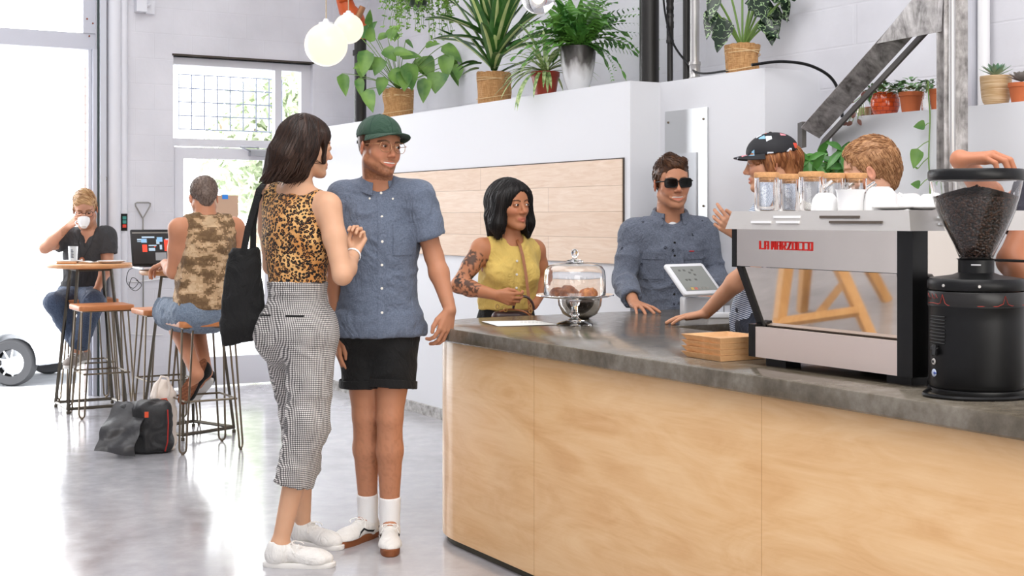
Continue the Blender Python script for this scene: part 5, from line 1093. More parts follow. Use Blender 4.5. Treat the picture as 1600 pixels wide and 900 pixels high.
for (px, py, a) in ((1332, 190, -150), (1325, 192, 190), (1340, 186, -60), (1345, 180, -30), (1334, 160, 160), (1346, 152, 60), (1340, 165, 200), (1350, 180, -90), (1336, 175, -120)): p = P(px, py, Y-.12); ms.tube([c+A(0, 0, .09), c+A(-.02, -.05, .10), p], .0018, 5); leaf(ml, p, A(math.cos(R(a)), -.2, math.sin(R(a))), .035, .022, 'oval', .1, .2, nrm=A(0, -1, .4), seg=4)
ml.build('leaves', M_l9, t, sharp=70); ms.build('stems', M_stem, t)
c, Y = on_low(1362, .14); t = thing('potted_plant', 'thin upright aloe behind the glass jar of cuttings', 'potted plant', c); clay_pot(t, c, .03, .05, M_terra); ml = MB()
for i in range(9): leaf(ml, c+A(0, 0, .05), A(rnd.uniform(-.6, .4), rnd.uniform(-.4, .2), 1), rnd.uniform(.07, .12), .016, 'lance', .1, .4, seg=5)
ml.build('leaves', M_l10, t, sharp=70)
c, Y = on_low(1556, .10); t = thing('potted_plant', 'pale green rosette succulent in a ribbed beige ceramic pot right of the column', 'potted plant', c); r_ = 24/F0*Y; h_ = 47/F0*Y
g = NG('ribbed_beige_glaze', .45); X = g.xyz(); n_ = g.noise(g.map((3, 3, 60)), 3, 4); g.color(g.ramp(n_, [(.35, (190, 150, 100)), (.65, (226, 198, 158))])); g.bump(g.math('SINE', g.math('MULTIPLY', X[2], 1500.)), .3, .002)
mb = MB(); mb.lathe([(0, 0), (r_*.6, 0), (r_*.8, h_*.12), (r_*.9, h_*.3), (r_, h_*.9), (r_, h_), (r_*.93, h_), (r_*.9, h_*.9), (0, h_*.9)], c, 40); mb.build('ceramic_pot', g.m, t); ml = MB(); rosette(ml, c+A(0, 0, h_), 26, .085, .024, 1.2, 'lance'); ml.build('leaves', M_l8, t, sharp=70)
c, Y = on_low(1596, .10); t = thing('potted_plant', 'grey-leaved succulent in a terracotta pot at the right edge', 'potted plant', c); clay_pot(t, c, 20/F0*Y, 33/F0*Y, M_terra); ml = MB(); rosette(ml, c+A(0, 0, .09), 30, .07, .03, 1.1); ml.build('leaves', leafmat('grey_succulent', (150, 146, 142), (190, 184, 178)), t, sharp=70)
# money tree behind the baristas, standing on the floor
c = A(*UV(4.27, 4.33, 0)); Y = c[1]; t = thing('potted_tree', 'green palmate-leaved plant showing between the two baristas', 'potted plant', c); clay_pot(t, c, .13, .26, mat('white_planter', (232, 232, 232), .5)); top = A(c[0], c[1], 1.5); mb = MB(); mb.tube([c+A(0, 0, .2), c+A(.02, 0, .8), top], [.02, .016, .01], 8); mb.build('trunk', M_bark, t); ml = MB(); ms = MB()
for (px, py) in ((1252, 262), (1264, 250), (1278, 246), (1292, 256), (1306, 262), (1314, 246), (1322, 262), (1270, 268), (1288, 272), (1240, 270), (1300, 275), (1330, 250), (1316, 235)):
    p = P(px, py, Y-rnd.uniform(.0, .2)); ms.tube([top-A(0, 0, .1), (top+p)/2+A(0, 0, .04), p], .0025, 5); b_ = rnd.uniform(0, 6)
    for k in range(5): a = b_+k*1.2; leaf(ml, p, A(math.cos(a), -.3, math.sin(a)*.8-.2), rnd.uniform(.08, .12), .035, 'lance', .3, .25, nrm=A(0, -1, .6), seg=6)
ml.build('leaves', M_l10, t, sharp=70); ms.build('stems', M_stem, t)
CLAMP[0] = None
# plant in the terrarium bowl
ml = MB()
for (a, e, L) in ((-2.6, .35, .10), (-.3, 1.1, .07), (.4, .9, .07), (1.4, 1.3, .06), (2.4, 1.0, .075), (-1.2, .9, .07), (3.0, .7, .06), (.1, 1.4, .08)): leaf(ml, P(913, 0, 6.03)*A(1, 1, 0)+A(0, 0, CZ+.088), A(math.cos(a)*math.cos(e), math.sin(a)*.3, math.sin(e)+.6), L*1.35, .024, 'lance', .15, .3, seg=6)
ml.build('leaves', M_l10, tr_, sharp=70)
# ------------------------------------------------------------------ people
def frame(yaw, pitch=0, roll=0):
    """columns: person's left, forward, up.  yaw 0 faces the camera, positive turns to picture right; pitch > 0 looks down"""
    a, p, r = R(yaw), R(pitch), R(roll)
    Fw = A(math.sin(a)*math.cos(p), -math.cos(a)*math.cos(p), -math.sin(p)); L = A(math.cos(a), math.sin(a), 0); U = np.cross(Fw, L)
    L2 = L*math.cos(r)+U*math.sin(r); U2 = np.cross(Fw, L2); return np.stack([L2, Fw, U2], 1)
def head_prims(open_mouth=False, fem=False, eyes=True):
    j = -.004 if fem else 0.; mw = .033 if open_mouth else .021; mo = .006 if open_mouth else 0.
    q = [el((0, -.018, .032), (.074, .094, .084)), el((0, .034, .036), (.061, .056, .058), k=.02), el((0, .030, -.032), (.059+j, .060, .078), k=.02)]
    for s in (-1, 1):
        q += [rc((s*(.050+j), -.002, -.055), (s*.016, .066, -.098), .020, .016, .025, ), rc((s*.045, .050, -.024), (s*.030, .072, -.028), .019, .014, .022)]
    q += [el((0, .077, -.100), (.018, .017, .016), k=.018), rc((-.034, .077, .022), (.034, .077, .022), .011-(.003 if fem else 0), .011-(.003 if fem else 0), .014)]
    for s in (-1, 1):
        q += [el((s*.031, .100, .003), (.019, .014, .012), k=.012, op='s')]
    q += [rc((0, .082, .016), (0, .106, -.028), .0080, .0088, .012), el((0, .1075, -.031), (.0098, .0105, .0092), k=.008)]
    for s in (-1, 1): q += [el((s*.0125, .097, -.036), (.0068, .0095, .0068), k=.006)]
    q += [el((0, .078, -.066), (.026, .018, .018), k=.012)]
    for s in (-1, 1):
        q += [rc((s*mw, .080, -.064), (s*.004, .0935, -.0610), .004, .0056, .005), rc((s*(mw-.002), .080, -.0665), (0, .0925, -.0740-mo), .0045, .0066, .005)]
    if open_mouth: 
        for s in (-1, 1): q += [rc((s*.0285, .083, -.0608), (s*.016, .0925, -.0630), .0026, .0042, .002, op='s'), rc((s*.016, .0925, -.0630), (0, .0970, -.0640), .0042, .0048, .002, op='s'), rc((s*.017, .0905, -.0668), (0, .0965, -.0690), .0030, .0042, .002, op='s')]
        for s in (-1, 1): q += [el((s*.036, .066, -.042), (.016, .016, .018), k=.014)]
    else: q += [el((0, .100, -.0672), (.021, .010, .0013), k=.002, op='s')]
    if eyes:
        for s in (-1, 1):
            q += [el((s*.031, .0815, .003), (.0152, .0130, .0120), k=.004), el((s*.031, .0965, .0022), (.0122, .012, .0038 if not open_mouth else .0029), k=.002, op='s')]
    Me = rotz(0)
    for s in (-1, 1):
        a = s*R(22); M = rotz(-a) @ np.array([[1, 0, 0], [0, math.cos(.2), math.sin(.2)], [0, -math.sin(.2), math.cos(.2)]])
        q += [el((s*.079, -.010, -.010), (.0065, .017, .029), M, k=.006), el((s*.086, -.006, -.008), (.006, .009, .017), M, k=.004, op='s')]
    return q
def hand_prims(w, f, tv, curls=(.4, .45, .5, .55), thumb=.3, s=1., spread=.12, hint=None):
    """w wrist, f finger direction, tv thumb-side direction, back of the hand = hint side"""
    f = unit(f); tv = unit(tv-f*np.dot(tv, f)); n = np.cross(f, tv)
    if hint is not None and n @ hint < 0: n = -n
    q = []; Ls = [(.043, .026, .020), (.047, .029, .021), (.043, .027, .020), (.034, .020, .018)]
    if np.isscalar(curls): curls = [curls]*4
    for i in range(4):
        lat = .0285-.019*i; K = w+f*(.088-.004*abs(i-1)-(.006 if i == 3 else 0))*s+tv*lat*s+n*(.003 if i in (1, 2) else 0)
        q += [rc(w+f*.008*s+tv*(.014-.0095*i)*s, K-n*.002, .0145*s, .0115*s, .010)]
        a = 0; p = K; fd = unit(f+tv*spread*(1.5-i)*.5); r0 = (.0092 if i < 3 else .0080)*s
        for jn, (L_, ang) in enumerate(zip(Ls[i], (55, 85, 55))):
            a += R(ang*curls[i]); d = fd*math.cos(a)-n*math.sin(a); p2 = p+d*L_*s; q += [rc(p, p2, r0-.0006*jn, r0-.0006*(jn+1), .0022)]; p = p2
    b = w+f*.022*s+tv*.020*s-n*.006*s; t1 = w+f*.052*s+tv*(.044-.012*thumb)*s-n*(.010+.020*thumb)*s; t2 = t1+unit(f*.9+tv*(.45-.7*thumb)-n*.35*thumb)*.031*s; t3 = t2+unit(f*.95+tv*(.1-.6*thumb)-n*.3*thumb)*.024*s
    q += [rc(b, t1, .0150*s, .0118*s, .008), rc(t1, t2, .0112*s, .0100*s, .004), rc(t2, t3, .0100*s, .0078*s, .003)]
    return q, dict(w=w, f=f, tv=tv, n=n)
def limb(a, m, b, r):
    """two-bone limb prims with muscle taper: r = radii at a, below a, joint, bulge, end"""
    a, m, b = map(lambda v: np.asarray(v, float), (a, m, b)); q = [rc(a, a+(m-a)*.45, r[0], r[1], .02), rc(a+(m-a)*.45, m, r[1], r[2], .02), rc(m, m+(b-m)*.32, r[2], r[3], .02), rc(m+(b-m)*.32, b, r[3], r[4], .02)]; return q
def person(lab, J, skin, o):
    """builds the root and the continuous body; returns a dict used by clothing"""
    g = o.get('g', 1.); root = thing('person', lab, 'person', (J['pelvis'][0], J['pelvis'][1], 0))
    T = frame(o['tyaw']); L, Fw = T[:, 0], T[:, 1]; sp = unit(J['neck']-J['pelvis']); L_ = unit(L-sp*(L @ sp)); Fs = np.cross(sp, L_)*1.; 
    if Fs @ Fw < 0: Fs = -Fs
    TM = np.stack([L_, Fs, sp], 1); H = frame(*o['head']); hs = o.get('hs', 1.); hc = J['head']
    tor = []
    ch = J['chest']; wa = J['waist']; pe = J['pelvis']; tw = o.get('tw', 1.); dp = o.get('dp', 1.)
    tor += [el(ch, (.150*tw, .105*dp, .17*g), TM, .03), el(wa, (.128*tw*o.get('ww', 1.), .092*dp, .15*g), TM, .06), el(pe, (.155*tw*o.get('hw', 1.), .112*dp, .13*g), TM, .05)]
    if o.get('fem'):
        for s in (-1, 1): tor += [el(ch+TM @ A(s*.068, .075, .0), (.055, .045, .055), TM, .03)]
    for s in (0, 1): tor += [rc(J['neck']-sp*.012, J['sh'][s]-(J['sh'][s]-J['neck'])*.12, .042*tw, .044*tw, .05), rc(ch+sp*.06, J['sh'][s], .085*tw, .052*tw, .05, flat=(Fs, 1.25))]
    am = o.get('arm', 1.); lm = o.get('leg', 1.)
    arms = [limb(J['sh'][s], J['el'][s], J['wr'][s], [x*am for x in (.053, .046, .038, .041, .0255)]) for s in (0, 1)]
    legs = [limb(J['hip'][s], J['kn'][s], J['an'][s], [x*lm for x in (.086, .076, .054, .056, .036)]) for s in (0, 1)]
    hp = place(head_prims(o.get('smile'), o.get('fem'), o.get('eyes', True)), hc, H, hs)
    nb = hc+H @ A(0, -.022, -.06)*hs; nr = .050 if o.get('fem') else .060
    neck = [rc(nb, J['neck']-sp*.01, nr*hs, (nr+.006)*hs, .02)]
    hands = []; HI = []
    for s in (0, 1):
        hd = o['hands'][s]; qp, info = hand_prims(J['wr'][s], *hd['fv'], **{k: v for k, v in hd.items() if k != 'fv'}); hands.append(qp); HI.append(info)
    feet = [[rc(J['an'][s], J['an'][s]+unit(J['toe'][s]-J['an'][s])*.07-A(0, 0, .035), .036, .020, .02)] for s in (0, 1)]
    allp = hp[:0]+tor+arms[0]+arms[1]+legs[0]+legs[1]+neck+hands[0]+hands[1]+feet[0]+feet[1]+hp
    order = [q for q in allp if q['op'] == 'u'] ; subs = [q for q in allp if q['op'] == 's']
    # head carving must come in sequence, so head prims are last and keep their own order
    base = [q for q in allp if q not in hp] if False else tor+arms[0]+arms[1]+legs[0]+legs[1]+neck+feet[0]+feet[1]
    full = base+hands[0]+hands[1]+hp
    Vs, Qs, n = [], [], 0; boxes = []
    hb = (hc-A(.125, .125, .15)*hs, hc+A(.125, .125, .15)*hs); fine = [(hb, .0032)]
    for s in (0, 1):
        c = J['wr'][s]+HI[s]['f']*.085; fine.append(((c-.13, c+.13), .003))
    for (lo, hi), h in fine:
        sub = [q for q in full if 'c' not in q or True]
        V, Q = sdf_mesh(full, h, lo, hi); V = smoothv(V, Q, 1, .4); Vs.append(V); Qs.append(np.asarray(Q)+n); n += len(V)
    V, Q = sdf_mesh(base+hands[0]+hands[1]+hp, .009); V = smoothv(V, Q, 1); Q = np.asarray(Q); cen = V[Q].mean(1); keep = np.ones(len(Q), bool)
    for (lo, hi), h in fine: keep &= ~((cen > lo+.008) & (cen < hi-.008)).all(1)
    Vs.append(V); Qs.append(Q[keep]+n); V = np.concatenate(Vs); Q = np.concatenate(Qs)
    # true colours of the skin: lips, brows, beard, tattoos
    sk = np.array(S(skin))*A(.80, .77, .76); X = (V-hc) @ H/hs; col = np.tile(sk, (len(V), 1)); near = (np.abs(X) < .16).all(1)
    nz = vnoise(V, 26, 3)*.5+vnoise(V, 60, 5)*.5; col = col*(1+(nz[:, None]-.5)*A(.06, .09, .10))
    def paint(mask, c, a):
        m = (np.clip(mask, 0, 1)*a)[:, None]; col[:] = col*(1-m)+np.array(S(c))*m
    ch_ = np.exp(-(((np.abs(X[:, 0])-.042)/.02)**2+((X[:, 2]+.03)/.02)**2))*(X[:, 1] > .03)*near; paint(ch_, (214, 120, 96), .22)
    nt_ = np.exp(-((X[:, 0]/.014)**2+((X[:, 2]+.033)/.012)**2))*(X[:, 1] > .09)*near; paint(nt_, (206, 110, 88), .25)
    ear_ = (np.abs(X[:, 0]) > .074)*near*(X[:, 1] < .03)*(np.abs(X[:, 2]+.01) < .035); paint(ear_*1., (206, 104, 80), .3)
    if 'beard' in o:
        bc, ba = o['beard']; d = vnoise(V, 320, 9)*.6+vnoise(V, 120, 2)*.4
        jawm = np.clip((-.062-X[:, 2]+np.clip(.045-X[:, 1], 0, .05)*.35)/.022, 0, 1)*(np.abs(X[:, 0])+.0 > -1)*(X[:, 1] > -.03)*near*(X[:, 2] > -.135)
        side = np.exp(-((X[:, 1]-.018)/.016)**2)*(np.abs(X[:, 0]) > .045)*(X[:, 2] < .0)*near
        mo = np.exp(-(np.abs(X[:, 0])/.026)**4-((X[:, 2]+.0525)/.0062)**2)*(X[:, 1] > .06)*near
        paint(np.maximum(np.maximum(jawm, side*.7), mo*.8)*(.55+.45*np.clip((d-.3)*2.5, 0, 1)), bc, ba)
    lp_ = ((np.abs(X[:, 0]) < .0245)*(X[:, 2] < -.0562+np.abs(X[:, 0])*-.12)*(X[:, 2] > -.0805+np.abs(X[:, 0])*.32)*(X[:, 1] > .078)*near)*1.; paint(lp_, o.get('lip', (196, 104, 92)), .55)
    arc = .0245-((np.abs(X[:, 0])-.030)/.024)**2*.006-np.maximum(.030-np.abs(X[:, 0]), 0)*.12
    bw_ = np.clip(1-np.abs(X[:, 2]-arc)/(.0044 if not o.get('fem') else .0032), 0, 1)**.6*(np.abs(X[:, 0]) > .011)*(np.abs(X[:, 0]) < .053)*(X[:, 1] > .05)*near; paint(np.minimum(bw_*1.5, 1), o.get('brow', (60, 42, 30)), .95)
    lash = ((np.abs(np.abs(X[:, 0])-.031) < .0150)*(np.abs(X[:, 2]-.0072+((np.abs(X[:, 0])-.031)/.015)**2*.004) < .0019)*(X[:, 1] > .078)*near)*1.; paint(lash, (52, 34, 26), .8 if o.get('fem') else .55)
    if 'tattoo' in o:
        for (ja, jb, t0, t1) in o['tattoo']:
            d = jb-ja; t = ((V-ja) @ d)/(d @ d); rr = np.linalg.norm(V-ja-np.clip(t, 0, 1)[:, None]*d, axis=1)
            ln = np.abs(vnoise(V, 34, 21)-.5)*np.minimum(1, 1.6) ; l2 = np.abs(vnoise(V, 70, 8)-.5); pt_ = ((ln < .045)+(l2 < .05)+(vnoise(V, 26, 6) > .66)*(l2 < .22)) > 0
            msk = (t > t0)*(t < t1)*(rr < .065); paint((pt_*msk)*1., (54, 44, 40), .85)
    if 'extra' in o: o['extra'](V, col, paint)
    body = linkmesh('body', V, Q, mat('skin', (.7, .5, .4), .48, vcol=True, sss=.12, spec=.35), root, sharp=None, cols=col)
    # eyes
    if o.get('eyes', True):
        mb = MB(); m2 = MB(); m3 = MB()
        for s in (-1, 1):
            c = hc+H @ A(s*.031, .0815, .0028)*hs; mb.ell(c, .0112*hs, n=20, m=14)
            d = H @ unit(A(o.get('gaze', 0.), 1, o.get('gazez', -.05))); Z = np.stack([unit(np.cross(d, A(0, 0, 1.))), np.cross(d, unit(np.cross(d, A(0, 0, 1.)))), d], 1)
            m2.lathe([(0, .0120*hs), (.0038*hs, .0117*hs), (.0066*hs, .0102*hs)], c, 16, Z); m3.lathe([(0, .0124*hs), (.0030*hs, .0120*hs)], c, 12, Z)
        e = mb.build('eyes', mat('eye_white', (238, 234, 228), .15), root, sharp=None); m2.build('iris', mat('iris_brown', (72, 46, 28), .2), e); m3.build('pupil', mat('pupil_black', (8, 8, 8), .1), e)
    if o.get('smile'):
        mb = MB(); mb.ell(hc+H @ A(0, .0712, -.0632)*hs, (.033*hs, .0228*hs, .0064*hs), H, 24, 12); mb.build('teeth', mat('teeth', (240, 236, 226), .2), root)
    return dict(root=root, J=J, o=o, TM=TM, H=H, hs=hs, hc=hc, tor=tor, arms=arms, legs=legs, neck=neck, sp=sp, HI=HI)
def sleeve(p, s, t, g0, g1, lower=False):
    """prims for a sleeve on arm s down to fraction t of the upper arm (or forearm if lower)"""
    J = p['J']; a, m, b = J['sh'][s], J['el'][s], J['wr'][s]; am = p['o'].get('arm', 1.)
    if not lower:
        e = a+(m-a)*t; d = unit(m-a); r0, r1 = .055*am+g0, .045*am+g1
        return [rc(a, e+d*.05, r0, r1+(r1-r0)*.2, .02, clips=[(e, d)])], [rc(e-d*.02, e+d*.06, r1-.015, r1-.013, .003, op='s', clips=None)]
    e = m+(b-m)*t; d = unit(b-m); r1 = .034*am+g1
    return [rc(a, m, .055*am+g0, .045*am+g0, .02), rc(m, m+(b-m)*.3, .043*am+g0, .045*am+g0, .02), rc(m+(b-m)*.3, e+d*.04, .045*am+g0, r1, .02, clips=[(e, d)])], [rc(e-d*.02, e+d*.05, r1-.014, r1-.012, .003, op='s')]
def tee(p, name, m, g=.012, hem=None, neckcut=.03, sl=((.6, .012, .02),)*2, h=.0062, noise=None, lower=False, extra=(), fullcut=()):
    J = p['J']; sp = p['sp']; q = grow(p['tor'], g); q += list(extra); subs = []
    if hem is not None and p['o'].get('skirt', True): pass
    for s in (0, 1):
        if sl[s] is None: continue
        a, b = sleeve(p, s, *sl[s], lower=lower); q += a; subs += b
    if hem is not None: q += [cut(hem, (0, 0, -1))]
    nk = J['neck']; q += subs
    if neckcut is not None:
        nf = p['TM'][:, 1]; c = nk+sp*.03+nf*.02; q += [rc(c-sp*.02+nf*0.0, c+sp*.2, .052+neckcut, .06+neckcut, .006, op='s'), el(nk+nf*.06+sp*.02, (.05+neckcut*.3, .05, .04+neckcut), p['TM'], .01, op='s')]
    q += list(fullcut)
    return soft(name, q, h, m, p['root'], noise=noise or folds())
def shirt_bvh(o):
    dg = o.data; L = np.array(o.parent.location) if o.parent else np.zeros(3)
    vs_ = [Vector(np.array(v.co)+L) for v in dg.vertices]; return BVHTree.FromPolygons(vs_, [tuple(f.vertices) for f in dg.polygons])
def snap(bv, p, d):
    """from outside point p along -d onto the garment"""
    h = bv.ray_cast(Vector(p), Vector(-np.asarray(d)), 1.); return None if h[0] is None else (np.array(h[0]), np.array(h[1]))
def on_front(bv, TM, c, x, z, out=.4):
    h = snap(bv, c+TM @ A(x, out, z), TM[:, 1]); return h
def patch(bv, TM, c, x0, x1, z0, z1, name, m, par, th=.002, nx=6, nz=10, lift=.0008, sk=0.):
    G = []
    for z in np.linspace(z0, z1, nz):
        row = []
        for x in np.linspace(x0, x1, nx):
            h = on_front(bv, TM, c, x+sk*(z-z0), z)
            if h is None: return None
            row.append(h[0]+TM[:, 1]*lift)
        G.append(row)
    mb = MB(); mb.grid(G, th, TM[:, 1]); return mb.build(name, m, par, sharp=60)
def buttons(bv, TM, c, xs, zs, r, m, par, name='button'):
    for x, z in zip(xs, zs):
        h = on_front(bv, TM, c, x, z)
        if h is None: continue
        n = TM[:, 1]; t = unit(np.cross(n, A(0, 0, 1))); Mx = np.stack([t, np.cross(n, t), n], 1); mb = MB(); mb.lathe([(0, .0045), (r*.8, .0045), (r, .0035), (r, .001)], h[0], 14, Mx); mb.build(name, m, par)
def collar(p, m, r=.064, hgt=.036, gap=.5, tilt=.018, name='collar', off=.004):
    J = p['J']; TM = p['TM']; c = J['neck']+p['sp']*off; mb = MB(); rows = [[], [], [], []]
    for a in np.linspace(gap, 2*math.pi-gap, 40):
        fr_ = (1+math.cos(a))/2; pt_ = lambda rr, z: c+TM @ A(math.sin(a)*rr, math.cos(a)*rr*.92+.004, z-tilt*fr_*1.6)
        rows[0].append(pt_(r-.001, 0)); rows[1].append(pt_(r-.004, hgt)); rows[2].append(pt_(r+.004, hgt+.003)); rows[3].append(pt_(r+.021, hgt*.15-.018*max(0, fr_-.55)*3))
    mb.grid(np.array(rows), .0022); return mb.build(name, m, p['root'], sharp=70)
def shoe(p, s, toe_dir, name, upper, sole_m, length=.28, z0=0., ank=None, low=True, lace=None, w=.046, pitch=0., sole_h=.024, stripe=None, M=None, heel=None):
    """shoe in local frame: x lateral, y toe, z up; heel under the ankle"""
    an = p['J']['an'][s] if ank is None else ank
    if M is None:
        f = unit(A(toe_dir[0], toe_dir[1], 0)); M = np.stack([np.cross(f, A(0, 0, 1)), f, A(0, 0, 1)], 1); c = A(an[0], an[1], z0)-f*.055
    else: c = heel
    k = length/.28
    up = [el((0, .045*k, .045), (.036, .048*k, .042), k=.02), rc((0, .075*k, .062), (0, .2*k, .030), .036, .034, .03), el((0, .205*k, .032), (.046, .068*k, .034), k=.03), rc((0, .045*k, .05), (0, .05*k, .078 if low else .12), .039, .040, .02), cut((0, 0, sole_h-.004), (0, 0, -1)), el((0, .045*k, .145 if low else .16), (.040, .050*k, .055), k=.004, op='s')]
    so = soft(name, place(up, c, M), .0045, upper, p['root'], noise=None)
    pts = []; n = 30
    for i in range(n):
        a = 2*math.pi*i/n; y = .135+.147*math.sin(a); ww = (.040+.0085*math.sin(a)-.006*math.exp(-((y-.12)/.05)**2)); x = ww*math.cos(a)*(abs(math.cos(a))**-.25 if abs(math.cos(a)) > .05 else 1)
        pts.append((x, y*k))
    mb = MB(); V = []; 
    for zz, sc_ in ((0, .97), (.004, 1.), (sole_h-.003, 1.), (sole_h, .97)): V += [(x*sc_, .135*k+(y-.135*k)*sc_, zz) for x, y in pts]
    F = [tuple(range(n))[::-1], tuple(range(3*n, 4*n))]+[(r_*n+i, r_*n+(i+1) % n, (r_+1)*n+(i+1) % n, (r_+1)*n+i) for r_ in range(3) for i in range(n)]
    mb.add(np.array(V) @ M.T+c, F); mb.build('sole', sole_m, so)
    if lace is not None:
        mb = MB()
        for i in range(5):
            y = (.108+.02*i)*k; z = .092-.0105*i; sg = 1 if i % 2 else -1
            mb.tube([c+M @ A(-.024, y, z-.008), c+M @ A(-.012, y+.004, z+.001), c+M @ A(0, y+.004*sg, z+.004), c+M @ A(.012, y+.004, z+.001), c+M @ A(.024, y, z-.008)], .0022, 5)
        for sg in (-1, 1):
            mb.tube([c+M @ A(0, .108*k, .094)]+[c+M @ A(sg*(.015+.018*math.sin(t)), .108*k+.02*(1-math.cos(t)), .096-.004*t) for t in np.linspace(.3, 3.0, 8)], .002, 5)
            mb.tube([c+M @ A(0, .108*k, .095), c+M @ A(sg*.02, .10*k, .09), c+M @ A(sg*.038, .12*k, .06)], .002, 5)
        mb.build('laces', lace, so)
    if stripe is not None:
        bv = shirt_bvh(so)
        for sg in (-1, 1):
            ctrl = [(.03, .052), (.07, .040), (.10, .046), (.125, .058), (.15, .048), (.17, .030)]; G = []
            for (y, z) in ctrl:
                row = []
                for dz in (-.004, .004):
                    o_ = c+M @ A(sg*.15, y*k, z+dz); h = snap(bv, o_, M[:, 0]*sg); row.append((h[0] if h else c+M @ A(sg*.04, y*k, z+dz))+M[:, 0]*sg*.0006)
                G.append(row)
            mb = MB(); mb.grid(G, .0012, M[:, 0]*sg); mb.build('side_stripe', stripe, so)
    return so
def hair(p, prims, name, m, h=.004, strand=None, amp=.003, sc=(120, 120, 14), comb=None, n=420, L=.035, lift=.0012, tip=.0, jit=.25, rs=1.):
    q = place(prims, p['hc'], p['H'], p['hs'])
    V, Q = sdf_mesh(q, h); V = smoothv(V, Q, 1); X = (V-p['hc']) @ p['H']/p['hs']
    if strand is None:
        ang = np.arctan2(X[:, 0], X[:, 1]+.02); U = np.stack([ang*.075*sc[0], X[:, 2]*sc[2], np.zeros(len(V))], 1)
    else: U = strand(X)
    nn = vnoise(U, 1., 11)*.6+vnoise(U*2.3, 1., 12)*.4; V = V+vnormals(V, Q)*((nn-.5)*2*amp)[:, None]
    cc = m[1]; base = np.array(S(cc[0])); hi = np.array(S(cc[1])); t = np.clip((nn-.3)*2.2, 0, 1)[:, None]
    o = linkmesh(name, V, Q, mat('hair_'+m[0], (.2, .1, .05), .45, vcol=True, spec=.4), p['root'], sharp=None, cols=base*(1-t)+hi*t)
    if comb is not None:                                             # locks combed along the surface
        bv = BVHTree.FromPolygons([Vector(v) for v in V], [tuple(int(i) for i in f) for f in Q]); rq = random.Random(len(V)); mb = MB(); cc2 = []
        for _ in range(n):
            q = V[rq.randrange(len(V))]; pts = []; K = 6
            for k in range(K):
                hit = bv.find_nearest(Vector(q)); s_, nn_ = np.array(hit[0]), np.array(hit[1]); pts.append(s_+nn_*(lift+(tip*(k/(K-1))**2)))
                x = (s_-p['hc']) @ p['H']/p['hs']; d = p['H'] @ unit(np.asarray(comb(x), float)+A(rq.uniform(-jit, jit), rq.uniform(-jit, jit), rq.uniform(-jit, jit))); d = unit(d-nn_*(d @ nn_)); q = s_+d*L/(K-1)
            r0 = rq.uniform(.0012, .0024)*rs; n0 = mb.n; mb.tube(pts, [r0*.7, r0, r0, r0*.9, r0*.6, r0*.15], 4, cap=False); f_ = rq.random()**1.5*1.15; cc2 += [base*(1-f_)+hi*f_]*(mb.n-n0)
        linkmesh('hair_strands', np.concatenate(mb.V), mb.F, mat('hair_'+m[0], (.2, .1, .05), .45, vcol=True, spec=.4), o, sharp=None, cols=np.array(cc2))
    return o
def short_hair(top=.014, side=.006, nape=-.06, front=.062, ztop=.0):
    """cap of hair hugging the skull, open at the face and ears"""
    q = [el((0, -.022, .040), (.077+side, .094+side, .081+top), k=.02), el((0, .030, .062), (.060+side*.6, .056+side*.4, .040+top), k=.02), rc((0, -.075, -.01), (0, -.062, nape+.02), .045, .04, .03)]
    q += [el((0, .105, -.012), (.068, .058, .088), k=.012, op='s')]
    for s in (-1, 1): q += [el((s*.088, -.004, -.030), (.030, .030, .034), k=.006, op='s'), el((s*.085, .045, -.03), (.04, .04, .05), k=.006, op='s')]
    q += [el((0, .0, -.12), (.075, .075, .085), k=.01, op='s')]
    return q
def glasses(p, m, lens, w=.052, hgt=.042, th=.0016, name='glasses', y=.108, z=.0, square=False, fold=.0):
    H, hc, hs = p['H'], p['hc'], p['hs']; T = lambda x, yy, zz: hc+H @ A(x, yy, zz)*hs
    mb = MB(); ln = MB()
    for s in (-1, 1):
        pts = []
        for a in np.linspace(0, 2*math.pi, 28, endpoint=False):
            ca, sa = math.cos(a), math.sin(a); e = .45 if square else .8
            x = s*.034+w/2*np.sign(ca)*abs(ca)**e; zz = z+hgt/2*np.sign(sa)*abs(sa)**e*(1 if sa > 0 else 1.05); pts.append(T(x, y-abs(x)*.12, zz))
        mb.tube(pts, th*hs, 6, closed=True)
        c = np.mean(pts, 0); n_ = len(pts); ln.add([c-H[:, 1]*.0006]+[q-H[:, 1]*.0006 for q in pts]+[c+H[:, 1]*.0006]+[q+H[:, 1]*.0006 for q in pts], [(0, 1+(i+1) % n_, 1+i) for i in range(n_)]+[(n_+1, n_+2+i, n_+2+(i+1) % n_) for i in range(n_)])
        mb.tube([T(s*.060, y-.008, z+hgt*.22), T(s*.072, y-.02, z+hgt*.2), T(s*.078, .03, z+hgt*.15), T(s*.080, -.012, z+hgt*.05), T(s*.079, -.028, z-.02)], th*1.1*hs, 6)
    mb.tube([T(-.010, y-.002, z+.004), T(0, y+.002, z+.008), T(.010, y-.002, z+.004)], th*hs, 6)
    o = mb.build(name, m, p['root'], sharp=None); ln.build('lens', lens, o, smooth=False); return o
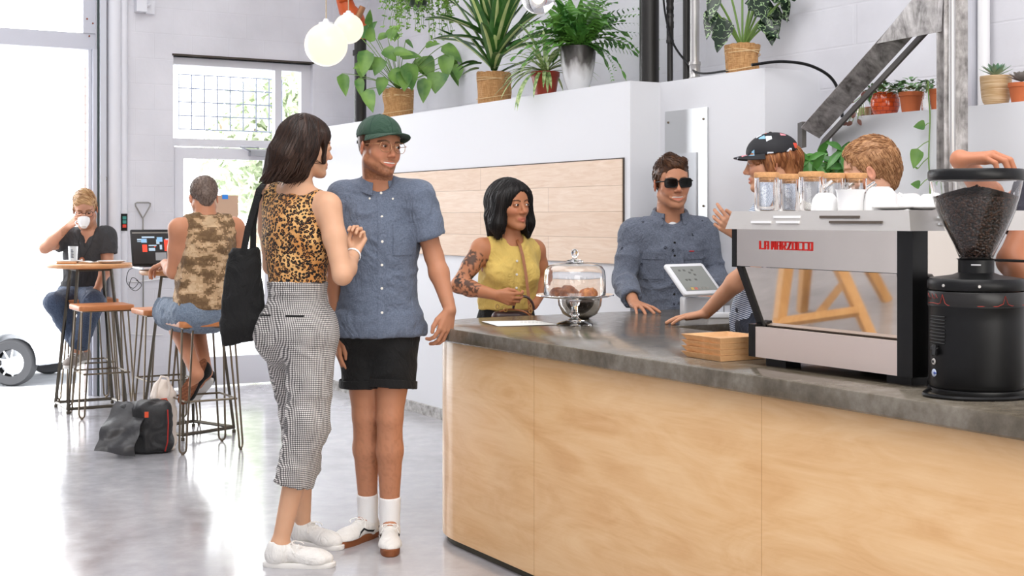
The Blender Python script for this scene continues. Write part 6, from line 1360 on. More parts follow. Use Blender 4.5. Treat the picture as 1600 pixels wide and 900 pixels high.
def ballcap(p, m, brim_m, yaw=0., name='cap', deep=0., brim_l=.075, five=False, lift=0., tilt=0.):
    H = p['H']; H = np.stack([H[:, 0], H[:, 1]*math.cos(tilt)+H[:, 2]*math.sin(tilt), H[:, 2]*math.cos(tilt)-H[:, 1]*math.sin(tilt)], 1); hs = p['hs']; hc = p['hc']
    q = [el((0, -.012, .040+lift), (.088, .108, .086 if not five else .078), k=.01), cut((0, 0, .034+lift-deep), (0, 0, -1)), el((0, -.012, .030+lift), (.083, .103, .078), k=.003, op='s')]
    if five: q = [el((0, -.012, .040+lift), (.088, .110, .080), k=.01), cut((0, 0, .030+lift-deep), (0, 0, -1)), el((0, -.012, .028+lift), (.083, .104, .074), k=.003, op='s')]
    if five: q.append(el((0, -.125, .030+lift-deep), (.034, .04, .036), k=.004, op='s'))
    cp_ = soft(name, place(q, hc, H, hs), .0036, m, p['root'])
    zb = .037+lift-deep; G = []
    for t in np.linspace(0, 1, 8):
        row = []
        for a in np.linspace(-1.25, 1.25, 21):
            x = math.sin(a)*(.084+.004*t); y0 = -.012+math.cos(a)*.101; yo = -.012+.101+brim_l-(abs(a)/1.25)**2.6*(brim_l+.101-.101*math.cos(1.25)); row.append(hc+H @ A(x, y0+(yo-y0)*t, zb-.006*t*t-(x/.084)**2*.016*(.3+t))*hs)
        G.append(row)
    mb = MB(); mb.grid(G, .004, H[:, 2]); mb.build('brim', brim_m, cp_, sharp=50)
    mb = MB(); mb.ell(hc+H @ A(0, -.012, .040+lift+(.086 if not five else .08))*hs, (.007, .007, .004), H, 12, 8)
    mb.build('top_button', m, cp_)
    if not five:
        mb = MB()
        for k in range(6):
            a = k*math.pi/3; mb.tube([hc+H @ A(.0885*math.sin(a)*math.cos(b), -.012+.1085*math.cos(a)*math.cos(b), .040+lift+.0865*math.sin(b))*hs for b in np.linspace(0., 1.5, 9)], .0011, 4)
        mb.build('seams', mat('seam_dark_green', (36, 62, 54), .8), cp_)
    return cp_, H
# ------------------------------------------------------------------ cloth materials
def cloth(name, col, bump=.25, **kw):
    if name in MATS: return MATS[name]
    g = NG(name, .85, sheen=.05); n = g.noise(g.obj, 26, 4); g.color(g.mix(n, tuple(x*.93 for x in col), tuple(min(255, x*1.04) for x in col))); g.wrinkles(); return g.m
def xcloth(name): return NG(name, .85, sheen=.1)
def _leopard():
    g = xcloth('leopard_print'); v = g.map((1, 1, 1)); 
    n = g.node('ShaderNodeTexNoise'); g.nt.links.new(v, n.inputs['Vector']); n.inputs['Scale'].default_value = 60; mx = g.node('ShaderNodeVectorMath', operation='MULTIPLY_ADD'); g.nt.links.new(n.outputs['Color'], mx.inputs[0]); mx.inputs[1].default_value = (.008, .008, .008); g.nt.links.new(v, mx.inputs[2])
    d = g.vor(mx.outputs[0], 84, out='Distance'); e = g.noise(v, 130, 2); inner = g.math('LESS_THAN', d, .26); ring = g.math('MULTIPLY', g.math('LESS_THAN', d, .56), g.math('GREATER_THAN', d, .20)); brk = g.math('GREATER_THAN', e, .36)
    base = g.ramp(g.noise(v, 9, 3), [(.35, (190, 128, 66)), (.6, (224, 176, 112))]); c = g.mix(inner, base, (150, 92, 44)); c = g.mix(g.math('MULTIPLY', ring, brk), c, (22, 14, 10)); g.color(c); g.wrinkles(); return g.m
def _gingham():
    g = xcloth('black_white_gingham'); X = g.xyz(); a = g.math('ADD', X[0], g.math('MULTIPLY', X[1], .55)); s1 = g.math('GREATER_THAN', g.math('SINE', g.math('MULTIPLY', a, 2*math.pi/.0075)), 0.); s2 = g.math('GREATER_THAN', g.math('SINE', g.math('MULTIPLY', X[2], 2*math.pi/.0075)), 0.)
    f = g.math('MULTIPLY', g.math('ADD', s1, s2), .5); g.color(g.ramp(f, [(0, (52, 50, 52)), (.25, (140, 136, 134)), (.75, (232, 228, 224))], True)); g.wrinkles(); return g.m
def _camo():
    g = xcloth('digital_camo'); sn = g.node('ShaderNodeVectorMath', operation='SNAP'); g.nt.links.new(g.obj, sn.inputs[0]); sn.inputs[1].default_value = (.0075, .0075, .0075)
    a = g.noise(g.map((1, 1, 1.9), src=sn.outputs[0]), 10, 5, .62); g.color(g.ramp(a, [(0, (112, 86, 58)), (.43, (132, 104, 72)), (.505, (196, 162, 124)), (.58, (214, 184, 146))], True)); g.wrinkles(); return g.m
def _chambray(name, c0, c1, motif=None):
    g = xcloth(name); w_ = g.noise(g.map((1, 1, 6)), 90, 3); w2 = g.noise(g.map((5, 5, 1)), 90, 3); f = g.math('ADD', g.math('MULTIPLY', w_, .5), g.math('MULTIPLY', w2, .5)); c = g.ramp(f, [(.38, c0), (.62, c1)])
    if motif:
        d = g.vor(g.map((1, 1, .75)), 19, rnd=.3); c = g.mix(g.math('MULTIPLY', g.math('LESS_THAN', d, .14), g.math('GREATER_THAN', g.noise(g.obj, 170, 1), .42)), c, motif)
    g.color(c); g.wrinkles(); return g.m
def _capprint():
    g = NG('printed_cap_cloth', .7); v = g.obj; n = g.node('ShaderNodeTexVoronoi'); g.nt.links.new(v, n.inputs['Vector']); n.distance = 'CHEBYCHEV'; n.inputs['Scale'].default_value = 25
    sp_ = g.node('ShaderNodeSeparateColor'); g.nt.links.new(n.outputs['Color'], sp_.inputs[0]); d = n.outputs['Distance']
    pal = g.ramp(sp_.outputs[0], [(0, (232, 86, 66)), (.3, (225, 232, 240)), (.55, (140, 190, 220)), (.8, (236, 150, 160))], True)
    m_ = g.math('MULTIPLY', g.math('GREATER_THAN', sp_.outputs[1], .45), g.math('LESS_THAN', d, .30)); g.color(g.mix(m_, (34, 34, 38), pal)); return g.m
def _stripes():
    g = xcloth('blue_white_stripe'); X = g.xyz(); a = g.math('ADD', g.math('MULTIPLY', X[2], 1.), g.math('MULTIPLY', X[0], .35)); f = g.math('SINE', g.math('MULTIPLY', a, 2*math.pi/.0085)); g.color(g.ramp(f, [(0, (84, 100, 128)), (.35, (226, 232, 240))], True)); return g.m
M_leo, M_ging, M_camo = _leopard(), _gingham(), _camo()
M_chamb = _chambray('blue_grey_chambray', (84, 94, 112), (112, 122, 140))
M_chamb2 = _chambray('printed_denim_shirt', (84, 90, 104), (116, 124, 140), (44, 48, 60))
M_denim = _chambray('blue_denim', (50, 62, 84), (84, 99, 124)); M_denims = _chambray('washed_denim', (92, 108, 128), (142, 156, 172))
M_yel = cloth('mustard_linen', (222, 190, 104)); M_blk = cloth('black_cotton', (10, 10, 11), .1); M_dgrey = cloth('charcoal_tee', (62, 62, 64))
M_pearl = mat('pearl_button', (236, 232, 222), .2); M_wcanvas = cloth('white_canvas', (236, 234, 230), .15); M_gum = mat('gum_sole', (132, 76, 42), .6); M_sock = mat('white_ribbed_sock', (240, 240, 240), .9, bump=.2, bscale=300)
M_wsole = mat('white_rubber', (232, 230, 226), .5); M_lace = mat('white_lace', (244, 242, 238), .8)
SKIN = (226, 172, 138)
def JJ(**k): return k
def std(neck, pelvis, tch=.36, twa=.68):
    return dict(neck=neck, pelvis=pelvis, chest=neck+(pelvis-neck)*tch, waist=neck+(pelvis-neck)*twa)
# ================================================================== man in the green cap
Y4 = 5.58
J = std(P(592, 290, Y4), P(591, 512, 5.6)); T = frame(12)
J.update(head=P(594, 230, 5.52), sh=[P(652, 311, Y4-.02), P(535, 314, Y4+.02)], el=[P(678, 400, 5.58), P(524, 412, 5.62)], wr=[P(703, 484, 5.50), P(528, 520, 5.58)],
         hip=[P(617, 528, 5.6), P(567, 528, 5.62)], kn=[P(609, 652, 5.56), P(571, 650, 5.62)], an=[P(609, 812, 5.60), P(575, 805, 5.70)], toe=[A(0, 0, 0)]*2)
J['toe'] = [J['an'][0]+A(.02, -.2, -.05), J['an'][1]+A(-.1, -.17, -.05)]
hands = [dict(fv=(A(-.22, -.12, -1), A(-.55, -.5, .1)), curls=(.45, .40, .38, .42), thumb=.2, hint=A(-.3, -1, .2), spread=.2), dict(fv=(A(.02, -.03, -1), A(.3, -1, 0)), curls=(.3, .35, .4, .45), thumb=.4, hint=A(-1, -.2, 0))]
def x4(V, col, paint):
    for s in (0, 1):                                                 # leg hair
        a, b = J['kn'][s], J['an'][s]; d = b-a; t = ((V-a) @ d)/(d @ d); rr = np.linalg.norm(V-a-np.clip(t, 0, 1)[:, None]*d, axis=1); hs_ = vnoise(V*A(1, 1, .22), 330, 7); paint(np.clip((hs_-.52)*5, 0, 1)*(rr < .085)*np.clip((t+.25)*3, 0, 1)*(t < 1), (92, 56, 36), .16)
p4 = person('man in green baseball cap and blue-grey button shirt leaning one hand on the counter', J, (208, 148, 114), dict(tyaw=12, head=(36, 3, -4), hands=hands, smile=True, beard=((112, 70, 44), .78), brow=(74, 48, 32), arm=1.0, leg=.98, dp=1.02, gaze=.15, tw=1.08, extra=x4, lip=(190, 96, 84)))
hem = P(592, 524, Y4); TM = p4['TM']
sk = [rc(J['pelvis']+A(-.055, 0, -.02), J['pelvis']+A(.06, 0, -.02), .135, .135, .05, flat=(TM[:, 1], 1.35)), rc(J['chest'], J['pelvis'], .135, .150, .05, flat=(TM[:, 1], 1.3))]
sh4 = tee(p4, 'shirt', M_chamb, .012, hem=hem, neckcut=.004, sl=((.68, .018, .034), (.68, .018, .032)), extra=sk, noise=folds(.0065, (7, 7, 13), 2))
bv = shirt_bvh(sh4); c = J['chest']*1.; c[2] = 1.15
pl = patch(bv, TM, c, -.017, .017, hem[2]+.004-1.15, J['neck'][2]-.045-1.15, 'button_placket', M_chamb, sh4, .0022, 3, 26)
zz = [1.36-(q-340)*Y4/F0-1.15 for q in (337, 375, 411, 447, 484, 301)]; buttons(bv, TM, c, [0]*6, zz, .0055, M_pearl, sh4)
patch(bv, TM, c, .045, .145, .07-.01, .19, 'chest_pocket', M_chamb, sh4, .0025, 5, 6)
collar(p4, M_chamb, .069, .040, .42)
for s_ in (-1, 1): buttons(bv, TM, c, [s_*.046], [J['neck'][2]-.052-1.15], .0045, M_pearl, sh4, 'collar_button')
def shorts(p, name, m, hemz, g=.016, flare=.02, waist=None, noise=None, h=.0075, spread=0.):
    J = p['J']; q = grow([p['tor'][1], p['tor'][2]], g*.6); q[0]['k'] = .05
    if waist is None: q = q[1:]
    subs = []
    for s in (0, 1):
        a, b = J['hip'][s], J['kn'][s]; d = unit(b-a); e = b if hemz is None else a+(b-a)*((a[2]-hemz)/max(1e-3, a[2]-b[2]))
        q.append(rc(a, e+d*.05, .090+g, .072+g+flare, .02, clips=[(e, d)])); subs.append(rc(e-d*.03, e+d*.08, .062+g+flare, .064+g+flare, .003, op='s'))
    if waist is not None: q.append(cut(waist, (0, 0, 1)))
    return soft(name, q+subs, h, m, p['root'], noise=noise or folds(.004, (8, 8, 8), 5))
so4 = shorts(p4, 'shorts', M_blk, P(0, 605, 5.6)[2], .010, .012, waist=J['pelvis']+A(0, 0, .10))
for s in (0, 1):
    a, b = J['hip'][s], J['kn'][s]; d = unit(b-a); e = a+(b-a)*((a[2]-P(0, 605, 5.6)[2])/(a[2]-b[2])); mb = MB(); r_ = .072+.010+.012+.0085
    t_ = unit(np.cross(d, A(0, 1, 0))); Mx = np.stack([t_, np.cross(d, t_), d], 1); mb.lathe([(r_, -.034), (r_+.003, -.032), (r_+.004, -.003), (r_+.001, .0), (r_-.006, -.002)], e, 36, Mx); mb.build('turned_cuff', M_blk, so4)
for s, td in ((0, (.10, -1)), (1, (-.60, -.95))):
    d = unit(J['kn'][s]-J['an'][s]); soft('sock', [rc(J['an'][s]-A(0, 0, .05), J['an'][s]+d*.115, .041, .046, .01, clips=[(J['an'][s]+d*.10, d)])], .005, M_sock, p4['root'])
    shoe(p4, s, td, 'sneaker', M_wcanvas, M_gum, lace=M_lace, stripe=M_blk, sole_h=.03)
glasses(p4, mat('gold_wire', (206, 160, 120), .25, .9), mat('thin_lens', (1, 1, 1), 0, trans=1., ior=1.03), w=.05, hgt=.042, th=.0013, y=.107, z=.0)
M_cap = cloth('green_cap_cotton', (46, 74, 58)); cp4, Hc = ballcap(p4, M_cap, M_cap, deep=.004, lift=.010, tilt=.10, brim_l=.085)
mb = MB(); q_ = p4['hc']+Hc @ A(-.01, -.122, .03); mb.box(q_+A(-.012, 0, 0), (.034, .004, .013), Hc); mb.build('strap', M_black, cp4)
hair(p4, [x for x in short_hair(.004, .004, -.05)]+[cut((0, 0, .055), (0, 0, 1))], 'hair', ('brown4', ((70, 46, 32), (104, 72, 50))))

# ================================================================== woman in leopard top
J3 = std(P(466, 292, 5.38), P(464, 515, 5.36), .33, .64)
J3.update(head=P(479, 229, 5.38), sh=[P(418, 308, 5.47), P(513, 324, 5.28)], el=[P(400, 420, 5.50), P(535, 430, 5.20)], wr=[P(505, 372, 5.62), P(553, 396, 5.36)],
          hip=[P(447, 530, 5.44), P(486, 530, 5.30)], kn=[P(470, 645, 5.50), P(481, 662, 5.26)], an=[P(473, 826, 5.60), P(437, 852, 5.24)], toe=[A(0, 0, 0)]*2)
J3['el'][0] = P(425, 415, 5.62)
J3['toe'] = [J3['an'][0]+A(.2, .05, -.05), J3['an'][1]+A(.2, 0, -.05)]
hands = [dict(fv=(A(1, .3, .28), A(-.1, -.2, 1)), curls=(.15, .55, .7, .8), thumb=.5, hint=A(-.2, -1, .4), spread=.2, s=.92), dict(fv=(A(.25, .5, .75), A(-.6, .5, .2)), curls=(.85, .9, .95, 1.), thumb=.7, hint=A(1, -.3, .2), s=.92)]
p3 = person('woman with long dark brown hair, leopard print top and gingham trousers seen from behind', J3, (232, 184, 150), dict(tyaw=146, head=(124, 6, 0), hands=hands, fem=True, arm=.98, tw=.93, ww=.92, hw=1.12, dp=.98, leg=.88, brow=(50, 32, 22)))
sp = p3['sp']; nf = p3['TM'][:, 1]; nb_ = J3['neck']-nf*.075
top_cuts = [el(nb_+sp*.045, (.085, .08, .085), p3['TM'], .008, op='s')]
q = grow(p3['tor'][:3], .012)+grow(p3['tor'][3:5], .008)
for s in (0, 1): q += [rc(J3['neck']+(J3['sh'][s]-J3['neck'])*.62-sp*.012, J3['chest']+sp*.02+(J3['sh'][s]-J3['neck'])*.55, .046, .075, .03, flat=(nf, 1.1))]
q += [cut(P(0, 449, 5.36), (0, 0, -1))]
q += grow([p3['tor'][6], p3['tor'][8]], .004)
for s in (0, 1): so_ = unit((J3['sh'][s]-J3['neck'])*A(1, 1, 0)); q += [cut(J3['sh'][s]-so_*(.030 if s else .02), so_+A(0, 0, .12))]
q += [rc(J3['neck']-sp*.01+nf*.01, J3['neck']+sp*.2, .066, .09, .006, op='s'), el(nb_+sp*.035, (.082, .06, .062), p3['TM'], .008, op='s')]
soft('leopard_top', q, .0065, M_leo, p3['root'], noise=folds(.004, (8, 8, 26), 7))
def trousers(p, name, m, hemz, gh=.012, gk=.014, ga=.02, waist=None, h=.0075, noise=None, ra=.05, extra=()):
    J = p['J']; q = grow([p['tor'][1], p['tor'][2]], gh); q[0]['k'] = .04; subs = []; lm = p['o'].get('leg', 1.)
    for s in (0, 1):
        a, k_, b = J['hip'][s], J['kn'][s], J['an'][s]; d = unit(b-k_); e = k_+(b-k_)*((k_[2]-hemz[s])/max(1e-3, (k_[2]-b[2])))
        q += [rc(a, k_, .086*lm+gh, .058*lm+gk, .03), rc(k_, e+d*.03, .058*lm+gk, ra+ga, .03, clips=[(e, d)])]; subs += [rc(e-d*.03, e+d*.06, ra+ga-.01, ra+ga-.008, .003, op='s')]
    q += list(extra)
    if waist is not None: q.append(cut(waist, (0, 0, 1)))
    return soft(name, q+subs, h, m, p['root'], noise=noise or folds(.005, (9, 9, 14), 6))
bt = p3['TM'] @ A(0, -1, 0)
ex = [el(J3['pelvis']+p3['TM'] @ A(s*.075, -.055, -.035), (.078, .066, .09), p3['TM'], .04) for s in (-1, 1)]
tr3 = trousers(p3, 'gingham_trousers', M_ging, [P(0, 742, 5.5)[2], P(0, 758, 5.25)[2]], .020, .030, .024, waist=P(0, 440, 5.36), ra=.052, extra=ex, noise=folds(.006, (9, 9, 12), 16))
bv = shirt_bvh(tr3); BT = np.stack([-p3['TM'][:, 0], -p3['TM'][:, 1], p3['TM'][:, 2]], 1)
patch(bv, BT, J3['pelvis'], .05, .12, .055, .062, 'welt_pocket', M_blk, tr3, .001, 6, 2); patch(bv, BT, J3['pelvis'], -.10, -.03, .055, .062, 'welt_pocket', M_blk, tr3, .001, 6, 2)
shoe(p3, 1, (1, -.02), 'sneaker', M_wcanvas, M_wsole, lace=M_lace, length=.272, sole_h=.02); shoe(p3, 0, (.95, -.55), 'sneaker', M_wcanvas, M_wsole, lace=M_lace, length=.262, sole_h=.02)
def strand3(X): return np.stack([np.arctan2(X[:, 0], X[:, 1]+.03)*9+X[:, 2]*6, X[:, 2]*10, X[:, 1]*4], 1)
hq = [el((0, -.018, .040), (.085, .101, .092), k=.02), el((0, .03, .05), (.072, .062, .058), k=.02), rc((0, -.042, .0), (-.0, -.058, -.10), .078, .058, .05), rc((.03, -.10, -.05), (.06, -.135, -.145), .055, .018, .05), rc((-.02, -.10, -.05), (.02, -.14, -.15), .055, .016, .04), rc((-.05, -.02, -.02), (-.05, -.03, -.10), .045, .022, .04),
      rc((.05, -.02, -.02), (.055, -.03, -.11), .045, .025, .04), rc((-.062, .035, .05), (-.070, .048, -.06), .022, .009, .02), el((0, .118, -.03), (.070, .060, .085), k=.01, op='s'), el((-.088, .030, -.028), (.035, .012, .050), k=.008, op='s')]
hair(p3, hq, 'long_hair', ('dark_brown3', ((24, 14, 9), (58, 36, 24))), strand=strand3, amp=.0035, comb=lambda x: (-x[0]*2, -.25-1.2*max(0, -x[2]-.02)*8, -1.), n=1100, L=.12, jit=.07, rs=.55, lift=.0005)
mb = MB()
rr = random.Random(3)
for i in range(70):
    a = rr.uniform(2.2, 5.4); r0 = rr.uniform(.6, 1.0); x0, y0 = math.sin(a)*.085, math.cos(a)*.09-.05; p0 = A(x0, y0, rr.uniform(-.08, -.03)); p1 = A(x0*1.0+.008, y0-.012, -.115+rr.uniform(-.01, .01)); p2 = A(x0*.75+.022, y0-.034, -.160+rr.uniform(-.02, .015))
    mb.tube([p3['hc']+p3['H'] @ q for q in (p0, p1, p2)], [.004, .003, .0006], 5)
mb.build('hair_ends', mat('hair_ends_brown', (46, 28, 18), .45), p3['root'])
mb = MB(); w_ = J3['wr'][1]; d = unit(J3['el'][1]-w_); t_ = unit(np.cross(d, A(0, 1, 0))); mb.lathe([(.030, -.006), (.033, 0), (.030, .006)], w_+d*.015, 20, np.stack([t_, np.cross(d, t_), d], 1)); mb.build('bracelet', M_white, p3['root'])
ph = thing('phone', 'dark phone held in the hand of the woman in the leopard top', 'phone', p3['HI'][0]['w']+A(.09, .05, -.02))
hi = p3['HI'][0]; cc_ = hi['w']+hi['f']*.085-hi['n']*.03+A(0, 0, .0); mb = MB(); Mp = np.stack([hi['tv'], hi['f'], hi['n']], 1); mb.rbox(cc_, (.135, .067, .008), .003, Mp, plan=.01); mb.build('case', M_black, ph); mb = MB(); mb.rbox(cc_-hi['n']*.0042, (.125, .06, .0012), .0005, Mp, plan=.006); mb.build('screen', mat('phone_glass', (28, 30, 36), .08), ph)
# black tote on her shoulder
tb = thing('tote_bag', 'plain black cotton tote bag hanging from the shoulder of the woman in leopard print', 'bag', P(378, 540, 5.35))
q = [rc(P(372, 397, 5.36), P(357, 520, 5.35), .024, .032, .02), rc(P(396, 396, 5.38), P(398, 512, 5.37), .024, .034, .05), rc(P(382, 420, 5.37), P(378, 500, 5.36), .040, .055, .05), rc(P(352, 534, 5.34), P(399, 519, 5.37), .012, .016, .035), rc(P(362, 400, 5.36), P(354, 470, 5.35), .012, .014, .03)]
soft('bag_body', q, .006, M_blk, tb, noise=folds(.007, (12, 12, 7), 3))
def strap(mb, pts, wd, th=.003, side=A(1, 0, 0)):
    pts = [np.asarray(p, float) for p in pts]; G = []
    for i, p in enumerate(pts):
        t = unit(pts[min(i+1, len(pts)-1)]-pts[max(i-1, 0)]); sd = unit(side-t*(side @ t)); G.append([p-sd*wd/2, p, p+sd*wd/2])
    mb.grid(G, th); return mb
shl = J3['sh'][0]
mb = MB(); topp = shl+A(.005, -.0, .062); strap(mb, [P(379, 402, 5.33), P(388, 355, 5.34), P(399, 318, 5.37), P(405, 296, 5.40), topp+A(-.01, -.02, 0), topp+A(.015, .03, -.004), P(414, 300, 5.60)], .026); mb.build('strap', M_blk, tb)
mb = MB(); strap(mb, [P(395, 398, 5.36), P(396, 350, 5.365), P(401, 315, 5.385), topp+A(-.012, -.01, -.002), topp+A(.02, .035, -.006)], .024); mb.build('strap', M_blk, tb)

# ================================================================== woman in yellow blouse
J5 = std(P(797, 374, 6.62), P(790, 512, 6.66), .38, .72)
J5.update(head=P(798, 320, 6.58), sh=[P(836, 392, 6.74), P(752, 390, 6.56)], el=[P(849, 440, 6.80), P(716, 446, 6.50)], wr=[P(834, 476, 6.62), P(775, 461, 6.40)],
          hip=[P(812, 530, 6.7), P(774, 530, 6.62)], kn=[P(818, 625, 6.7), P(776, 625, 6.6)], an=[P(818, 742, 6.7), P(778, 748, 6.62)], toe=[A(0, 0, 0)]*2)
J5['toe'] = [J5['an'][s]+A(.1, -.15, -.05) for s in (0, 1)]
for s in (0, 1): J5['an'][s][2] = .09
hands = [dict(fv=(A(-.6, -.35, -.2), A(-.1, -.2, 1)), curls=(.6, .65, .7, .7), thumb=.4, hint=A(.2, -1, 0), s=.9), dict(fv=(A(1, -.15, -.25), A(.3, -.3, .9)), curls=(.55, .6, .65, .7), thumb=.6, hint=A(.1, -1, .25), s=.92, spread=.18)]
p5 = person('woman with black bob hair, sleeveless mustard blouse and tattooed arm behind the counter end', J5, (206, 142, 104), dict(tyaw=20, head=(38, 2, 2), hs=1.02, hands=hands, fem=True, arm=.95, tw=.92, ww=.95, dp=.95, leg=.9, gaze=.25, brow=(34, 24, 20), lip=(186, 92, 84), tattoo=[(J5['sh'][1], J5['el'][1], .15, 1.0), (J5['el'][1], J5['wr'][1], -.1, .62)]))
sp = p5['sp']; TM = p5['TM']; nf = TM[:, 1]
q = grow(p5['tor'][:3], .014)+grow(p5['tor'][3:5], .008)+grow(p5['tor'][5:], .007)+[rc(J5['chest'], J5['pelvis'], .115, .13, .05, flat=(nf, 1.25))]
q += [cut(P(0, 484, 6.6), (0, 0, -1))]
for s in (0, 1): so_ = unit((J5['sh'][s]-J5['neck'])*A(1, 1, 0)); q += [cut(J5['sh'][s]-so_*.026, so_+A(0, 0, .14))]
q += [rc(J5['neck']-sp*.01+nf*.012, J5['neck']+sp*.2, .064, .075, .006, op='s')]
bl5 = soft('blouse', q, .0065, M_yel, p5['root'], noise=folds(.006, (9, 9, 9), 9)); bv = shirt_bvh(bl5)
patch(bv, TM, J5['chest'], -.008, .008, -.20, .075, 'button_placket', M_yel, bl5, .002, 3, 20)
buttons(bv, TM, J5['chest'], [0]*5, [.075, .01, -.055, -.12, -.185], .006, M_pearl, bl5)
trousers(p5, 'black_trousers', M_blk, [.1, .1], .012, .012, .006, waist=P(0, 478, 6.6), ra=.045)
for s in (0, 1): shoe(p5, s, (.3, -1), 'shoe', M_blk, M_wsole, length=.25)
hq = [el((0, -.022, .040), (.092, .108, .092), k=.02), el((0, .024, .058), (.078, .066, .050), k=.02), rc((0, -.055, .0), (0, -.06, -.10), .092, .078, .05)]
for s in (-1, 1): hq += [rc((s*.074, .015, .03), (s*.088, .012, -.09), .036, .036, .04), rc((s*.088, .012, -.09), (s*.092, .018, -.150), .036, .014, .03), rc((s*.075, -.04, -.06), (s*.085, -.045, -.145), .045, .018, .03)]
hq += [el((.006, .112, -.022), (.063, .070, .096), k=.010, op='s'), rc((0, .03, -.085), (0, .12, -.2), .050, .06, .012, op='s')]
hair(p5, hq, 'bob_hair', ('black5', ((9, 7, 7), (30, 24, 22))), strand=lambda X: np.stack([np.arctan2(X[:, 0], X[:, 1]+.03)*10, X[:, 2]*9, X[:, 1]*3], 1), amp=.0045, comb=lambda x: (x[0]*6 if x[2] > .06 else x[0]*1., -.2, -1.), n=800, L=.09, jit=.12, rs=.75, lift=.0008)
mb = MB()
for i in range(90):
    a = rr.uniform(.75, 5.5); x0, y0 = math.sin(a)*.096, math.cos(a)*.075-.01; mb.tube([p5['hc']+p5['H'] @ q for q in (A(x0*.95, y0, -.06), A(x0, y0, -.12), A(x0*1.08+rr.uniform(-.008, .008), y0*1.08, -.160+rr.uniform(-.018, .02)))], [.0045, .003, .0006], 5)
mb.build('hair_ends', mat('hair_ends_black', (18, 15, 14), .45), p5['root'])
# her handbag
hb_ = thing('handbag', 'small dark handbag with tan cross-body strap held by the woman in yellow', 'bag', P(800, 497, 6.46))
soft('bag_body', [bxp(P(800, 503, 6.46), (.10, .035, .055), frame(15), rad=.03, k=.01)], .006, mat('dark_plum_leather', (58, 38, 36), .35), hb_)
mb = MB(); mb.tube([P(800, 503, 6.43)+A(.085*math.sin(a)*1.2, 0, .06*math.cos(a)) for a in np.linspace(-1.5, 1.5, 16)], .005, 6); mb.build('trim_edge', mat('tan_leather', (150, 92, 52), .5), hb_)
mb = MB(); mb.tube([P(818, 463+0, 6.42)+A(.05*math.sin(a), .0, .07*math.cos(a)-.07) for a in np.linspace(-1.4, 1.5, 14)], .006, 8); mb.build('handle', mat('dark_plum_leather', (58, 38, 36), .35), hb_)
mb = MB(); strap(mb, [P(829, 492, 6.46), P(826, 465, 6.46), P(822, 430, 6.50), P(817, 400, 6.52), P(812, 382, 6.54), P(806, 372, 6.58)], .014, .003); mb.build('cross_strap', mat('tan_leather', (150, 92, 52), .5), hb_)
mb = MB()
for (x_, y_) in ((829, 478), (829, 486), (777, 479), (790, 484)): 
    c_ = P(x_, y_, 6.42); mb.tube([c_+A(.008*math.cos(a), 0, .010*math.sin(a)) for a in np.linspace(0, 2*math.pi, 10, endpoint=False)], .0025, 5, closed=True)
mb.build('brass_rings', mat('brass', (190, 150, 90), .3, .9), hb_)

# ================================================================== man in sunglasses
Y6 = 6.84
J6 = std(P(1047, 343, Y6+.02), P(1046, 492, Y6+.04), .40, .72)
J6.update(head=P(1050, 286, Y6-.03), sh=[P(1099, 366, Y6+.04), P(990, 368, Y6)], el=[P(1122, 430, 6.86), P(974, 436, 6.80)], wr=[P(1112, 470, 6.62), P(991, 470, 6.50)],
          hip=[P(1067, 510, Y6), P(1026, 510, Y6)], kn=[P(1067, 620, Y6), P(1026, 620, Y6)], an=[P(1067, 730, 6.88), P(1026, 730, 6.86)], toe=[A(0, 0, 0)]*2)
for s in (0, 1): J6['an'][s][2] = .09
J6['toe'] = [J6['an'][s]+A(0, -.2, -.05) for s in (0, 1)]
J6['wr'][1] = A(J6['wr'][1][0], J6['wr'][1][1], .945); J6['wr'][0] = A(J6['wr'][0][0], J6['wr'][0][1], .99)
hands = [dict(fv=(A(-.4, -.6, -.35), A(-.8, .2, .2)), curls=(.5, .55, .6, .6), thumb=.4, hint=A(.2, -.6, 1)), dict(fv=(A(.35, -1, -.12), A(.9, .3, .1)), curls=(.12, .12, .14, .16), thumb=.1, hint=A(0, 0, 1), spread=.45)]
p6 = person('man in black sunglasses and patterned denim shirt resting a hand on the counter', J6, (216, 156, 122), dict(tyaw=4, head=(10, 2, 2), hs=1.10, hands=hands, eyes=False, smile=True, beard=((120, 84, 60), .22), brow=(66, 44, 30), tw=1.05, dp=1.02, arm=.98))
TM = p6['TM']; sk = [rc(J6['chest'], J6['pelvis'], .150, .150, .05, flat=(TM[:, 1], 1.35))]
sh6 = tee(p6, 'shirt', M_chamb2, .016, hem=P(0, 512, Y6), neckcut=.006, sl=((.86, .012, .016), (.80, .012, .016)), lower=True, extra=sk, noise=folds(.008, (8, 8, 12), 12), fullcut=[rc(J6['neck']+TM @ A(0, .10, .03), J6['neck']+TM @ A(.002, .125, -.075), .038, .006, .004, op='s')]); bv = shirt_bvh(sh6); c = J6['chest']
patch(bv, TM, c, -.016, .016, -.24, .10, 'button_placket', M_chamb2, sh6, .0022, 3, 22)
buttons(bv, TM, c, [0]*5, [.085, .02, -.045, -.11, -.175], .006, M_blackm, sh6)
for s_ in (-1, 1):
    patch(bv, TM, c, s_*.10-.05, s_*.10+.05, -.10, .03, 'chest_pocket', M_chamb2, sh6, .0025, 6, 6); patch(bv, TM, c, s_*.10-.052, s_*.10+.052, .0, .035, 'pocket_flap', M_chamb2, sh6, .0055, 6, 4); buttons(bv, TM, c, [s_*.10], [.008], .005, M_blackm, sh6, 'pocket_button')
patch(bv, TM, c, .075, .10, .038, .043, 'red_tab', mat('red_thread', (190, 50, 50), .7), sh6, .004, 3, 2)
collar(p6, M_chamb2, .082, .040, .52, .022, off=.022); soft('undershirt', [el(J6['neck']+TM @ A(0, .034, -.045), (.045, .050, .06), TM)], .006, cloth('white_cotton', (240, 240, 242)), p6['root'])
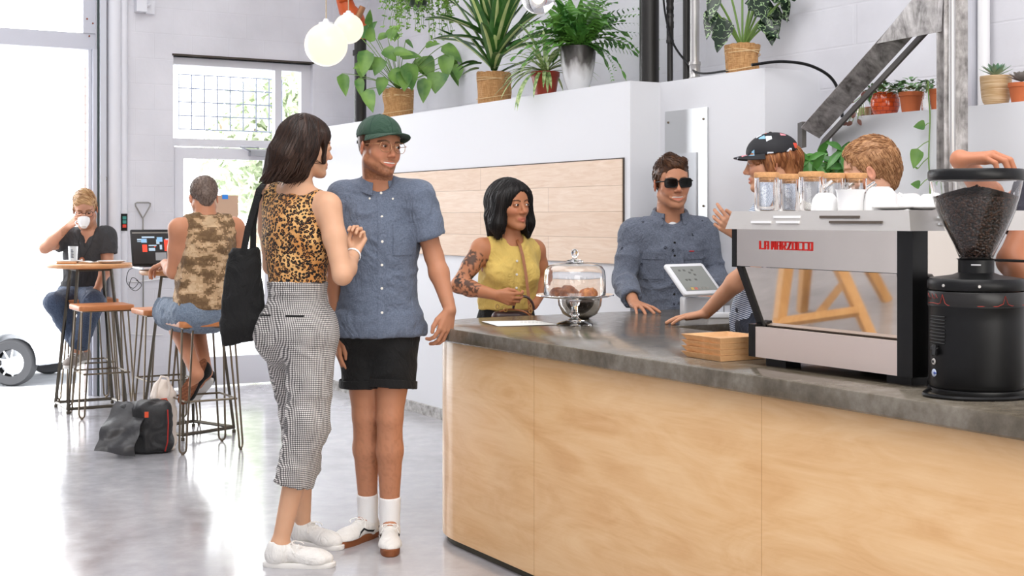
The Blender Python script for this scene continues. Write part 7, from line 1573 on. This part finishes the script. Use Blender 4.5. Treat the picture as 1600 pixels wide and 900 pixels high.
trousers(p6, 'dark_trousers', cloth('navy_twill', (40, 44, 56)), [.1, .1], .012, .012, .01, waist=P(0, 500, Y6), ra=.05)
for s in (0, 1): shoe(p6, s, (0, -1), 'shoe', M_blk, M_wsole, length=.28)
glasses(p6, M_black, mat('dark_lens', (6, 6, 7), .08, spec=.3), w=.057, hgt=.038, th=.0030, y=.104, z=.002, square=True, name='sunglasses')
hair(p6, short_hair(.012, .003, -.045)+[rc((.035, .070, .096), (-.035, .055, .108), .020, .018, .03), rc((-.02, .03, .112), (.01, -.05, .118), .018, .016, .03)][:2], 'hair', ('brown6', ((56, 34, 20), (98, 64, 40))), amp=.0018, strand=lambda X: np.stack([X[:, 0]*130+X[:, 2]*30, X[:, 1]*40-X[:, 2]*80, X[:, 2]*30], 1), comb=lambda x: (-.8, .5, .5) if x[2] > .06 else (.0, -.6, -1.), n=700, L=.028, tip=.004)
# ================================================================== barista in the printed cap (profile, facing left)
Y7 = 5.66
J7 = std(P(1213, 305, Y7), P(1192, 500, Y7), .36, .70)
J7.update(head=P(1204, 254, Y7), sh=[P(1216, 330, Y7-.14), P(1206, 328, Y7+.18)], el=[P(1172, 418, 5.46), P(1176, 402, 5.98)], wr=[P(1103, 489, 5.66), P(1152, 366, 6.02)],
          hip=[P(1190, 520, 5.58), P(1194, 520, 5.76)], kn=[P(1184, 650, 5.58), P(1190, 640, 5.78)], an=[P(1190, 800, 5.6), P(1200, 790, 5.8)], toe=[A(0, 0, 0)]*2)
J7['wr'][0][2] = .958
for s in (0, 1): J7['an'][s][2] = .09; J7['toe'][s] = J7['an'][s]+A(-.2, 0, -.05)
hands = [dict(fv=(A(-1, .42, -.20), A(.1, 1, .0)), curls=(.16, .10, .10, .14), thumb=.15, hint=A(0, 0, 1), spread=.25), dict(fv=(A(-.75, -.1, .62), A(-.3, -.2, 1)), curls=(.35, .5, .6, .7), thumb=.25, hint=A(.5, -.6, .6), spread=.25)]
p7 = person('barista in a black printed cap and blue striped shirt, one hand on the counter', J7, (222, 166, 132), dict(tyaw=-86, head=(-100, 6, 0), hands=hands, arm=.98, tw=.95, brow=(110, 70, 44)))
tee(p7, 'striped_shirt', _stripes(), .014, hem=P(0, 545, Y7), neckcut=.012, sl=((.55, .016, .03), (.55, .016, .03)), extra=[rc(J7['chest'], J7['pelvis'], .125, .14, .05, flat=(p7['TM'][:, 1], 1.25))], noise=folds(.007, (8, 8, 9), 41))
trousers(p7, 'dark_trousers', cloth('navy_twill', (40, 44, 56)), [.1, .1], .012, .012, .012, waist=J7['pelvis']+A(0, 0, .08), ra=.05)
for s in (0, 1): shoe(p7, s, (-1, 0), 'shoe', M_blk, M_wsole)
hair(p7, [el((0, -.026, .022), (.080, .100, .060), k=.02), rc((0, -.075, .0), (0, -.075, -.065), .060, .050, .03), rc((-.066, .0, .0), (-.070, .005, -.040), .026, .018, .02), rc((.066, .0, .0), (.070, .005, -.040), .026, .018, .02), rc((.045, .065, .035), (.060, .055, .0), .018, .010, .02), rc((-.045, .065, .035), (-.060, .055, .0), .018, .010, .02), el((0, .118, -.03), (.070, .055, .080), k=.01, op='s')], 'hair', ('auburn7', ((112, 62, 32), (182, 122, 76))), amp=.005, sc=(110, 110, 16), comb=lambda x: (0, -.2, -1.), n=320, L=.05, tip=.003)
mcp = _capprint(); cp7, H7 = ballcap(p7, mcp, mcp, five=True, lift=.006, brim_l=.062, deep=.004)
mb = MB(); mb.tube([p7['hc']+H7 @ A(.082*math.sin(a), -.012-.108*math.cos(a), .040)*1. for a in np.linspace(-.75, .75, 12)], .008, 6); mb.build('strap', M_black, cp7)
mb = MB(); mb.tube([J7['wr'][0]+(J7['el'][0]-J7['wr'][0])*.06+A(0, .030*math.cos(a), .030*math.sin(a)) for a in np.linspace(0, 6.2, 18)], .002, 5); mb.build('wrist_band', mat('tan_cord', (190, 120, 70), .7), p7['root'])
# ================================================================== blond barista behind the machine
Y8 = 5.3
J8 = std(P(1368, 322, Y8), P(1366, 560, Y8), .36, .68)
J8.update(head=P(1358, 268, Y8), sh=[P(1362, 352, Y8-.18), P(1374, 348, Y8+.16)], el=[P(1345, 450, Y8-.22), P(1350, 440, Y8+.2)], wr=[P(1300, 480, Y8-.2), P(1300, 470, Y8+.1)], hip=[P(1364, 575, Y8-.09), P(1370, 575, Y8+.09)], kn=[P(1360, 700, Y8-.09), P(1366, 700, Y8+.09)], an=[P(1364, 860, Y8-.09), P(1372, 850, Y8+.09)], toe=[A(0, 0, 0)]*2)
for s in (0, 1): J8['an'][s][2] = .09; J8['toe'][s] = J8['an'][s]+A(-.2, 0, -.05)
hands = [dict(fv=(A(-1, 0, -.2), A(0, .3, 1)), hint=A(0, -1, .2)), dict(fv=(A(-1, 0, -.2), A(0, -.3, 1)), hint=A(0, 1, .2))]
p8 = person('barista with short sandy blond hair and white shirt facing left behind the espresso machine', J8, (232, 180, 150), dict(tyaw=-88, head=(-108, 10, 0), hands=hands, brow=(150, 104, 66), hs=1.02))
tee(p8, 'white_shirt', cloth('white_cotton', (240, 240, 242)), .014, hem=P(0, 590, Y8), neckcut=.008, sl=((.6, .016, .03), (.6, .016, .03)))
trousers(p8, 'dark_trousers', cloth('navy_twill', (40, 44, 56)), [.1, .1], .012, .012, .012, waist=J8['pelvis']+A(0, 0, .06), ra=.05)
for s in (0, 1): shoe(p8, s, (-1, 0), 'shoe', M_blk, M_wsole)
hair(p8, short_hair(.018, .007, -.070), 'hair', ('blond8', ((136, 92, 58), (198, 150, 106))), amp=.0022, strand=lambda X: np.stack([X[:, 0]*120, X[:, 1]*90+X[:, 2]*160, X[:, 2]*40-X[:, 1]*20], 1), comb=lambda x: (.2, .9, .1) if x[2] > .07 else (.0, -.35, -1.), n=900, L=.026, tip=.004)
# ================================================================== person at the right edge, hand on the hopper lid
J9 = std(P(1668, 252, 4.3), P(1676, 520, 4.3), .36, .68)
J9.update(head=P(1666, 170, 4.3), sh=[P(1640, 300, 4.40), P(1660, 290, 4.10)], el=[P(1556, 318, 4.06), P(1576, 402, 4.02)], wr=[P(1492, 262, 3.66), P(1622, 470, 3.92)], hip=[P(1672, 560, 4.38), P(1680, 560, 4.2)], kn=[P(1670, 720, 4.38), P(1680, 720, 4.2)], an=[P(1670, 900, 4.4), P(1680, 900, 4.2)], toe=[A(0, 0, 0)]*2)
J9['sh'] = [P(1636, 296, 4.16), P(1676, 290, 4.46)]; J9['el'] = [P(1580, 408, 4.06), P(1568, 330, 4.34)]; J9['wr'] = [P(1640, 486, 3.86), P(1500, 262, 3.72)]
J9['wr'][1][2] = CZ+.582+.034
for s in (0, 1): J9['an'][s][2] = .09; J9['toe'][s] = J9['an'][s]+A(-.2, 0, -.05)
hands = [dict(fv=(A(.2, -.3, -1), A(-1, 0, 0)), hint=A(0, -1, 0)), dict(fv=(A(.80, -.62, .10), A(.3, .5, .1)), curls=(.55, .55, .55, .6), thumb=.3, hint=A(0, 0, 1), s=1.02, spread=.15)]
p9 = person('person mostly outside the right edge, bare arm bent, one hand on the grinder lid', J9, (206, 140, 106), dict(tyaw=-105, head=(-110, 10, 0), hands=hands, arm=1.08, brow=(60, 40, 30)))
tee(p9, 'dark_shirt', cloth('dark_patterned_cloth', (44, 44, 56)), .014, hem=P(0, 560, 4.3), neckcut=.008, sl=((.62, .018, .02), (.5, .016, .02)))
trousers(p9, 'dark_trousers', M_blk, [.1, .1], .012, .012, .012, waist=J9['pelvis']+A(0, 0, .06), ra=.05)
for s in (0, 1): shoe(p9, s, (-1, 0), 'shoe', M_blk, M_wsole)
hair(p9, short_hair(.02, .006, -.06), 'hair', ('dark9', ((50, 34, 24), (84, 60, 42))))
# ================================================================== man drinking at the far table
Y1 = 10.02
J1 = std(P(139, 364, Y1), P(126, 462, Y1+.06), .36, .70)
J1.update(head=P(133, 327, Y1-.05), sh=[P(167, 369, Y1), P(108, 371, Y1)], el=[P(169, 414, Y1-.02), P(70, 388, Y1-.14)], wr=[P(152, 452, Y1-.22), P(106, 354, Y1-.17)], hip=[P(138, 465, Y1), P(116, 465, Y1+.02)], kn=[P(152, 474, Y1-.36), P(84, 480, Y1-.32)], an=[P(141, 546, Y1-.20), P(126, 546, Y1-.22)], toe=[A(0, 0, 0)]*2)
J1['kn'] = [P(146, 472, Y1-.40), P(86, 474, Y1-.36)]; J1['an'] = [P(118, 552, Y1-.32), P(132, 548, Y1-.20)]
J1['toe'] = [J1['an'][s]+A(-.02, -.2, -.05) for s in (0, 1)]
hands = [dict(fv=(A(-.35, -.5, -.8), A(-1, -.2, .2)), curls=(.3, .35, .4, .4), thumb=.2, hint=A(.1, -1, .5), s=1.05), dict(fv=(A(.72, -.35, .50), A(.3, .2, 1)), curls=(.55, .6, .6, .6), thumb=.5, hint=A(-.5, -1, 0), s=1.05, spread=.1)]
p1 = person('man with blond hair and glasses in dark grey tee drinking from a white cup', J1, (232, 176, 146), dict(tyaw=6, head=(14, 20, 4), hs=1.06, hands=hands, beard=((150, 104, 70), .5), brow=(150, 104, 66), gazez=-.3))
tee(p1, 'grey_tee', M_dgrey, .013, hem=P(0, 470, Y1), neckcut=.004, sl=((.62, .016, .026), (.58, .016, .024)), noise=folds(.006, (8, 8, 11), 51), fullcut=[rc(J1['neck']+p1['TM'] @ A(0, .09, .03), J1['neck']+p1['TM'] @ A(0, .10, -.085), .045, .008, .004, op='s')])
trousers(p1, 'blue_jeans', M_denim, [J1['an'][0][2]+.05, J1['an'][1][2]+.05], .014, .016, .012, waist=J1['pelvis']+A(0, 0, .07), ra=.055, noise=folds(.006, (10, 10, 10), 52))
for s in (0, 1): shoe(p1, s, (-.25 if s else .05, -1), 'grey_sneaker', mat('grey_suede', (150, 142, 136), .85), M_wsole, z0=J1['an'][s][2]-.09, lace=M_lace)
hair(p1, short_hair(.022, .004, -.045)+[el((0, .10, .035), (.07, .03, .028), k=.01, op='s')], 'hair', ('blond1', ((150, 108, 70), (214, 176, 128))), amp=.004, strand=lambda X: np.stack([X[:, 0]*30+X[:, 2]*60, X[:, 1]*60, X[:, 2]*30], 1), comb=lambda x: (-1., -.3, .2) if x[2] > .05 else (.0, -.5, -1.), n=500, L=.035, tip=.004)
glasses(p1, mat('dark_frame', (50, 44, 40), .3), mat('thin_lens', (1, 1, 1), 0, trans=1., ior=1.03), w=.048, hgt=.040, th=.0018, y=.106)
mb = MB(); c_ = J1['neck']; T_ = p1['TM']; mb.tube([c_+T_ @ A(-.05, .06, .03), c_+T_ @ A(-.045, .112, -.06), c_+T_ @ A(-.012, .132, -.15), c_+T_ @ A(.0, .134, -.165), c_+T_ @ A(.014, .132, -.15), c_+T_ @ A(.045, .112, -.06), c_+T_ @ A(.05, .06, .03)], .0018, 5); nk_ = mb.build('necklace_cord', M_black, p1['root'])
mb = MB(); mb.ell(c_+T_ @ A(0, .136, -.185), (.020, .008, .024), T_, 16, 10); mb.build('amber_pendant', mat('amber', (150, 84, 50), .3), nk_); mb = MB(); mb.ell(c_+T_ @ A(0, .143, -.185), (.009, .004, .012), T_, 12, 8); mb.build('pale_stone', M_pearl, nk_)
cu = P(131, 349, Y1-.225); t = thing('coffee_cup', 'white cup lifted to the mouth of the man in dark grey', 'cup', cu); Mc = frame(20, -28); Mc = np.stack([Mc[:, 0], Mc[:, 1], Mc[:, 2]], 1)
mb = MB(); r_ = .044; mb.lathe([(0, -.032), (.022, -.032), (.024, -.028), (.036, -.012), (.043, .012), (r_, .036), (.0415, .036), (.040, .012), (.033, -.010), (.02, -.024), (0, -.025)], cu, 28, Mc); mb.build('cup_bowl', M_ceramic, t); mb = MB(); mb.tube([cu+Mc @ A(-.040-.020*math.sin(a), 0, .004-.018*math.cos(a)) for a in np.linspace(.1, 3, 9)], .004, 6); mb.build('cup_handle', M_ceramic, t)
# ================================================================== man in camouflage tank top
Y2 = 7.86
J2 = std(P(321, 340, Y2), P(317, 484, Y2), .36, .70)
J2.update(head=P(318, 309, Y2+.04), sh=[P(279, 358, Y2-.10), P(367, 356, Y2+.12)], el=[P(273, 424, Y2-.12), P(378, 420, Y2+.22)], wr=[P(262, 416, 8.08), P(330, 418, 8.3)], hip=[P(302, 490, Y2-.05), P(332, 490, Y2+.08)], kn=[P(268, 486, 8.14), P(300, 486, 8.32)], an=[P(308, 585, 7.82), P(322, 582, 8.02)], toe=[A(0, 0, 0)]*2)
J2['el'][0] = P(271, 425, Y2-.02); J2['wr'][0] = P(258, 415, 8.10); J2['wr'][0][2] = TZ+.05
J2['toe'] = [J2['an'][s]+A(-.1, .05, -.1) for s in (0, 1)]
hands = [dict(fv=(A(-.75, .45, -.25), A(.4, .85, .1)), curls=(.35, .4, .4, .45), thumb=.3, hint=A(0, 0, 1)), dict(fv=(A(-.7, .5, -.2), A(-.4, -.7, .1)), curls=(.35, .4, .4, .45), thumb=.3, hint=A(0, 0, 1))]
p2 = person('man with buzz cut in tan camouflage tank top and denim shorts typing on a laptop', J2, (224, 160, 124), dict(tyaw=-150, head=(-155, 16, 0), hands=hands, arm=1.04, tw=1.08, hs=1.0, beard=((70, 50, 40), .5)))
so2 = p2['sp']; nf = p2['TM'][:, 1]; q = grow(p2['tor'][:3], .014)+grow(p2['tor'][3:], .012)
q += [rc(J2['chest'], J2['pelvis']+so2*.02, .135, .145, .06, flat=(nf, 1.3)), cut(P(0, 482, Y2), (0, 0, -1))]
for s in (0, 1): so_ = unit((J2['sh'][s]-J2['neck'])*A(1, 1, 0)); q += [cut(J2['sh'][s]-so_*.035, so_+A(0, 0, .10))]
q += [rc(J2['neck']-so2*.01+nf*.01, J2['neck']+so2*.2, .066, .085, .006, op='s')]
soft('tank_top', q, .007, M_camo, p2['root'], noise=folds(.007, (8, 8, 12), 61))
mb = MB(); r0 = .078; mb.tube([J2['neck']+p2['TM'] @ A(r0*math.sin(a), r0*.92*math.cos(a)+.0, .018+.008*math.cos(a)) for a in np.linspace(0, 6.283, 30, endpoint=False)], .004, 5, closed=True); mb.build('neck_binding', mat('tan_binding', (206, 176, 140), .8), p2['root'])
shorts(p2, 'denim_shorts', M_denims, None, .020, .026, waist=J2['pelvis']+A(0, 0, .06), noise=folds(.006, (9, 9, 9), 62))
def solefoot(s, heel, toe, up_, upper, sole_m):
    f = unit(toe-heel); u_ = unit(up_-f*(up_ @ f)); M_ = np.stack([np.cross(f, u_), f, u_], 1); return shoe(p2, s, None, 'slip_on_shoe', upper, sole_m, M=M_, heel=heel, sole_h=.022)
M_waf = NG('waffle_gum_sole', .7); d_ = M_waf.vor(M_waf.map((1, 1, 1)), 110, rnd=.0); M_waf.color(M_waf.ramp(d_, [(.3, (150, 92, 58)), (.5, (112, 64, 38))])); M_waf.bump(d_, .8, .003)
solefoot(0, P(318, 563, 7.86), P(283, 626, 7.80), A(.55, 1., .35), M_blk, M_waf.m); solefoot(1, P(330, 596, 8.02), P(304, 620, 8.12), A(.4, .2, 1.), M_blk, M_wsole)
hair(p2, short_hair(.006, .0035, -.06), 'buzz_cut', ('grey2', ((84, 68, 60), (138, 120, 108))), amp=.0008, sc=(200, 200, 90), comb=lambda x: (0, -.3, -1.), n=1200, L=.010, rs=.6)
